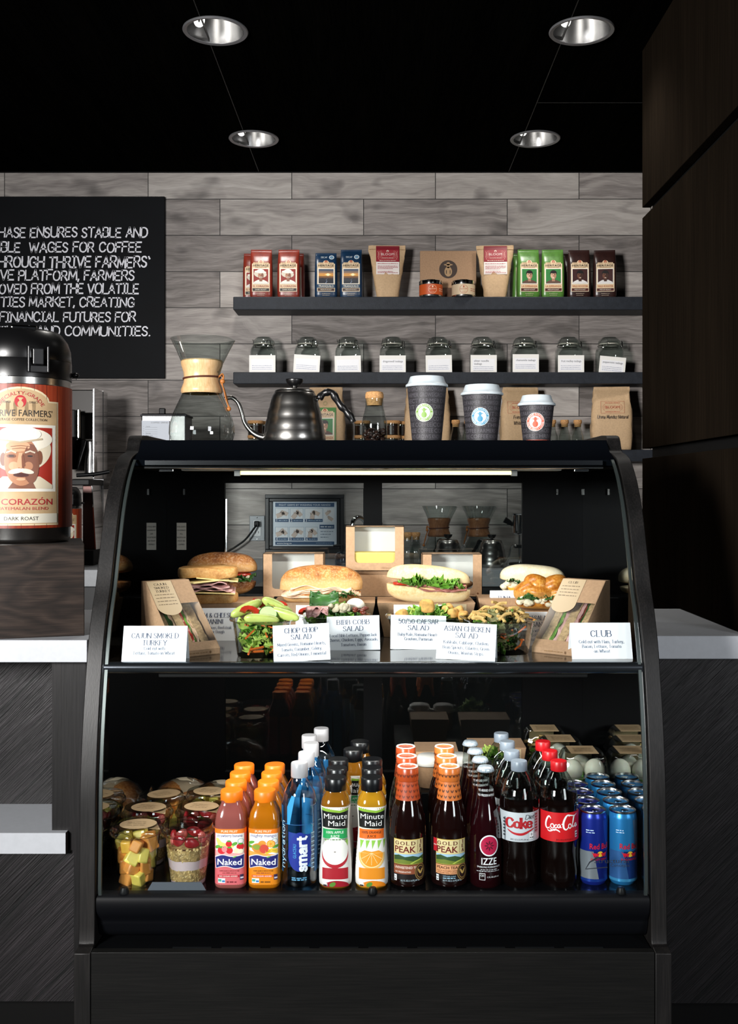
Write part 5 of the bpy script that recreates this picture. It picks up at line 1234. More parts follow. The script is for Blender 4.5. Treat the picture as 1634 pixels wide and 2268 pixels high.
t = salad('cobb salad tub with boiled egg and mushrooms, behind the second pair of cards', 742, 2.155, .135, .10, .060, [(M_LETT, 'lettuce', 40, .032), (M_LETTD, 'dark_leaves', 14, .034)], 21)
b = MB(); leaf(b, (-.022, -.012, .087), .06, .05, random.Random(2), rot=Rx(.5)); b.build('dark_leaves', M_LETTD, t, solid=.001)
b = MB()
for i in range(4): fold(b, .045, .04, .072 + .003 * i, 80 + i, .006, 16, .006)
o = b.build('ham', M_HAM, t, solid=.0015); o.location = (-.035, -.028, 0)
MB().blob((.042, .0, .082), (.019, .014, .014), nu=20, nv=12).build('egg_half', M_EGG, t)
b = MB(); rr = random.Random(6)
for i in range(12): b.blob((.01 + rr.uniform(-.022, .026), -.025 + rr.uniform(-.012, .014), .076 + rr.uniform(-.004, .006)), (.010, .007, .0065), nu=10, nv=6, nz=.4, ns=80, seed=i, rot=rrot(rr))
b.build('chicken', mat('pale_mushroom', 'b9ae94', .6, var=.35, vs=90), t, ang=3)
b = MB()
for i in range(9): b.blob((.052 + rr.uniform(-.012, .012), -.026 + rr.uniform(-.012, .012), .073 + rr.uniform(-.004, .007)), (.006, .005, .004), nu=8, nv=6, nz=.4, ns=100, seed=i)
b.build('bacon_bits', M_BACON, t)
for c, r_ in (((-.058, -.03, .068), Rx(1.0)),): wedge_t(t, c, r_, .016)
t = salad('caesar salad tub with croutons and green leaves, behind the third pair of cards', 948, 2.155, .165, .11, .058, [(M_LETT, 'lettuce', 46, .036), (M_LETTL, 'pale_lettuce', 26, .034), (M_LETTD, 'dark_leaves', 12, .03)], 31)
b = MB(); rr = random.Random(9)
MB().blob((-.004, -.030, .083), (.016, .013, .014), nu=16, nv=10, p=3, nz=.12, ns=60).build('crouton', M_CROUT, t, ang=3)
for i, c in enumerate(((.05, -.03, .068), (.062, -.018, .070), (.04, -.01, .074), (-.055, -.03, .066), (.07, -.035, .062))): MB().blob(c, (.012, .010, .010), nu=14, nv=10, p=3.5, nz=.15, ns=60, seed=i, rot=rrot(rr, .5)).build('crouton', M_CROUT, t, ang=3)
t = salad('chopped cabbage salad tub topped with fried wonton strips, right of the front cards', 1102, 2.055, .130, .115, .066, [(mat('mixed_slaw', '8d8a5c', .5, var=.5, vs=60), 'slaw', 60, .024), (M_LETT, 'green_leaves', 30, .026), (M_LETTD, 'dark_leaves', 16, .024)], 41, .15)
b = MB(); rr = random.Random(12)
for i in range(46):
    a, r = rr.uniform(0, 6.3), math.sqrt(rr.random()) * .058; c = Vector((r * math.cos(a), r * math.sin(a) * .9, .066 + .03 * (1 - r / .058) + rr.uniform(-.004, .004))); dd = rrot(rr, .5) @ Vector((.014, 0, 0)); w_ = Vector((0, 0, .004))
    b.tube(spline([c - dd, c + w_, c + dd], 3), .0032, n=6)
b.build('wonton_strips', mat('fried_wonton', 'c9a462', .6, var=.25, vs=100), t)
b = MB()
for i in range(10): slab(b, (rr.uniform(-.042, .042), -.042 + rr.uniform(0, .006), rr.uniform(.012, .05)), .02, .003, .003, rrot(rr, .9))
b.build('carrot_sticks', M_CARR, t, smooth=False)
# tent cards
M_CARD = mat('white_card', 'eff2f7', 0.6)
def tent(label, px, d, w, h, lines, rz=0.0, z=SHELF, roll=0.0):
    t = thing('menu_card', label, 'menu card', (X(px, d), d, z), rz, 'white folded menu cards'); t.rotation_euler[1] = roll
    L = h * .30
    b = MB(); n = b.pts([(-w / 2, 0, 0), (w / 2, 0, 0), (w / 2, L, h), (-w / 2, L, h), (-w / 2, 2 * L, 0), (w / 2, 2 * L, 0)]); b.face((n, n + 1, n + 2, n + 3)); b.face((n + 3, n + 2, n + 5, n + 4))
    b.build('card', M_CARD, t, smooth=False, solid=.0005)
    q = Dec()
    for s, v, hh, wd in lines: q.strokes(s, 0, v * h, hh, '33405f' if hh > .007 else '5a667e', 0, 'serif', .105 if hh > .007 else .105, width=wd)
    if lines: q.build('card_lettering', t, lambda u, v, hh: (u, L * v / h - .0006 - hh, v))
    return t
T1, T2 = .0086, .0054
tent('card reading cajun smoked turkey, leftmost on the glossy shelf', 340, 1.938, .120, .064, [('CAJUN SMOKED', .66, T1, .088), ('TURKEY', .46, T1, .045), ('Cold cut with', .33, T2, .039), ('Lettuce, Tomato on Wheat', .20, T2, .076)], .0)
tent('card reading ham and cheese panini, behind the turkey wedge pack', 474, 2.205, .108, .067, [('HAM & CHEESE', .72, T1, .074), ('PANINI', .53, T1, .036), ('Cheese Slices, Beefsteak', .37, T2, .072), ('on Sour Dough', .24, T2, .042)], .05)
tent('card reading chop chop salad, in front of the bibb cobb card', 669, 1.945, .106, .066, [('CHOP CHOP', .78, T1, .062), ('SALAD', .60, T1, .038), ('Mixed Greens, Romaine Hearts,', .43, T2, .090), ('Tomato, Cucumber, Celery,', .29, T2, .076), ('Carrots, Red Onions, Emmental', .15, T2, .090)], .06, roll=-.045)
tent('card reading bibb cobb salad, half behind the chop chop card', 783, 2.075, .106, .066, [('BIBB COBB', .76, T1, .065), ('SALAD', .57, T1, .040), ('Local Bibb Lettuce, PepperJack', .40, T2, .094), ('Cheese, Chicken, Eggs, Avocado,', .27, T2, .098), ('Tomatoes, Bacon', .13, T2, .05)], .0, roll=-.03)
tent('card reading caesar salad, half behind the asian chicken card', 926, 2.085, .112, .066, [('50/50 CAESAR', .76, T1, .080), ('SALAD', .57, T1, .042), ('Baby Kale, Romaine Hearts,', .40, T2, .082), ('Croutons, Parmesan', .27, T2, .056)], 0, roll=.02)
tent('card reading asian chicken salad, in front of the caesar card', 1030, 1.955, .112, .067, [('ASIAN CHICKEN', .78, T1, .086), ('SALAD', .60, T1, .042), ('Kohlrabi, Cabbage, Chicken,', .43, T2, .086), ('Bean Sprouts, Cilantro, Green', .29, T2, .088), ('Onions, Wonton Strips', .15, T2, .066)], -.22, roll=.02)
tent('card reading club, rightmost on the glossy shelf', 1334, 1.968, .116, .066, [('CLUB', .62, .011, .039), ('Cold cut with Ham, Turkey,', .44, T2, .086), ('Bacon, Lettuce, Tomato', .31, T2, .074), ('on Wheat', .18, T2, .030)], .03)
tent('card reading chicken salad croissant, behind the ham wedge pack', 1178, 2.135, .098, .067, [('CHICKEN SALAD', .76, T1, .078), ('CROISSANT', .57, T1, .060), ('Chicken with', .41, T2, .036), ('Grapes, Lettuce,', .28, T2, .05), ('Tomato', .15, T2, .022)], .02)
tent('white card mostly hidden between the turkey roll and the cobb salad', 722, 2.222, .132, .071, [('TU', .74, T1, .014)], 0)
tent('blank topped white card between the baguette and the caesar salad', 930, 2.222, .112, .072, [], 0)
tent('small white card leaning at the left edge of the white roll', 1117, 2.30, .062, .030, [('TUNA', .3, .0088, .03)], .05, SHELF + .0665)
# ---------------------------------------------------------------- lower deck: bottles, cans, cups, wraps
ORD = ['front', 'second', 'third', 'fourth', 'fifth', 'sixth']
def bottle(name, label, cat, group): return thing(name, label, cat, (0, 0, DECK), 0, group)
def row(t, x, ys, labels):
    t.location = (x, ys[0], DECK); t['label'] = labels[0]
    for y, l in list(zip(ys, labels))[1:]: dup(t, (x if not isinstance(y, tuple) else y[0], y if not isinstance(y, tuple) else y[1], DECK), l)
def bx_(px): return (px - CX) * 1.94 / F
def names(first, kind, row_, n): return [first] + ['%s %s from the front in the %s' % (kind, ORD[i], row_) for i in range(1, n)]
def screw_cap(t, r, z0, z1, m, rib=.03, n=48, name='cap'):
    MB().lathe([(r * .97, z0), (r, z0 + .001), (r, z1 - .002), (r * .93, z1), (0, z1)], n=n, flute=lambda a, z: 1 + rib * .5 * math.cos(24 * a) * (1 if z0 + .002 < z < z1 - .003 else 0)).build(name, m, t, ang=.9)
def liq(name, col, rough=.12): return mat(name, col, rough, spec=.6, coat=.6)
# smoothies
M_OCAP = mat('orange_cap', 'f07a12', .4)
def smoothie(label, body, lab, name, kind, group):
    t = bottle('smoothie_bottle', label, 'bottle', group)
    pr = [(.0268, 0), (.0292, .003), (.0294, .008), (.0288, .010), (.0288, .108), (.0294, .111), (.0292, .122), (.0265, .136), (.0205, .148), (.0185, .153), (.0180, .158)]
    MB().lathe(pr, n=52, sq=4.2).build('bottle_body', liq('smoothie_' + kind, body), t)
    screw_cap(t, .0206, .155, .1745, M_OCAP)
    q = Dec(); a = .0245
    q.rect(-.088, .0075, .088, .110, lab, 0)
    q.rect(-a, .055, a, .1015, 'f0ebe8', 1); q.rect(-.088, .1015, .088, .110, 'ee7a1c', 1)
    q.text('PURE FRUIT', 0, .1038, .0042, 'fbe6cf', 2, width=.028, bold=.03); q.text(name, 0, .0955, .0056, '3f3f86', 2, width=.042)
    q.ring(.0185, .088, .0048, .0006, '4d9c9a', 3, 18)
    if kind == 'pink':
        q.line([(-.021, .093), (-.016, .083), (-.004, .078), (.008, .079)], .0085, 'efd774', 2, taper=lambda x: .5 + math.sin(PI * min(1, x)) * .6)
        for u, v, r in ((-.001, .083, .0055), (.018, .0775, .006), (-.013, .071, .0065), (0, .071, .006)):
            q.ell(u, v, r, r * 1.05, 'd3222c', 3); q.ell(u, v + r * .9, r * .6, r * .3, '4f9a35', 4, 10)
        q.ell(-.0085, .0735, .0045, .006, 'eb8c8c', 4); q.ell(.012, .0705, .005, .0045, 'f3e7b8', 4); q.ell(.018, .0695, .0045, .004, 'f6edcc', 5)
        for u, v in ((-.02, .077), (.009, .083)): q.ell(u, v, .005, .003, '63a53f', 3, 12, .5)
        q.poly([(-a, .055), (a, .055), (a, .064), (-a, .071)], 'eda7a2', 2)
    else:
        q.ell(-.002, .083, .007, .006, 'e8963a', 2); q.ell(-.006, .0745, .0135, .0095, 'd98a34', 3, 24, -.25); q.ell(.001, .074, .008, .008, 'cf4c3a', 4); q.ell(-.011, .077, .006, .005, '8a9b3c', 4)
        q.ell(.0125, .083, .0068, .0068, 'ef8c1e', 3); q.ell(.0125, .083, .0056, .0056, 'f8c25a', 4)
        for k in range(8): q.line([(.0125, .083), (.0125 + .0052 * math.cos(k * PI / 4), .083 + .0052 * math.sin(k * PI / 4))], .0006, 'ef8c1e', 5)
        for k in range(2): q.line([(.004, .069 - k * .003), (.014, .073 - k * .003), (.0235, .071 - k * .004)], .0045, 'f0c53c', 4)
        for u, v, g in ((-.0205, .085, .4), (-.0225, .078, -.2), (.0205, .078, .3)): q.ell(u, v, .006, .0027, '5da03a', 3, 12, g)
        q.poly([(-a, .055), (a, .055), (a, .062), (-a, .070)], 'eba24a', 2)
    def wave(o, c, L):
        top = [(-.0235 - o, .0575 + o), (-.012, .0625 + o), (.002, .0595 + o), (.014, .0605 + o), (.0235 + o, .063 + o)]
        bot = [(.0225 + o, .0405 - o), (.010, .0385 - o), (-.004, .0425 - o), (-.0135, .0420 - o), (-.0215 - o, .0385 - o)]
        sp = [(p.x, p.y) for p in spline([(a_, b_, 0) for a_, b_ in top], 4)] + [(p.x, p.y) for p in spline([(a_, b_, 0) for a_, b_ in bot], 4)]
        q.poly(sp, c, L)
    wave(.0013, 'e9e6ea', 5); wave(0, '23246e', 6)
    q.text('Naked', 0, .0445, .0115, 'f4f4f6', 7, width=.039, bold=.03, shear=.03); q.ell(.0088, .0595, .0034, .0012, '7ab648', 8, 12, .4)
    q.text('100% JUICE SMOOTHIE', 0, .032, .0026, '8a3330' if kind == 'pink' else '6b3a10', 2, width=.033, bold=.02); q.scribble(-.012, .012, .0285, .002, '8a3330', 2)
    q.rect(-.0195, .0215, .0165, .0258, 'b31f30' if kind == 'pink' else 'd9601a', 2); q.text('NO SUGAR ADDED', -.0015, .0224, .0026, 'f8e4dc', 3, width=.031, bold=.03)
    q.rect(-.019, .011, -.0075, .0195, 'e6eef0', 2); q.rect(-.0185, .0135, -.0135, .018, '4fa08a', 3); q.rect(-.0125, .0125, -.008, .016, '3c78b4', 3); q.rect(.0172, .0165, .0232, .0265, '3a2a4c', 3); q.scribble(.0178, .0228, .019, .004, 'd8d0e0', 4)
    q.scribble(-.005, .012, .0115, .003, '7a2430' if kind == 'pink' else '7a4a10', 2)
    q.build('label', t, on_round(lambda z: .0290 + .0002, sq=4.2), step=.003); return t
g1 = 'bottled drinks lined up on the lower deck'
ys4 = [1.94, 2.0, 2.06, 2.12]
t = smoothie('x', '8a4a44', 'd4646a', 'strawberry banana', 'pink', g1)
row(t, bx_(513), ys4, names('front pink strawberry banana smoothie bottle with an orange cap', 'pink smoothie bottle with orange cap', 'leftmost bottle row', 4))
t = smoothie('x', 'a8600a', 'e08414', 'mighty mango', 'mango', g1)
row(t, bx_(587), ys4, names('front orange mango smoothie bottle with an orange cap', 'mango smoothie bottle with orange cap', 'orange smoothie row', 4))
# water
t = bottle('water_bottle', 'x', 'bottle', g1)
pr = [(.026, 0), (.0325, .004), (.0328, .02), (.0322, .024), (.0328, .028), (.0328, .125), (.0325, .150), (.0285, .172), (.0205, .187), (.0155, .195), (.0148, .203)]
M_PET = glass('pet_clear', 'eaf2f6', 1.2, .02, .06, 2.2)
MB().lathe(pr, n=44, cap1=False).build('bottle_body', M_PET, t)
MB().lathe([(.025, .004), (.031, .006), (.0312, .124), (.0308, .148), (.027, .166), (0, .166)], n=36).build('water', glass('water_tint', 'eef5f9', .5, .05, .03, 3.0), t)
screw_cap(t, .0158, .199, .2255, mat('milky_cap', 'a8a7ab', .35), .04)
q = Dec(); q.rect(-.098, .118, .098, .119, '2a5f96', 0)
q.rect(-.070, .028, -.034, .15, '17527f', 0); q.rect(.034, .028, .070, .15, '17527f', 0)
dr = [(0.003 + .0225 * math.cos(a), .064 + .031 * math.sin(a)) for a in [2 * PI * i / 32 for i in range(32)]]
q.poly([(u, v if v < .075 else v + (v - .075) * .5) for u, v in dr], '1b2f8f', 1)
q.poly([(-.019, .07), (.025, .064), (.025, .10), (-.019, .105)], '1b3a8f', 0)
q.strokes('smart', .0155, .0655, .0175, 'e8eef4', 2, 'hand', .26, rot=PI / 2, width=.062); q.text('GLACEAU', -.0035, .070, .0062, '4aa8d8', 2, rot=PI / 2, width=.026, shear=.1)
q.rect(-.102, .02, -.078, .15, '5ab4e6', 0); q.rect(.078, .02, .102, .15, '5ab4e6', 0); q.poly([(-.022, .15), (-.012, .172), (-.006, .170), (-.016, .118), (-.022, .118)], '3a9bd6', 0)
for i in range(9): q.rect(.026, .10 - i * .008, .034, .1025 - i * .008, 'b9d3e2', 1)
q.scribble(-.012, .016, .020, .003, '5a93b8', 1); q.scribble(-.012, .016, .0165, .003, '5a93b8', 1)
q.strokes('hydration', -.0285, .08, .011, 'a9cbe0', 1, 'hand', .16, rot=PI / 2, width=.085)
q.build('label', t, on_round(.0331), step=.005)
row(t, bx_(663), [1.94, (-.1415, 2.015), (-.1375, 2.09), (-.1455, 2.165 - .01), (-.124, 2.148 + .07)], names('front clear water bottle with a royal blue drop label', 'clear capped water bottle', 'tall water row', 5))
DY = []
# juices
def juice(body, band, kind, group):
    t = bottle('juice_bottle', 'x', 'bottle', group)
    pr = [(.027, 0), (.030, .004), (.0305, .02), (.0295, .045), (.0268, .075), (.0252, .095), (.0250, .112), (.0262, .135), (.0275, .146), (.0272, .153), (.024, .163), (.0195, .171), (.018, .176)]
    MB().lathe(pr, n=48, sq=2.9).build('bottle_body', liq('juice_' + kind, body, .1), t)
    screw_cap(t, .0202, .1745, .1985, mat('black_cap', '0c0d10', .3), .02)
    q = Dec(); a = .0245
    q.rect(-.085, .003, .085, .1495, 'e6e2de', 0)
    q.poly([(-a, .108), (a, .108), (a + .001, .1455), (.008, .1425), (-a - .001, .1480)], 'dfe5d0', 1)
    q.poly([(-a, .1425), (.008, .139), (a, .1425), (a, .147), (.008, .1432), (-a, .1478)], '8ab53a', 2)
    q.poly([(-a * .96, .1115), (a * .96, .1085), (a, .1425), (.008, .139), (-a, .1425)], '121312', 3)
    q.text('Minute', .001, .1275, .0105, 'f0efec', 4, width=.041, bold=.035); q.text('Maid', .003, .1145, .0105, 'f0efec', 4, width=.029, bold=.035)
    q.rect(-a * .94, .091, a * .94, .1085, band, 2); tc = 'e9f3e6' if kind == 'apple' else '3a2410'
    q.text('100% ' + kind.upper(), 0, .1005, .0048, tc, 3, width=.030 if kind == 'apple' else .034, bold=.02); q.text('JUICE', 0, .0935, .0046, tc, 3, width=.016, bold=.02)
    q.scribble(-.02, .02, .0885, .0022, '5a7a4a', 3)
    for u, s in ((-.017, 1), (-.006, .8), (.009, .9), (.019, .8)): q.poly([(u, .0885), (u + .006, .0885), (u - .002, .072)], '8cc24a', 1); q.ell(u + .003, .080, .0022, .007, 'a9d36a', 2, 10, -.3)
    if kind == 'apple':
        q.ell(0, .064, .0245, .026, 'b01c2c', 2, 32); q.ell(0, .069, .0235, .0245, 'eeece6', 3, 32); q.rect(-.026, .0745, .026, .096, 'e6e2de', 0); q.ell(0, .0675, .002, .0008, '4a2a1c', 4, 8)
        c1, c2 = 'a81c2a', '9c1626'
    else:
        q.ell(0, .062, .0235, .0265, 'e8b765', 2, 32); q.ell(0, .063, .0215, .0240, 'f3dca4', 3, 32); q.ell(0, .063, .0200, .0222, 'e8951f', 4, 32)
        for k in range(7): an = PI + k * PI / 6; q.line([(0, .066), (.020 * math.cos(an), .066 + .022 * math.sin(an))], .0008, 'f6d79a', 5)
        q.poly([(-.025, .066), (.025, .066), (.025, .09), (-.025, .09)], 'e6e2de', 5); q.poly([(-.019, .066), (-.012, .0705), (0, .068), (.012, .0705), (.019, .066)], 'e8951f', 6)
        for k in range(5): q.poly([(-.02 + k * .01, .0885), (-.013 + k * .01, .0885), (-.019 + k * .01, .073)], '8cc24a', 6)
        c1, c2 = 'e08a1c', 'dd7f16'
    q.rect(-.0225, .018, .0235, .0385, c1, 3); q.ell(.003, .004, .0225, .0115, c2, 3, 24, 0, 0, PI); q.ell(-.004, .0085, .006, .004, '5a8a32', 4, 10, .5); q.rect(-.021, .0035, -.013, .0105, 'e9e6e2', 5); q.scribble(-.020, -.014, .005, .004, '2a2422', 6)
    q.scribble(-.05, -.034, .04, .003, '6a6a66', 1)
    for i in range(10): q.scribble(-.05, -.034, .045 + i * .007, .0028, '7a7a76', 1)
    q.build('label', t, on_round(prof_r(pr[1:10]), sq=2.9), step=.004, vstep=.006); return t
t = juice('7d4f12', '1f9a52', 'apple', g1)
row(t, bx_(743), [1.94, 2.005, 2.07, (X(782, 2.15), 2.15), (X(797, 2.215), 2.2155)], names('front apple juice bottle with black cap and green band', 'black capped apple juice bottle', 'amber apple juice row', 5))
t = juice('a87818', 'ea6a1c', 'orange', g1)
row(t, bx_(823), [1.94, 2.005, 2.07], names('front orange juice bottle with black cap and orange band', 'black capped orange juice bottle', 'orange juice row', 3))
# iced teas
def tea(kind, capc, group):
    t = bottle('tea_bottle', 'x', 'bottle', group)
    pr = [(.029, 0), (.0335, .004), (.034, .02), (.0335, .022), (.0335, .086), (.034, .089), (.0338, .102), (.0318, .122), (.0265, .146), (.0215, .160), (.0188, .168), (.0175, .190), (.0175, .197)]
    MB().lathe(pr, n=48).build('bottle_body', liq('dark_tea', '140605', .06), t)
    mc_ = mat('tea_cap_' + kind, capc, .28, coat=.4)
    MB().lathe([(.0196, .192), (.0200, .194), (.0198, .2145), (.0185, .2165), (.015, .2165), (.0140, .2155), (0, .2155)], n=40).build('cap', [mc_], t)
    MB().lathe([(.0193, .2165), (.0187, .2178), (.0165, .2178), (.0150, .2160)], n=40, cap0=False, cap1=False).build('cap_rim', C('eadcd4', .4), t)
    q = Dec(); q.rect(-.053, .158, .053, .1915, capc, 0); ink = '6e2a14' if kind == 'plain' else '5a2e14'
    for rw in range(3):
        for i in range(-4, 5):
            for s in (-1, 1): q.ell(i * .0085 + (rw % 2) * .004 + s * .0013, .165 + rw * .010, .0011, .0030, ink, 1, 8, -s * .45)
    q.build('neck_label', t, on_round(lambda z: lerp(.0225, .0181, (z - .158) / .0335) + .0006), step=.004, vstep=.008)
    q = Dec()
    for i in range(-5, 6):
        for s in (-1, 1): q.ell(i * .0075 + s * .0013, .203, .0011, .0032, ink, 1, 8, -s * .45)
    q.build('cap_print', t, on_round(.0202), step=.005)
    q = Dec(); L, Rr = -.029, .0315
    q.rect(-.09, .016, .06, .090, '120706', 0)
    q.rect(L, .0445, Rr, .0905, 'c9a94a', 1); q.rect(L + .001, .0640, Rr - .001, .0895, 'd8c793', 2)
    q.strokes('GOLD', -.006, .0805, .0058, '5a1f16', 3, 'serif', .22, width=.037, gap=.45); q.text('PEAK', -.006, .0665, .0118, '6a1a18', 3, width=.040, bold=.035)
    q.rect(.0172, .066, .0177, .089, '8a6a3a', 3)
    for i, ch in enumerate('TEA'): q.strokes(ch, .0245, .0825 - i * .0078, .0055, '5a1f16', 3, 'serif', .22)
    q.rect(L + .001, .0455, Rr - .001, .0635, '9cc0d8', 2); q.poly([(L + .001, .0595), (-.018, .062), (-.006, .0585), (.008, .0605), (.02, .057), (Rr - .001, .060), (Rr - .001, .0455), (L + .001, .0455)], '2f4a24', 3); q.poly([(L + .001, .052), (-.01, .054), (.01, .050), (Rr - .001, .053), (Rr - .001, .0455), (L + .001, .0455)], '6a7a2c', 4); q.line([(.004, .0457), (.012, .050), (.026, .054)], .0022, 'a8b84a', 5)
    bc = '8a4a30' if kind == 'plain' else 'd99a6c'
    q.rect(L, .0265, Rr, .0435, bc, 1)
    if kind == 'plain': q.text('UNSWEETENED TEA', -.004, .0365, .0045, 'f0ddd0', 2, width=.045, bold=.02); q.text('NO PRESERVATIVES', -.010, .0290, .0032, 'f0ddd0', 2, width=.030, bold=.01)
    else:
        q.text('PEACH TEA', -.006, .0362, .0052, '3a160f', 2, width=.040, bold=.03); q.text('PEACH FLAVORED WITH', -.007, .0315, .0026, '6a3018', 2, width=.038); q.text('OTHER NATURAL FLAVORS', -.007, .028, .0026, '6a3018', 2, width=.038)
        q.rect(L - .006, .0665, L + .003, .0905, 'b01824', 4); q.text('NEW', L - .0015, .077, .0028, 'f4e2dc', 5, width=.007)
    q.ell(.0235, .030, .0115, .0155, '8a6a3a', 3, 28); q.ell(.0235, .030, .0098, .0135, '2a1610', 4, 26); q.ring(.0235, .030, .0082, .0008, 'b08a4a', 5, 24, 1.4)
    for s in (-1, 1): q.ell(.0235 + s * .0025, .031, .0018, .0055, 'c9a45a', 5, 10, -s * .5)
    q.rect(L + .001, .0135, L + .0068, .0245, 'e4e6ea', 2); q.text('0' if kind == 'plain' else '180', L + .0039, .0195, .0032, '1a1416', 3); q.scribble(L + .0016, L + .006, .0155, .0022, '1a1416', 3)
    q.text('18.5 FL OZ (1.16 PT) 547 mL', .004, .0135, .0032, 'b9d0dc', 2, width=.036)
    if kind != 'plain': q.text('WITH REAL SUGAR', -.002, .0215, .0026, '9cc0d4', 2, width=.024); q.scribble(-.014, .01, .0185, .002, '9cc0d4', 2)
    q.build('label', t, on_round(.0341), step=.005); return t
t = tea('plain', 'a8431c', g1)
row(t, bx_(903), [1.945, 2.02, 2.095], names('front dark unsweetened iced tea bottle with rust red cap', 'dark tea bottle with rust red cap', 'unsweetened tea row', 3))
t = tea('peach', 'c46a2c', g1)
row(t, bx_(995), [1.945, 2.02, 2.095], names('front dark peach iced tea bottle with pale orange leafy cap', 'dark tea bottle with pale orange cap', 'peach tea row', 3))
# sparkling pomegranate
t = bottle('soda_bottle', 'x', 'bottle', g1)
pr = [(.0265, 0), (.0295, .004), (.0298, .03), (.0295, .095), (.028, .115), (.024, .132), (.019, .150), (.0165, .168)]
MB().lathe(pr, n=44).build('bottle_body', liq('pomegranate_soda', '1c0407', .06), t)
MB().lathe([(.0165, .168), (.0145, .195), (.0138, .205), (.0142, .208), (.0138, .211)], n=40, cap0=False, cap1=False).build('clear_neck', M_CLEAR, t)
MB().lathe([(.0152, .2095), (.0158, .2105), (.0145, .2155), (.012, .2185), (0, .219)], n=63, flute=lambda a, z: 1 + (.045 * math.cos(21 * a) if z < .212 else 0)).build('crown_cap', mat('crown_cap_silver', 'b9c6d2', .3, .5, var=.25, vs=160), t, ang=1.0)
q = Dec(); w_ = 'e6e9ec'
q.ell(.004, .0795, .0182, .0195, w_, 1, 32); q.ell(.004, .0795, .0158, .0170, 'b01440', 2, 32)
for k in range(8): an = k * PI / 4; q.ell(.004 + .0055 * math.cos(an), .0795 + .0058 * math.sin(an), .0036, .0013, '5a0820', 3, 10, an)
q.text('IZZE', .004, .0445, .0130, w_, 1, width=.029, bold=.025); q.text('SPARKLING POMEGRANATE', .004, .0385, .0033, w_, 1, width=.046, bold=.02); q.scribble(-.012, .02, .0345, .0018, 'b9bcc0', 1); q.scribble(-.02, .026, .0315, .0018, 'b9bcc0', 1)
q.frame(-.0145, .016, -.0035, .0285, .0008, w_, 1); q.text('120', -.009, .0225, .0038, w_, 1); q.text('12 FL OZ (355 mL)', .012, .0205, .0026, w_, 1, width=.024)
q.build('printed_label', t, on_round(.0299), step=.004)
q = Dec(); q.text('NO ADDED SUGAR', 0, .1755, .0042, w_, 1, width=.032); q.text('NO PRESERVATIVES', 0, .1665, .0042, w_, 1, width=.034); q.build('neck_print', t, on_round(lambda z: lerp(.0168, .0150, (z - .168) / .02) + .0004), step=.004)
row(t, bx_(1075), [1.94, (X(1063, 2.005), 2.005), (X(1052, 2.07), 2.07), (X(1041, 2.135), 2.135)], names('front dark pomegranate soda bottle with a silver crown cap', 'crown capped pomegranate soda bottle', 'glass soda row', 4))
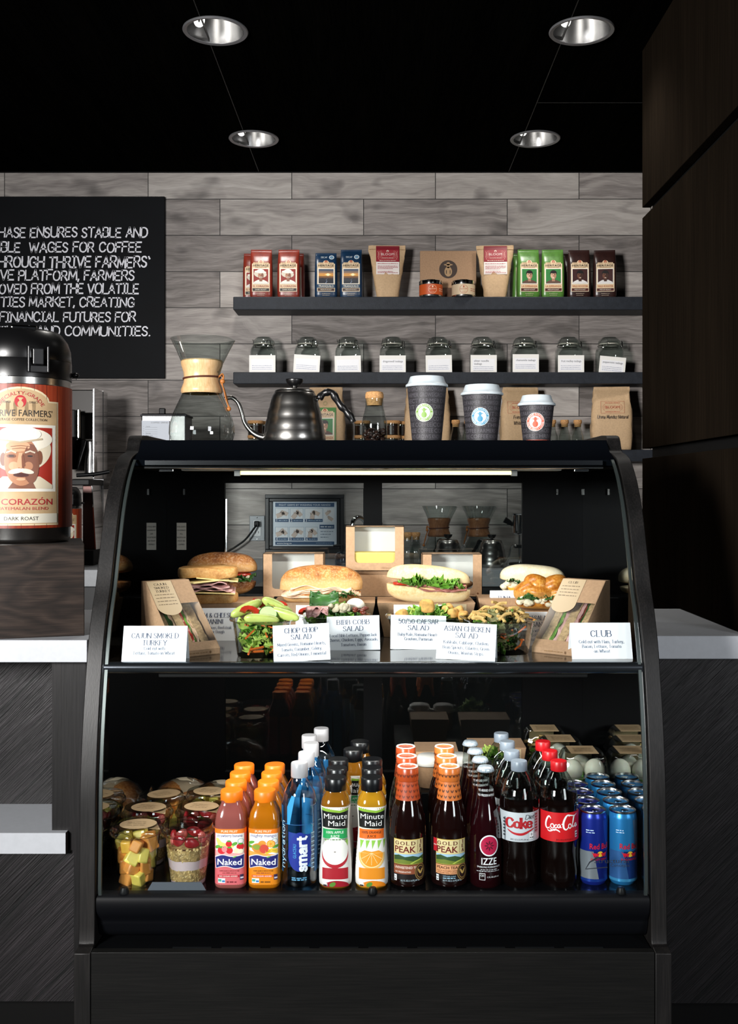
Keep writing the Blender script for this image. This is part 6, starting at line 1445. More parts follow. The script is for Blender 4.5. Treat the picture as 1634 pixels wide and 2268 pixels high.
# colas
def cola(kind, capc, labc, group):
    t = bottle('cola_bottle', 'x', 'bottle', group)
    lo = [(.024, .003), (.030, .0), (.0345, .010), (.0350, .028), (.0325, .050), (.0325, .066), (.0352, .082), (.0360, .086), (.0360, .141), (.0366, .145), (.0362, .155)]
    def fl(a, z): return 1 + (.02 * math.cos(10 * a) if .008 < z < .06 else 0)
    MB().lathe(lo + [(.0350, .163), (0, .163)], n=60, flute=fl).build('cola', liq('cola_dark', '0a0403', .05), t)
    MB().lathe([(.0355, .160), (.0335, .172), (.0275, .188), (.0195, .202), (.0142, .209), (.0136, .212)], n=48, cap0=False, cap1=False).build('clear_shoulder', M_CLEAR, t)
    screw_cap(t, .0152, .2095, .2275, mat('cap_' + kind, capc, .35), .05)
    q = Dec(); a = .0345
    q.rect(-.095, .0868, .095, .1405, labc, 0)
    if kind == 'diet':
        q.rect(-.035, .0868, -.0315, .13, '6e757c', 1); q.strokes('Coke', -.005, .113, .0165, 'a81c24', 2, 'serif', .26, width=.049, gap=.12); q.strokes('Diet', .0155, .1285, .0075, '20242c', 2, 'hand', .12, shear=.25, width=.018, gap=.08)
        q.line([(p.x, p.y) for p in spline([(-.027, .1085, 0), (-.015, .1025, 0), (0, .101, 0), (.013, .1055, 0), (.025, .1105, 0)], 5)], .0034, 'b01c24', 2, taper=lambda x: .35 + math.sin(PI * x))
        q.rect(.0265, .101, .0375, .1385, '9a8f96', 1); [q.scribble(.028, .0365, .104 + i * .005, .0032, '8a2230', 2) for i in range(7)]
        q.rect(.0145, .0915, .0235, .1045, 'e6e8ea', 2); q.text('0', .019, .098, .0045, '1a1a1c', 3); q.scribble(.0155, .023, .0935, .002, '1a1a1c', 3); q.text('20 FL OZ (1.25 PT) 591 mL', -.004, .0895, .0032, '2a2c30', 2, width=.034)
        for i in range(6): q.rect(-.0375, .095 + i * .006, -.0318, .098 + i * .006, '2c3036', 2)
    else:
        w2 = 'f4eeee'; S = lambda ps, wd=.0026, tp=None: q.line([(p.x, p.y) for p in spline([(u, v, 0) for u, v in ps], 5)], wd * .8, w2, 2, tp)
        sw = lambda x: .45 + .9 * math.sin(PI * x)
        S([(-.0205, .1285), (-.0235, .1325), (-.0270, .130), (-.0305, .122), (-.0310, .114), (-.0275, .110), (-.0225, .113)], .0032, sw)         # C
        def o_(x): S([(x, .1195), (x - .0035, .1185), (x - .0045, .1145), (x - .0015, .1115), (x + .0018, .1145), (x, .1195)], .0022)
        o_(-.0165)
        S([(-.0095, .1185), (-.0128, .1175), (-.0135, .1140), (-.0110, .1125), (-.0085, .1150)], .0022)
        S([(-.0042, .1195), (-.0075, .1180), (-.0080, .1145), (-.0055, .1130), (-.0035, .1180), (-.0030, .1140), (-.0010, .1135)], .0022)
        q.rect(-.001, .1185, .0025, .1205, w2, 2)
        S([(.0140, .1330), (.0110, .1360), (.0065, .132), (.0025, .1225), (.0030, .1130), (.0075, .1095), (.0125, .1140)], .0034, sw)               # C
        S([(.0110, .1360), (.019, .1345), (.026, .1335), (.032, .1365)], .0026, lambda x: 1.3 - .8 * x)
        o_(.0165)
        S([(.0215, .1200), (.0245, .1300), (.0250, .1345), (.0225, .1290), (.0208, .1170), (.0218, .1130), (.0238, .1150)], .0022)
        S([(.0305, .1195), (.0270, .1180), (.0262, .1145), (.0288, .1130), (.0310, .1180), (.0315, .1135), (.0335, .1150)], .0024)
        S([(-.0275, .1075), (-.0225, .1055), (-.0135, .1095), (-.0065, .1075), (-.0040, .1050)], .0026, lambda x: .5 + .8 * math.sin(PI * x))
        S([(-.0225, .110), (-.018, .1080), (-.0125, .1080)], .002)
        q.rect(.0275, .093, .034, .1045, 'e6e8ea', 2); q.scribble(.0282, .0335, .095, .003, '6a1c20', 3); q.scribble(.0282, .0335, .100, .003, '6a1c20', 3); q.text('20 FL OZ (1.25 PT) 591 mL', .006, .0895, .003, '2a0a0a', 2, width=.034)
    q.build('label', t, on_round(.0364), step=.004); return t
t = cola('diet', '78828e', 'bcc2c8', g1)
row(t, bx_(1150), [1.945, (X(1133, 2.02), 2.02), (X(1123, 2.095), 2.095), (X(1112, 2.17 - .022), 2.165)], names('front diet cola bottle with silver label and grey cap', 'grey capped cola bottle', 'diet cola row', 4))
t = cola('classic', 'b01018', 'c40d16', g1)
row(t, bx_(1238), [1.945, (X(1217, 2.02), 2.02), (X(1202, 2.095), 2.095)], names('front cola bottle with red label and red cap', 'red capped cola bottle', 'classic cola row', 3))
# energy drink cans
def can(kind, group):
    t = bottle('drink_can', 'x', 'can', group)
    blue, low = ('1b2f96', '9aa2ac') if kind == 'regular' else ('2d86c8', '1c4f92')
    mb = lambda n_, c: mat(n_, c, .28, .55)
    pr = [(.020, .002), (.0215, 0), (.0255, .006), (.0264, .010), (.0264, .122), (.0255, .127), (.0235, .132)]
    MB().lathe(pr, n=48).build('can_body', mb('can_' + kind, blue), t)
    MB().lathe([(.0235, .1318), (.0246, .1335), (.0246, .1355), (.0236, .1362), (.0226, .1350), (.0220, .1318), (.0208, .1312), (0, .1315)], n=48, cap0=False).build('can_top', mat('can_top_alu', 'b9b9bb', .22, 1.0), t)
    tb = MB(); tb.prism([(.004 + .0075 * math.cos(a), .0045 * math.sin(a)) for a in [2 * PI * i / 20 for i in range(20)]], 'z', .1318, .1330); tb.build('pull_tab', M_CHROME, t)
    q = Dec(); sil = mb('can_silver', '8f979f'); lo = mb('can_low_' + kind, '123a80' if kind != 'regular' else '14257c')
    pa = .0415
    for k in (-1, 0, 1):                          # slanting quarters
        u = k * pa * 2 - .004
        q.poly([(u - pa * .9, .064), (u, .064), (u + .010, .012), (u - pa * .9, .012)], sil if kind == 'regular' else mb('can_mid', '3d6fae'), 0)
        q.poly([(u, .064), (u + pa, .064), (u + pa, .012), (u + .010, .012)], lo, 0)
        q.poly([(u + .018, .121), (u + pa, .121), (u + pa, .064), (u + .026, .064)], mb('can_sil2', '6f8fb4') if kind != 'regular' else mb('can_blue2', '25409f'), 0)
    q.rect(-.083, .008, .083, .013, mb('can_band_' + kind, '1c3f9a' if kind == 'regular' else '4aa4dc'), 1)
    rd = mat('can_red', 'c4182c', .35)
    q.text('Red Bull', .0085, .0685, .0105, rd, 2, width=.039, bold=.03)
    yl = mat('can_yellow', 'd9b02c', .35); q.ell(.0085, .0590, .0058, .0052, yl, 2)
    for s in (-1, 1):
        q.ell(.0085 + s * .0085, .0582, .0058, .0026, rd, 3, 14, s * .25); q.ell(.0085 + s * .0038, .0597, .0022, .0016, rd, 3, 10); q.line([(.0085 + s * .013, .0595), (.0085 + s * .016, .0625)], .0008, rd, 3)
        for du in (.006, .010, .0125): q.line([(.0085 + s * du, .0575), (.0085 + s * (du - .0012), .0535)], .0013, rd, 3)
    q.text('ENERGY DRINK' if kind == 'regular' else 'SUGARFREE', .008, .0475, .004, rd, 2, width=.034); q.scribble(-.018, -.004, .102, .002, 'b9cfe6', 2); q.scribble(-.018, -.002, .098, .002, 'b9cfe6', 2)
    q.build('printed_wrap', t, on_round(.0265), step=.004, vstep=None); return t
gc = 'slim drink cans on the lower deck'
t = can('regular', gc)
row(t, bx_(1315), [1.95, 2.006, 2.062, 2.118], names('front dark blue and silver energy drink can', 'dark blue energy drink can', 'row beside the colas', 4))
t = can('light', gc)
row(t, bx_(1381), [1.95, 2.006, 2.062, 2.118, 2.155 + .019], names('front light blue energy drink can at the right end', 'light blue energy drink can', 'rightmost row', 5))
# fruit and parfait cups
M_CUPC = glass('cup_clear', 'eef2f0', 1.2, .02, .06, 2.2)
FR = [mat('melon_orange', 'e89a4c', .35, var=.12, sub=.1), mat('pineapple', 'f0d768', .35, var=.12, sub=.1), mat('honeydew', 'd9dc9a', .35, var=.1, sub=.1), mat('mango_cube', 'eeb548', .35, var=.1, sub=.1)]
FN = ['cantaloupe_chunk', 'pineapple_chunk', 'honeydew_chunk', 'mango_chunk']
M_STKR = mat('kraft_sticker', 'a48a68', .7, var=.08, vs=60)
def clear_cup(label, x, y, content, sticker, ang=0.0, seed=1):
    t = thing('snack_cup', label, 'cup', (x, y, DECK), 0, 'clear lidded fruit and parfait cups')
    MB().lathe([(.0305, .001), (.0325, 0), (.0335, .004), (.0445, .096), (.0452, .098)], n=44, cap1=False).build('cup_wall', M_CUPC, t)
    MB().lathe([(.0448, .094), (.0498, .0945), (.0505, .097), (.0495, .1), (.0462, .1025), (.0455, .108), (.0445, .110), (.041, .109), (0, .109)], n=48, cap0=False, flute=lambda a, z: 1 + (.004 * math.cos(36 * a) if .0945 < z < .1005 else 0)).build('clear_lid', M_CUPC, t)
    if sticker:
        q = Dec(); q.ell(.004, -.006, .034, .030, M_STKR, 0, 30); q.poly([(.012, .016), (.036, .006), (.046, -.022), (.018, -.034)], M_STKR, 0)
        for i in range(3): q.scribble(-.016, .018, .002 - i * .009, .003, '6e5a40', 1)
        ca, sa = math.cos(ang), math.sin(ang)
        q.build('round_sticker', t, lambda u, v, h: (u * ca - v * sa, u * sa + v * ca, .1105 + h - max(0, math.hypot(u, v) - .043) * .9))
    rr = random.Random(seed)
    if content == 'fruit':
        k = 0
        for lv, (z, R0, n) in enumerate(((.014, .017, 5), (.035, .021, 6), (.056, .024, 7), (.076, .026, 7))):
            for i in range(n):
                a = 2 * PI * i / n + lv * .5 + rr.uniform(-.15, .15); j = rr.choice((0, 0, 1, 1, 1, 3, 0, 2)); b = MB(); m = rrot(rr, .5)
                slab(b, (R0 * math.cos(a), R0 * math.sin(a), z), rr.uniform(.020, .026), rr.uniform(.018, .024), rr.uniform(.022, .032), m)
                b.build(FN[j], FR[j], t, smooth=True, bevel=.003, seg=2)
    else:
        fr = prof_r([(.0325, 0), (.0445, .096)])
        def layer(z0, z1, m, nm, wav=.003):
            b = MB(); rg = []
            for zz, e in ((z0, 0), (z1, 1)):
                rg.append([((fr(zz) - .0015) * math.cos(2 * PI * j / 36), (fr(zz) - .0015) * math.sin(2 * PI * j / 36), zz + (wav * noise.noise(Vector((math.cos(2 * PI * j / 36) * 3, math.sin(2 * PI * j / 36) * 3, z0 * 40))) )) for j in range(36)])
            b.loops(rg); return b.build(nm, m, t, ang=1)
        yog = mat('pink_yoghurt', 'dcc3c8', .4, sub=.1); gra = mat('granola_base', 'a98a58', .8, var=.5, vs=140, bump=.8, bs=200)
        layer(.002, .010, yog, 'yoghurt'); layer(.010, .032, gra, 'granola'); layer(.032, .050, yog, 'yoghurt'); layer(.050, .070, gra, 'granola')
        b = MB()
        for i in range(230):
            a = rr.uniform(-PI, 0); z = rr.choice((rr.uniform(.010, .033), rr.uniform(.050, .072))); r = fr(z) - .0035
            b.blob((r * math.cos(a), r * math.sin(a), z), (.0034, .0026, .0018), nu=7, nv=5, rot=rrot(rr, 1.5))
        o = b.build('oat_flakes', mat('oat_flake', 'cdb07a', .7, var=.45, vs=90), t); o['kind'] = 'stuff'
        for i in range(8):
            a = -PI + i * .85 + .3; b = MB(); b.blob((.0285 * math.cos(a), .0285 * math.sin(a), .081 + .005 * (i % 2)), (.0145, .0055, .0095), m=i % 3 == 0, nu=18, nv=10, rot=Matrix.Rotation(a + PI / 2, 3, 'Z') @ Matrix.Rotation(rr.uniform(-.5, .5), 3, 'Y'), fn=lambda v: Vector((v.x, v.y, v.z * (1 - .35 * v.x / .0145)))); b.build('strawberry_piece', [mat('strawberry', '9c1f26', .3, var=.45, vs=70, spec=.6), mat('strawberry_cut', 'cf6a66', .35, var=.45, vs=110)], t)
    return t
xA, xB = X(302, 1.945), X(417, 1.945)
f0 = clear_cup('front clear fruit cup of melon and pineapple with round kraft sticker on its lid', xA, 1.945, 'fruit', True, .1, 1)
clear_cup('front layered yoghurt and granola parfait cup with a clear lid', xB, 1.945, 'parfait', False, 0, 2)
p1 = clear_cup('stickered parfait cup directly behind the front fruit cup', xA - .002, 2.05, 'parfait', True, -.2, 3)
dup(p1, (xB + .004, 2.055, DECK), 'stickered parfait cup directly behind the front parfait cup')
dup(f0, (xA + .006, 2.155 - .02, DECK), 'stickered fruit cup farthest back in the left column, before the wrapped rolls', rz=.5)
dup(f0, (xB + .004, 2.158 - .0, DECK), 'stickered fruit cup farthest back beside the pink smoothies', rz=-.4)
# film wrapped rolls on the rear step
M_WRAP = glass('cling_film', 'e9e6e2', 1.1, .12, .10, 1.6)
def wrap(label, px, d, a, sx, sy, sz, seed):
    t = thing('wrapped_roll', label, 'wrapped sandwich', (X(px, d), d, DECK + .0005), a, 'film wrapped bread rolls at the back left')
    fn = lambda v: Vector((v.x, v.y, v.z if v.z > 0 else v.z * .8))
    MB().blob((0, 0, sz * .82), (sx, sy, sz), nu=36, nv=18, p=2.3, nz=.06, ns=24, seed=seed, fn=fn).build('bread_roll', M_CIAB, t, ang=3)
    MB().blob((0, 0, sz * .83), (sx * 1.03, sy * 1.03, sz * 1.03), nu=60, nv=34, p=2.3, nz=.05, ns=60, seed=seed, fn=fn).build('film_wrap', M_WRAP, t, ang=.35)
    q = Dec(); q.rect(-sx * .30, -.9, sx * .5, .9, mat('paper_band', 'c2b49c', .7, var=.1), 0)
    q.build('paper_band', t, lambda u, v, h: (u, sy * 1.045 * math.sin(v) * (1 - (u / sx) ** 2 * .3), sz * .83 + sz * 1.045 * math.cos(v) * math.sqrt(max(.05, 1 - (u / sx) ** 2)) ** .9 + h), step=.006, vstep=.15)
wrap('film wrapped roll seen end on, leftmost at the back of the lower deck', 288, 2.305, 1.2, .062, .046, .049, 1)
wrap('film wrapped roll lying slantwise, middle of the three at the back left', 400, 2.31, .8, .068, .046, .049, 2)
wrap('film wrapped roll at the back, partly hidden by the pink smoothie caps', 486, 2.305, .6, .064, .046, .047, 3)
# rear centre: card boxes, drinks with white lids, a clear salad cup
for px, d, w, l in ((965, 2.34, .095, 'kraft takeout box on the rear step behind the iced teas'), (1098, 2.36, .125, 'wide kraft takeout box on the rear step behind the glass soda bottles')):
    takeout(l, px, d, w, .09, .058 if px < 1000 else .062, 0, .6002)
def soup(label, px, d):
    t = thing('soup_cup', label, 'cup', (X(px, d), d, .6002), 0, 'kraft cups with white lids on the rear step')
    MB().lathe([(.022, 0), (.024, .002), (.029, .050)], n=32).build('cup_wall', M_KRAFT, t)
    MB().lathe([(.031, .048), (.032, .050), (.0315, .054), (.028, .056), (.026, .064), (.022, .067), (0, .066)], n=36, cap0=False).build('lid', C('d8d5d0', .4), t); return t
s0 = soup('white lidded kraft cup glimpsed between the two iced tea rows', 950, 2.235)
dup(s0, (X(1014, 2.24), 2.24, .6002), 'white lidded kraft cup glimpsed right of the peach tea caps')
t = thing('salad_tub', 'clear salad tub glimpsed behind the glass soda bottles on the rear step', 'salad', (X(1088, 2.245), 2.245, .6002), 0, 'salads in clear tubs'); tub(t, .085, .075, .06); fill(t, .085, .075, .06, 51, [(M_LETT, 'lettuce', 34, .024), (M_LETTL, 'pale_lettuce', 14, .022)])
# clear clamshells with kraft bands at the right rear
def clam(label, px, d, cont, z=.6002, w=.112, dp=.092):
    t = thing('clamshell_box', label, 'clamshell box', (X(px, d), d, z), 0, 'clear clamshell boxes on the rear step')
    def sq(k, e, n=48, rib=0): return [(w / 2 * k * (abs(math.cos(a)) ** 4 + abs(math.sin(a)) ** 4) ** -.25 * math.cos(a) * (1 + rib * math.cos(j * PI)), dp / 2 * k * (abs(math.cos(a)) ** 4 + abs(math.sin(a)) ** 4) ** -.25 * math.sin(a) * (1 + rib * math.cos(j * PI)), e) for j, a in enumerate(2 * PI * i / n for i in range(n))]
    MB().loops([sq(.80, 0), (sq(.84, .004)), sq(.97, .024, rib=.006), sq(1.05, .027), sq(1.05, .0285)], cap1=False).build('clear_base', M_TUB, t, ang=.4)
    MB().loops([sq(1.05, .029), sq(.97, .032), sq(.94, .045, rib=.012), sq(.86, .066, rib=.012), sq(.74, .0765), sq(.70, .078)]).build('clear_lid', M_TUB, t, ang=.4)
    b = MB(); a = w * .19
    b.loops([[(x, y, zz) for x in (-w * .26, w * .26)] for y, zz in ((-dp * .36, .0786), (dp * .36, .0786), (dp * .44, .068), (dp * .52, .03))], cap0=False, cap1=False, closed=False)
    b.build('paper_band', M_STKR, t, smooth=False, solid=.0006)
    q = Dec()
    for i in range(4): q.scribble(-.02, .022, -.016 + i * .009, .003, '6b573e', 0)
    q.build('band_print', t, lambda u, v, h: (u, v, .0792 + h))
    if cont == 'egg':
        for x, y in ((-.024, -.016), (.024, -.014), (0, .018)): MB().blob((x, y, .036), (.0225, .020, .027), nu=24, nv=16).build('boiled_egg', M_EGG, t)
    else:
        b = MB(); rr = random.Random(px)
        for i in range(20): slab(b, (rr.uniform(-.035, .035), rr.uniform(-.03, .03), rr.uniform(.03, .058)), .04, .006, .005, rrot(rr, .3))
        b.build('crackers', mat('cracker_strip', 'b58f52', .7, var=.2), t, smooth=False)
    fill(t, w * .95, dp * .95, .026, px, [(M_LETT, 'lettuce', 18, .024)], .004)
clam('clear clamshell box with boiled eggs, nearest the front above the cans', 1289, 2.232, 'egg')
clam('clear clamshell box with boiled eggs, middle of the three at the right rear', 1240, 2.335, 'egg')
clam('clear clamshell box with crisp strips, farthest back at the right rear', 1205, 2.435, 'crackers')
# price tag holder in front of the parfait
t = thing('price_tag_holder', 'blank slate grey wedge price tag holder in front of the fruit cups', 'tag holder', (X(392, 1.905), 1.902, DECK))
MB().prism([(-.054, 0), (.054, 0), (.045, .0155), (-.045, .0155)], 'y', 0, .0015).build('slate_face', mat('slate_grey', '4a5058', .45), t, smooth=False)
MB().prism([(.0015, 0), (.0015, .0155), (.016, 0)], 'x', -.045, .045).build('prop', M_BLACK, t, smooth=False)
# ---------------------------------------------------------------- left counter: wooden box and big airpot; back counter goods
M_WALN = NT('dark_figured_walnut')
def _w():
    q = M_WALN; sp = q.n('SeparateXYZ', i0=q.tc.outputs['Object'])
    wv = q.n('TexNoise', i0=q.n('CombineXYZ', i0=q.math('MULTIPLY', sp.outputs[0], 3.4), i1=q.math('MULTIPLY', sp.outputs[1], 3.0), i2=q.math('MULTIPLY', sp.outputs[2], 9.0)), Scale=1.0, Detail=2.0)
    rg = q.math('FRACT', q.math('MULTIPLY', wv, 11.0)); rg = q.math('ABSOLUTE', q.math('SUBTRACT', rg, 0.5))
    fn = q.n('TexNoise', i0=q.n('CombineXYZ', i0=q.math('MULTIPLY', sp.outputs[0], 14.0), i1=q.math('MULTIPLY', sp.outputs[1], 14.0), i2=q.math('MULTIPLY', sp.outputs[2], 300.0)), Scale=1.0, Detail=3.0)
    f = q.math('ADD', q.math('MULTIPLY', rg, 0.55), q.math('MULTIPLY', fn, 0.6))
    return q.set(Base_Color=q.ramp(f, [(0.25, '17110d'), (0.45, '261d18'), (0.7, '3a2f28')]), Roughness=0.5, Specular_IOR_Level=0.3)
M_WALN = _w()
xr = X(187, 2.28)
bxr = thing('wooden_box', 'dark figured wooden box on the left counter, carrying the big coffee dispenser', 'wooden box', (X(187, 2.30), 2.30, .9142), .3)
MB().box(-.28, 0, 0, .32, 0, .2018).build('box_body', M_WALN, bxr, smooth=False, bevel=.0015)
K = 1 / 946.0; RA = .1152; cxa = 46.0; ZB = .9142 + .2018
ap = thing('coffee_dispenser', 'large steel coffee dispenser with a red wood look label showing a hatted man', 'coffee dispenser', (X(cxa, 2.43), 2.43, ZB), .335)
MB().lathe([(.100, 0), (.108, .003), (.112, .010), (.112, .036), (.1135, .038)], n=64, cap1=False).build('steel_base', M_STEEL, ap)
MB().lathe([(.1135, .036), (.1148, .038), (.1148, .358), (.112, .360), (.112, .376), (.1135, .3762)], n=64, cap0=False, cap1=False).build('steel_body', M_STEEL, ap)
MB().lathe([(.112, .375), (.1150, .376), (.1150, .416), (.1140, .4175), (.1145, .419), (.1125, .445), (.106, .465), (.094, .481), (.088, .487), (.080, .4895), (0, .4905)], n=64, cap0=False).build('black_lid', mat('airpot_black', '0b0b0c', .3, spec=.5), ap, ang=.6)
MB().box(-.022, .035, -.085, -.045, .484, .4945).build('pump_button', M_CHROME, ap, smooth=False, bevel=.004)
lt = MB(); lx = lambda p: (p - cxa) * K
lt.box(lx(60), lx(64), -.122, -.112, .385, .444).box(lx(99), lx(103), -.122, -.112, .385, .444).box(lx(64), lx(99), -.119, -.110, .385, .400)
lt.build('latch_frame', mat('latch_black', '17181a', .35), ap, smooth=False, bevel=.0015)
MB().box(lx(70), lx(92), -.124, -.115, .402, .438).build('latch', mat('latch_black', '17181a', .35), ap, smooth=False, bevel=.002)
MB().blob((.122, -.01, .392), (.009, .009, .007), nu=16, nv=10).build('pivot_knob', mat('airpot_black', '0b0b0c', .3), ap)
q = Dec(); RS = .1152
U = lambda p: RS * math.asin(max(-.999, min(.999, (p - cxa) * K / RS))); V = lambda p: (1205 - p) * K
cream = mat('label_cream', 'bda078', .5, var=.10, vs=35); redw = wood_mat('label_red_wood', '742613', '8f331a', 'a34425', 'z', .6, .42, .4)
q.rect(-.30, V(1172), .30, V(866), redw, 0)
for i in range(-9, 10): q.rect(i * .0285, V(1172), i * .0285 + .0009, V(866), '5a1c10', 1)
def poly_px(ps, m, L): q.poly([(U(a), V(b)) for a, b in ps], m, L)
def ell_px(a, b, ra, rb, m, L, n=26, t=0.0): q.poly([(U(a + ra * math.cos(2 * PI * i / n) * math.cos(t) - rb * math.sin(2 * PI * i / n) * math.sin(t)), V(b - ra * math.cos(2 * PI * i / n) * math.sin(t) - rb * math.sin(2 * PI * i / n) * math.cos(t))) for i in range(n)], m, L)
def rect_px(a, b, c, d, m, L): poly_px([(a, d), (c, d), (c, b), (a, b)], m, L)
edge = 'dccba6'
rect_px(-30, 901, 122, 1166, edge, 1); ell_px(46, 903, 58, 31, edge, 1); rect_px(-27, 904, 119, 1163, cream, 2); ell_px(46, 905, 55, 29, cream, 2)
q.text('SPECIALTY-GRADE', 0, V(889), .0085, 'a8242a', 4, arc=.052, bold=.01, wx=1.12)
ell_px(45, 903, 12, 13, 'b3262e', 3); ell_px(45, 909, 6, 7, cream, 4); ell_px(45, 899, 3, 3.4, cream, 4); ell_px(45, 896.5, 6, 1.6, cream, 5)
q.text('FARMER', U(17), V(907), .0052, '3c2c1c', 4, width=.020); q.text('DIRECT', U(72), V(907), .0052, '3c2c1c', 4, width=.020)
q.text("THRIVE FARMERS'", U(46), V(935), .0155, '1c1512', 4, width=.142, bold=.02); q.text('HERITAGE COFFEE COLLECTION', U(46), V(944), .0058, '3c2c1c', 4, width=.116, bold=.01)
rect_px(-24, 952, 116, 1094, 'e6e2d6', 3); rect_px(-18, 958, 109, 1088, '9e2a1c', 4)
# the printed portrait
sk, skd, skl = 'b07a58', '7a4a34', 'd0a07c'
ell_px(47, 1008, 60, 46, 'd9ccb2', 5, 34, .15); ell_px(47, 985, 62, 26, 'eae2d0', 6, 34, .05)
poly_px([(-18, 1088), (10, 1062), (84, 1062), (109, 1080), (109, 1088)], 'd3c6ac', 5); poly_px([(20, 1088), (36, 1066), (66, 1066), (76, 1088)], skd, 6)
ell_px(83, 1022, 6, 15, skd, 7); ell_px(11, 1026, 6, 14, skd, 7)
ell_px(47, 1030, 34, 52, sk, 8, 34); ell_px(66, 1035, 16, 42, skd, 9, 26); ell_px(40, 998, 24, 12, skl, 9, 22)
ell_px(32, 1040, 10, 9, skl, 10); ell_px(61, 1040, 9, 9, sk, 10)
poly_px([(42, 1012), (50, 1012), (55, 1040), (46, 1045), (37, 1040)], skl, 11); poly_px([(50, 1012), (55, 1040), (48, 1044), (47, 1020)], skd, 12)
for a in (27, 64):
    ell_px(a, 1019, 9, 4.5, skd, 11); ell_px(a, 1019, 5.5, 1.8, '201410', 12); q.line([(U(a - 10), V(1012)), (U(a), V(1008)), (U(a + 10), V(1012))], .0035, 'cbbba6', 12)
ell_px(36, 1051, 15, 5, 'e9e2d4', 13, 20, .2); ell_px(57, 1051, 15, 5, 'd6cdbc', 13, 20, -.2); ell_px(46, 1059, 15, 4.5, '4a211a', 12); ell_px(46, 1068, 9, 3, skl, 12)
for y, w in ((999, 40), (1004, 34)): q.line([(U(46 - w / 2), V(y)), (U(46), V(y - 2)), (U(46 + w / 2), V(y))], .0012, skd, 12)
ell_px(44, 972, 42, 17, 'efe9dc', 10, 30); ell_px(40, 966, 32, 9, 'f6f1e6', 11, 24); q.line([(U(2), V(984)), (U(44), V(990)), (U(88), V(982))], .004, 'b8a688', 11)
rect_px(-18, 940, 109, 957.5, 'e6e2d6', 0)
q.text('EL CORAZÓN', U(46), V(1122), .0140, 'a3242c', 4, width=.142, bold=.02); q.text('GUATEMALAN BLEND', U(46), V(1133), .0068, 'a3242c', 4, width=.122, bold=.01)
rect_px(-27, 1141, 119, 1161, 'ddd8c6', 4); q.text('DARK ROAST', U(47), V(1155), .0085, '2a2420', 5, width=.074, bold=.01)
for i in range(9): q.text(str(90 - i * 10) if i < 8 else '5', U(150), V(905 + i * 15), .0042, 'd8a08a', 3); 
q.build('wrap_label', ap, on_round(RS), step=.008)
# small second dispenser and the brewer behind, on the back counter
a2 = dup(ap, (X(137, 3.882), 3.882, BC), 'small red labelled coffee dispenser on the back counter behind the big one'); a2.scale = (.62, .62, .62)
D4 = 4.07; xx = lambda p: X(p, D4); zz4 = lambda p: Z(p, D4)
br = thing('coffee_brewer', 'tall steel coffee brewer on the back counter behind the big dispenser', 'coffee machine', (xx(170), D4, BC))
lx = lambda p: xx(p) - xx(170); lz = lambda p: zz4(p) - BC
MB().box(lx(90), lx(207), .02, .20, lz(915), lz(862)).build('top_housing', mat('dark_steel', '211f1d', .4, .5), br, smooth=False, bevel=.004)
MB().box(lx(205), lx(208.5), .0, .20, lz(1060), lz(860)).build('side_edge', M_CHROME, br, smooth=False, bevel=.001)
MB().box(lx(90), lx(205), .10, .20, lz(1060), lz(915)).build('back_panel', mat('brewer_panel', '5a5651', .5, .4), br, smooth=False)
MB().box(lx(120), lx(172), -.04, .06, lz(970), lz(909)).build('grinder_head', M_BLACK, br, smooth=False, bevel=.003)
MB().tube([(lx(177), -.02, lz(970)), (lx(177), -.02, lz(909))], .0085, n=14).build('chrome_column', M_CHROME, br)
MB().lathe([(.030, 0), (.055, .095), (.058, .115), (.052, .12)], n=36, c=(lx(158), .0, lz(1040))).build('brew_funnel', mat('black_chrome', '2a2a2b', .12, 1.0), br)
MB().lathe([(.026, 0), (.024, .05), (.018, .09), (.022, .128)], n=28, c=(lx(197), .03, lz(1050))).build('steel_jug', M_STEEL, br)
MB().box(lx(120), lx(207), -.06, .14, lz(1075), lz(1062)).build('drip_plate', M_BLACK, br, smooth=False, bevel=.003)
MB().tube(spline([(lx(178), -.05, lz(1053)), (lx(200), -.05, lz(1052)), (lx(222), -.05, lz(1050)), (lx(250), -.05, lz(1045))], 4), .0075, n=12).build('filter_handle', M_BLACK, br)
MB().prism([(lx(183), lz(1217)), (lx(211), lz(1217)), (lx(203), lz(1075)), (lx(183), lz(1075))], 'y', .0, .12).build('front_cover', mat('bronze_panel', '4a3330', .3, .7), br, smooth=False, bevel=.002)
MB().prism([(lx(210.5), lz(1217)), (lx(213), lz(1217)), (lx(205), lz(1075)), (lx(202.5), lz(1075))], 'y', -.002, .12).build('cover_edge', M_CHROME, br, smooth=False)
MB().box(lx(100), lx(216), -.06, .2, 0, lz(1217)).build('base', M_BLKM, br, smooth=False, bevel=.003)
t = thing('acrylic_panel', 'clear acrylic splash panel standing beside the coffee brewer', 'panel', (X(218, 4.2), 4.2, BC))
MB().box(-.022, .020, 0, .004, 0, Z(866, 4.2) - BC).build('sheet', glass('acrylic', 'c9cbcc', .6, .2, .10, 3.0), t, smooth=False)
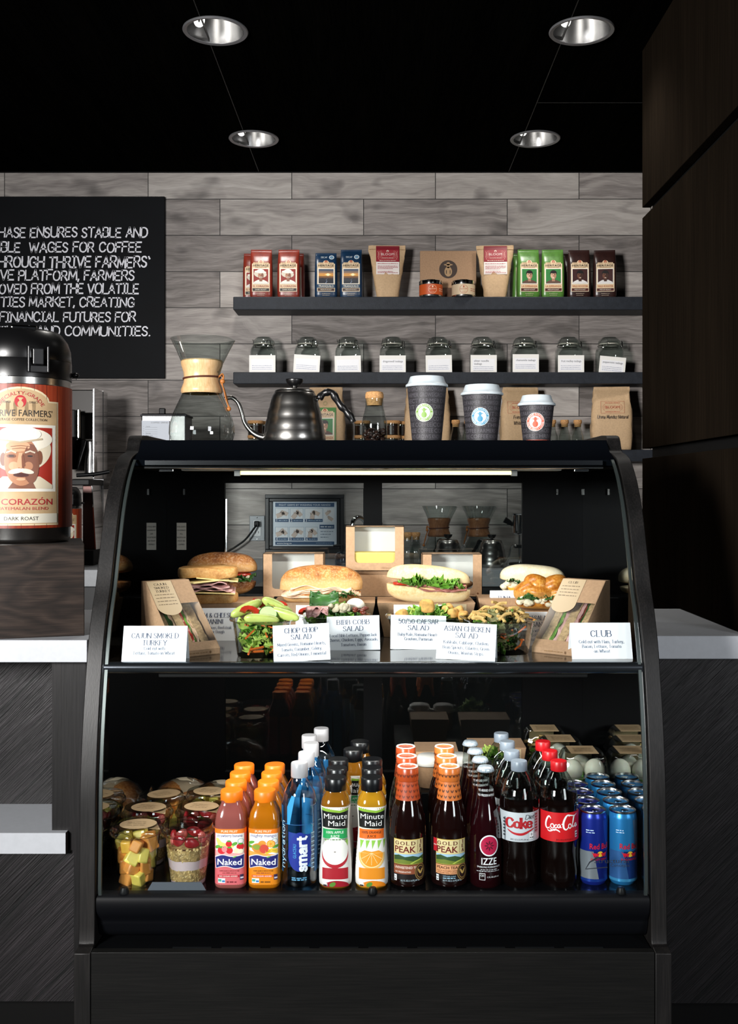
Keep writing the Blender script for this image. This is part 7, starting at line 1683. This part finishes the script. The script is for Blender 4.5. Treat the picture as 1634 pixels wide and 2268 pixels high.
# grinder with hopper and settings card
t = thing('coffee_grinder', 'coffee grinder with a settings card, left behind the pour over coffee maker', 'coffee grinder', (X(362, 4.0), 4.0, BC)); s4 = 4.0 / F
MB().box(-.072, .085, -.06, .10, 0, .40).build('grinder_body', M_BLACK, t, smooth=False, bevel=.006)
MB().box(-42 * s4, 55 * s4, -.055, .08, .40, Z(918, 4.0) - BC).build('hopper', glass('smoky_hopper', '6a6668', .4, .15, .03, 3.0), t, smooth=False, bevel=.004)
MB().box(-44 * s4, 57 * s4, -.06, .085, Z(924, 4.0) - BC, Z(920, 4.0) - BC).build('hopper_lid', mat('smoky_plastic', '26242a', .55), t, smooth=False, bevel=.002)
MB().box(-4 * s4, 9 * s4, -.05, -.03, Z(920, 4.0) - BC, Z(906, 4.0) - BC).build('lid_knob', M_BLACK, t, smooth=False, bevel=.003)
q = Dec(); q.rect(-40 * s4, -.075, 20 * s4, 0, 'b9c0cb', 0); q.text('COFFEE GRIND', -20 * s4, -.010, .0055, '20242e', 1, al='l', width=38 * s4)
for i, w in enumerate(('Turkish', '', '', 'Espresso', 'Vietta Cone', '')):
    q.text(str(i + 1), -36 * s4, -.024 - i * .0085, .0042, '20242e', 1); q.rect(-33 * s4, -.0255 - i * .0085, -6 * s4, -.0249 - i * .0085, '4a5060', 1)
    if w: q.text(w, -31 * s4, -.024 - i * .0085, .0038, '20242e', 1, al='l')
zt_ = Z(934, 4.0) - BC
q.build('settings_card', t, lambda u, v, h: (u, -.0615 - h, zt_ + v))
# back counter seen through the rear doors
gk = 'pour over coffee makers on the back counter'
c0 = chemex('smaller pour over coffee maker with walnut collar, left of two on the back counter', (X(972, 4.10), 4.10, BC), .95, M_WOODW, -1, gk)
dup(c0, (X(1060, 4.10), 4.10, BC), 'smaller pour over coffee maker with walnut collar, right of two on the back counter')
k0 = kettle('steel kettle with black knob on the back counter, left of two', (X(992, 3.97), 3.97, BC), .80, 2.0, 'steel kettles on the back counter')
dup(k0, (X(1089, 3.95), 3.95, BC), 'steel kettle with black knob on the back counter, right of two, nearest the door frame', rz=2.2)
g2 = 'small corked bottles on the back counter'
for px, l in ((903, 'small corked bottle on the back counter behind the raised cake box, left one'), (921, 'small corked bottle on the back counter behind the raised cake box, right one'), (858, 'small corked bottle on the back counter hidden behind the middle door post')):
    small_bottle(l, X(px, 4.12), 4.12, BC, g2, make=sb0)
t = thing('coffee_press', 'chrome coffee siphon on a stand at the right end of the back counter', 'coffee press', (X(1150, 4.05), 4.05, BC)); k5 = 4.05 / F
MB().lathe([(.04, 0), (.042, .004), (.038, .008), (0, .009)], n=28).build('stand_base', M_BLACK, t)
MB().tube([(0, 0, .008), (0, 0, .17)], .005, n=12).build('stand_rod', M_CHROME, t)
MB().lathe([(.018, .118), (.026, .124), (.0275, .195), (.032, .200), (.026, .202)], n=32).build('steel_cup', M_CHROME, t)
MB().box(-.02, .012, -.02, .02, .066, .078).build('clamp', M_BLACK, t, smooth=False, bevel=.002)
MB().tube([(-.025, 0, .155), (-.040, 0, .166), (-.058, 0, .176)], [.006, .010, .012], n=14).build('handle', M_BLACK, t)
t = thing('tap', 'chrome gooseneck tap behind the raised cake box', 'tap', (X(812, 4.2), 4.2, BC)); 
MB().lathe([(.024, 0), (.024, .01), (.016, .016), (.014, .05)], n=24).build('tap_base', M_CHROME, t)
MB().tube(spline([(0, 0, .04), (0, 0, .13), (-.01, -.01, .168), (-.035, -.03, .182), (-.055, -.045, .165), (-.058, -.048, .135)], 6), .0095, n=14).build('spout', M_CHROME, t)
MB().tube([(.0, 0, .05), (.05, -.01, .075), (.06, -.012, .16)], .006, n=10).build('lever', M_CHROME, t)
t = thing('soap_bottle', 'clear soap bottle with black pump below the framed poster', 'bottle', (X(757, 4.05), 4.05, BC))
MB().lathe([(.026, 0), (.028, .003), (.028, .036), (.020, .046), (.011, .050)], n=28).build('bottle_body', glass('soap_blue', '9fb9c9', 1, .03, .08, 2.5), t)
MB().tube(spline([(0, 0, .05), (0, 0, .072), (-.008, 0, .076), (-.034, 0, .073)], 4), .005, n=10).build('pump', M_BLACK, t)
# framed hand washing poster
D5 = WALL - .001; kp = D5 / F
t = thing('framed_poster', 'black framed blue hand washing poster on the tiled wall behind the case', 'poster', (X(675, D5), D5, Z(1160, D5)))
w, h = 87 * kp, 65 * kp
b = MB(); fw = 16 * kp
for d_, o_ in ((.022, 0), (.016, fw * .55)):
    i0, i1 = o_, fw if o_ else fw * .55
    b.box(-w + o_, w - o_, -d_, -.001, h - i1, h - o_).box(-w + o_, w - o_, -d_, -.001, -h + o_, -h + i1).box(-w + o_, -w + i1, -d_, -.001, -h + i1, h - i1).box(w - i1, w - o_, -d_, -.001, -h + i1, h - i1)
b.build('frame', mat('poster_frame_black', '0c0d12', .3), t, smooth=False, bevel=.002)
q = Dec(); pw, ph = w - fw, h - fw
q.rect(-pw, -ph, pw, ph, 'dfeaf4', 0); dk = '234f78'; q.rect(-pw * .92, ph * .76, pw * .92, ph * .95, dk, 1); q.text('FIGHT GERMS BY WASHING YOUR HANDS!', 0, ph * .81, ph * .085, 'dfe8ef', 2, width=pw * 1.6, bold=.03)
q.rect(-pw * .92, -ph * .95, pw * .92, -ph * .80, dk, 1); q.text('www.lung.ca', -pw * .87, -ph * .91, ph * .07, 'e6eef4', 2, al='l', width=pw * .46, bold=.02); q.scribble(pw * .35, pw * .85, -ph * .88, ph * .03, '9ab3c8', 2)
sk_ = 'dcc8ba'; ln_ = '6d5f5a'
def hand(cu, cv_, s, a):
    ca, sa = math.cos(a), math.sin(a); T = lambda x, y: (cu + s * (x * ca - y * sa), cv_ + s * (x * sa + y * ca))
    q.poly([T(-1, -.5), T(.1, -.42), T(.3, -.2), T(.3, .3), T(.05, .42), T(-1, .35)], sk_, 3)
    for i in range(4): y = -.30 + i * .18; q.line([T(.2, y), T(.75 + .12 * (1 - abs(i - 1.5)), y + .04)], s * .15, sk_, 3); q.line([T(.25, y + .09), T(.75, y + .11)], s * .025, ln_, 4)
    q.line([T(-.1, .34), T(.25, .62)], s * .17, sk_, 3); q.line([T(-1, .36), T(.0, .44), T(.2, .66)], s * .03, ln_, 4); q.line([T(-1, -.51), T(.1, -.44)], s * .03, ln_, 4)
cells = [(-.92, -.50, .08), (-.46, -.05, .08), (0, .56, .08), (-.92, -.52, -.76), (-.48, -.02, -.76), (.02, .40, -.76)]
for i, (a, b_, v0) in enumerate(cells):
    a *= pw; b_ *= pw; v0 *= ph; v1 = v0 + .62 * ph
    q.rect(a, v0, b_, v1, 'eef3f7', 1); q.frame(a, v0, b_, v1, pw * .008, '7fa0b8', 2); q.rect(a, v0 - .0 * ph, b_, v0 + .14 * ph, dk, 3); q.text(str(i + 1), a + pw * .05, v0 + .02 * ph, ph * .11, 'eef3f7', 4, bold=.03); q.scribble(a + pw * .11, b_ - pw * .03, v0 + .05 * ph, ph * .04, 'a9c0d2', 4)
    hand((a + b_) / 2 - pw * .03, v0 + .34 * ph, pw * .15, .3 + .5 * (i % 3)); hand((a + b_) / 2 + pw * .06, v0 + .42 * ph, pw * .13, 2.6 - .4 * (i % 2))
q.rect(.60 * pw, .08 * ph, .92 * pw, .70 * ph, 'eef3f7', 1); hand(.74 * pw, .52 * ph, pw * .11, .6); hand(.78 * pw, .26 * ph, pw * .11, 2.4)
q.rect(.46 * pw, -.22 * ph, .92 * pw, -.04 * ph, dk, 2); q.scribble(.49 * pw, .88 * pw, -.16 * ph, ph * .06, 'dfe8ef', 3)
for i in range(3): q.scribble(.49 * pw, (.9 - .08 * i) * pw, (-.36 - .13 * i) * ph, ph * .04, '6f8296', 3)
q.build('poster_print', t, on_front(-.006))
# outlet, plug, cord
t = thing('wall_outlet', 'steel wall outlet on the tiles left of the framed poster', 'outlet', (X(569.5, D5), D5, Z(1170, D5)))
w, h = 17 * kp, 28 * kp
MB().box(-w, w, -.005, -.0005, -h, h).build('cover_plate', mat('outlet_plate_grey', '7d8083', .45, .4), t, smooth=False, bevel=.002)
MB().box(-w * .5, w * .5, -.0075, -.005, -h * .62, h * .62).build('socket_face', C('d3d6d8', .4), t, smooth=False, bevel=.002)
b = MB()
for s in (-1, 1): b.box(s * w * .2 - .001, s * w * .2 + .001, -.0078, -.007, -h * .40, -h * .22)
b.lathe([(.0022, 0), (.0022, .0006)], n=10, c=(0, -.0078, -h * .5)); b.build('socket_slots', M_BLKM, t, smooth=False)
for s in (-1, 1): MB().blob((0, -.0055, s * h * .85), (.0028, .0012, .0028), nu=10, nv=6).build('screw', M_CHROME, t)
t = thing('power_cord', 'black plug and cord running down left from the wall outlet', 'power cord', (X(570, D5), D5, Z(1160, D5)))
MB().box(-.011, .011, -.034, -.0078, -.012, .012).build('plug', M_BLACK, t, smooth=False, bevel=.004)
MB().tube(spline([(0, -.03, -.004), (-.012, -.04, -.022), (-.045, -.05, -.065), (-.085, -.055, -.095), (-.125, -.055, -.120), (-.18, -.05, -.165), (-.22, -.04, Z(1245, 4.38) - Z(1160, D5))], 6), .0042, n=10).build('cord', M_BLACK, t)
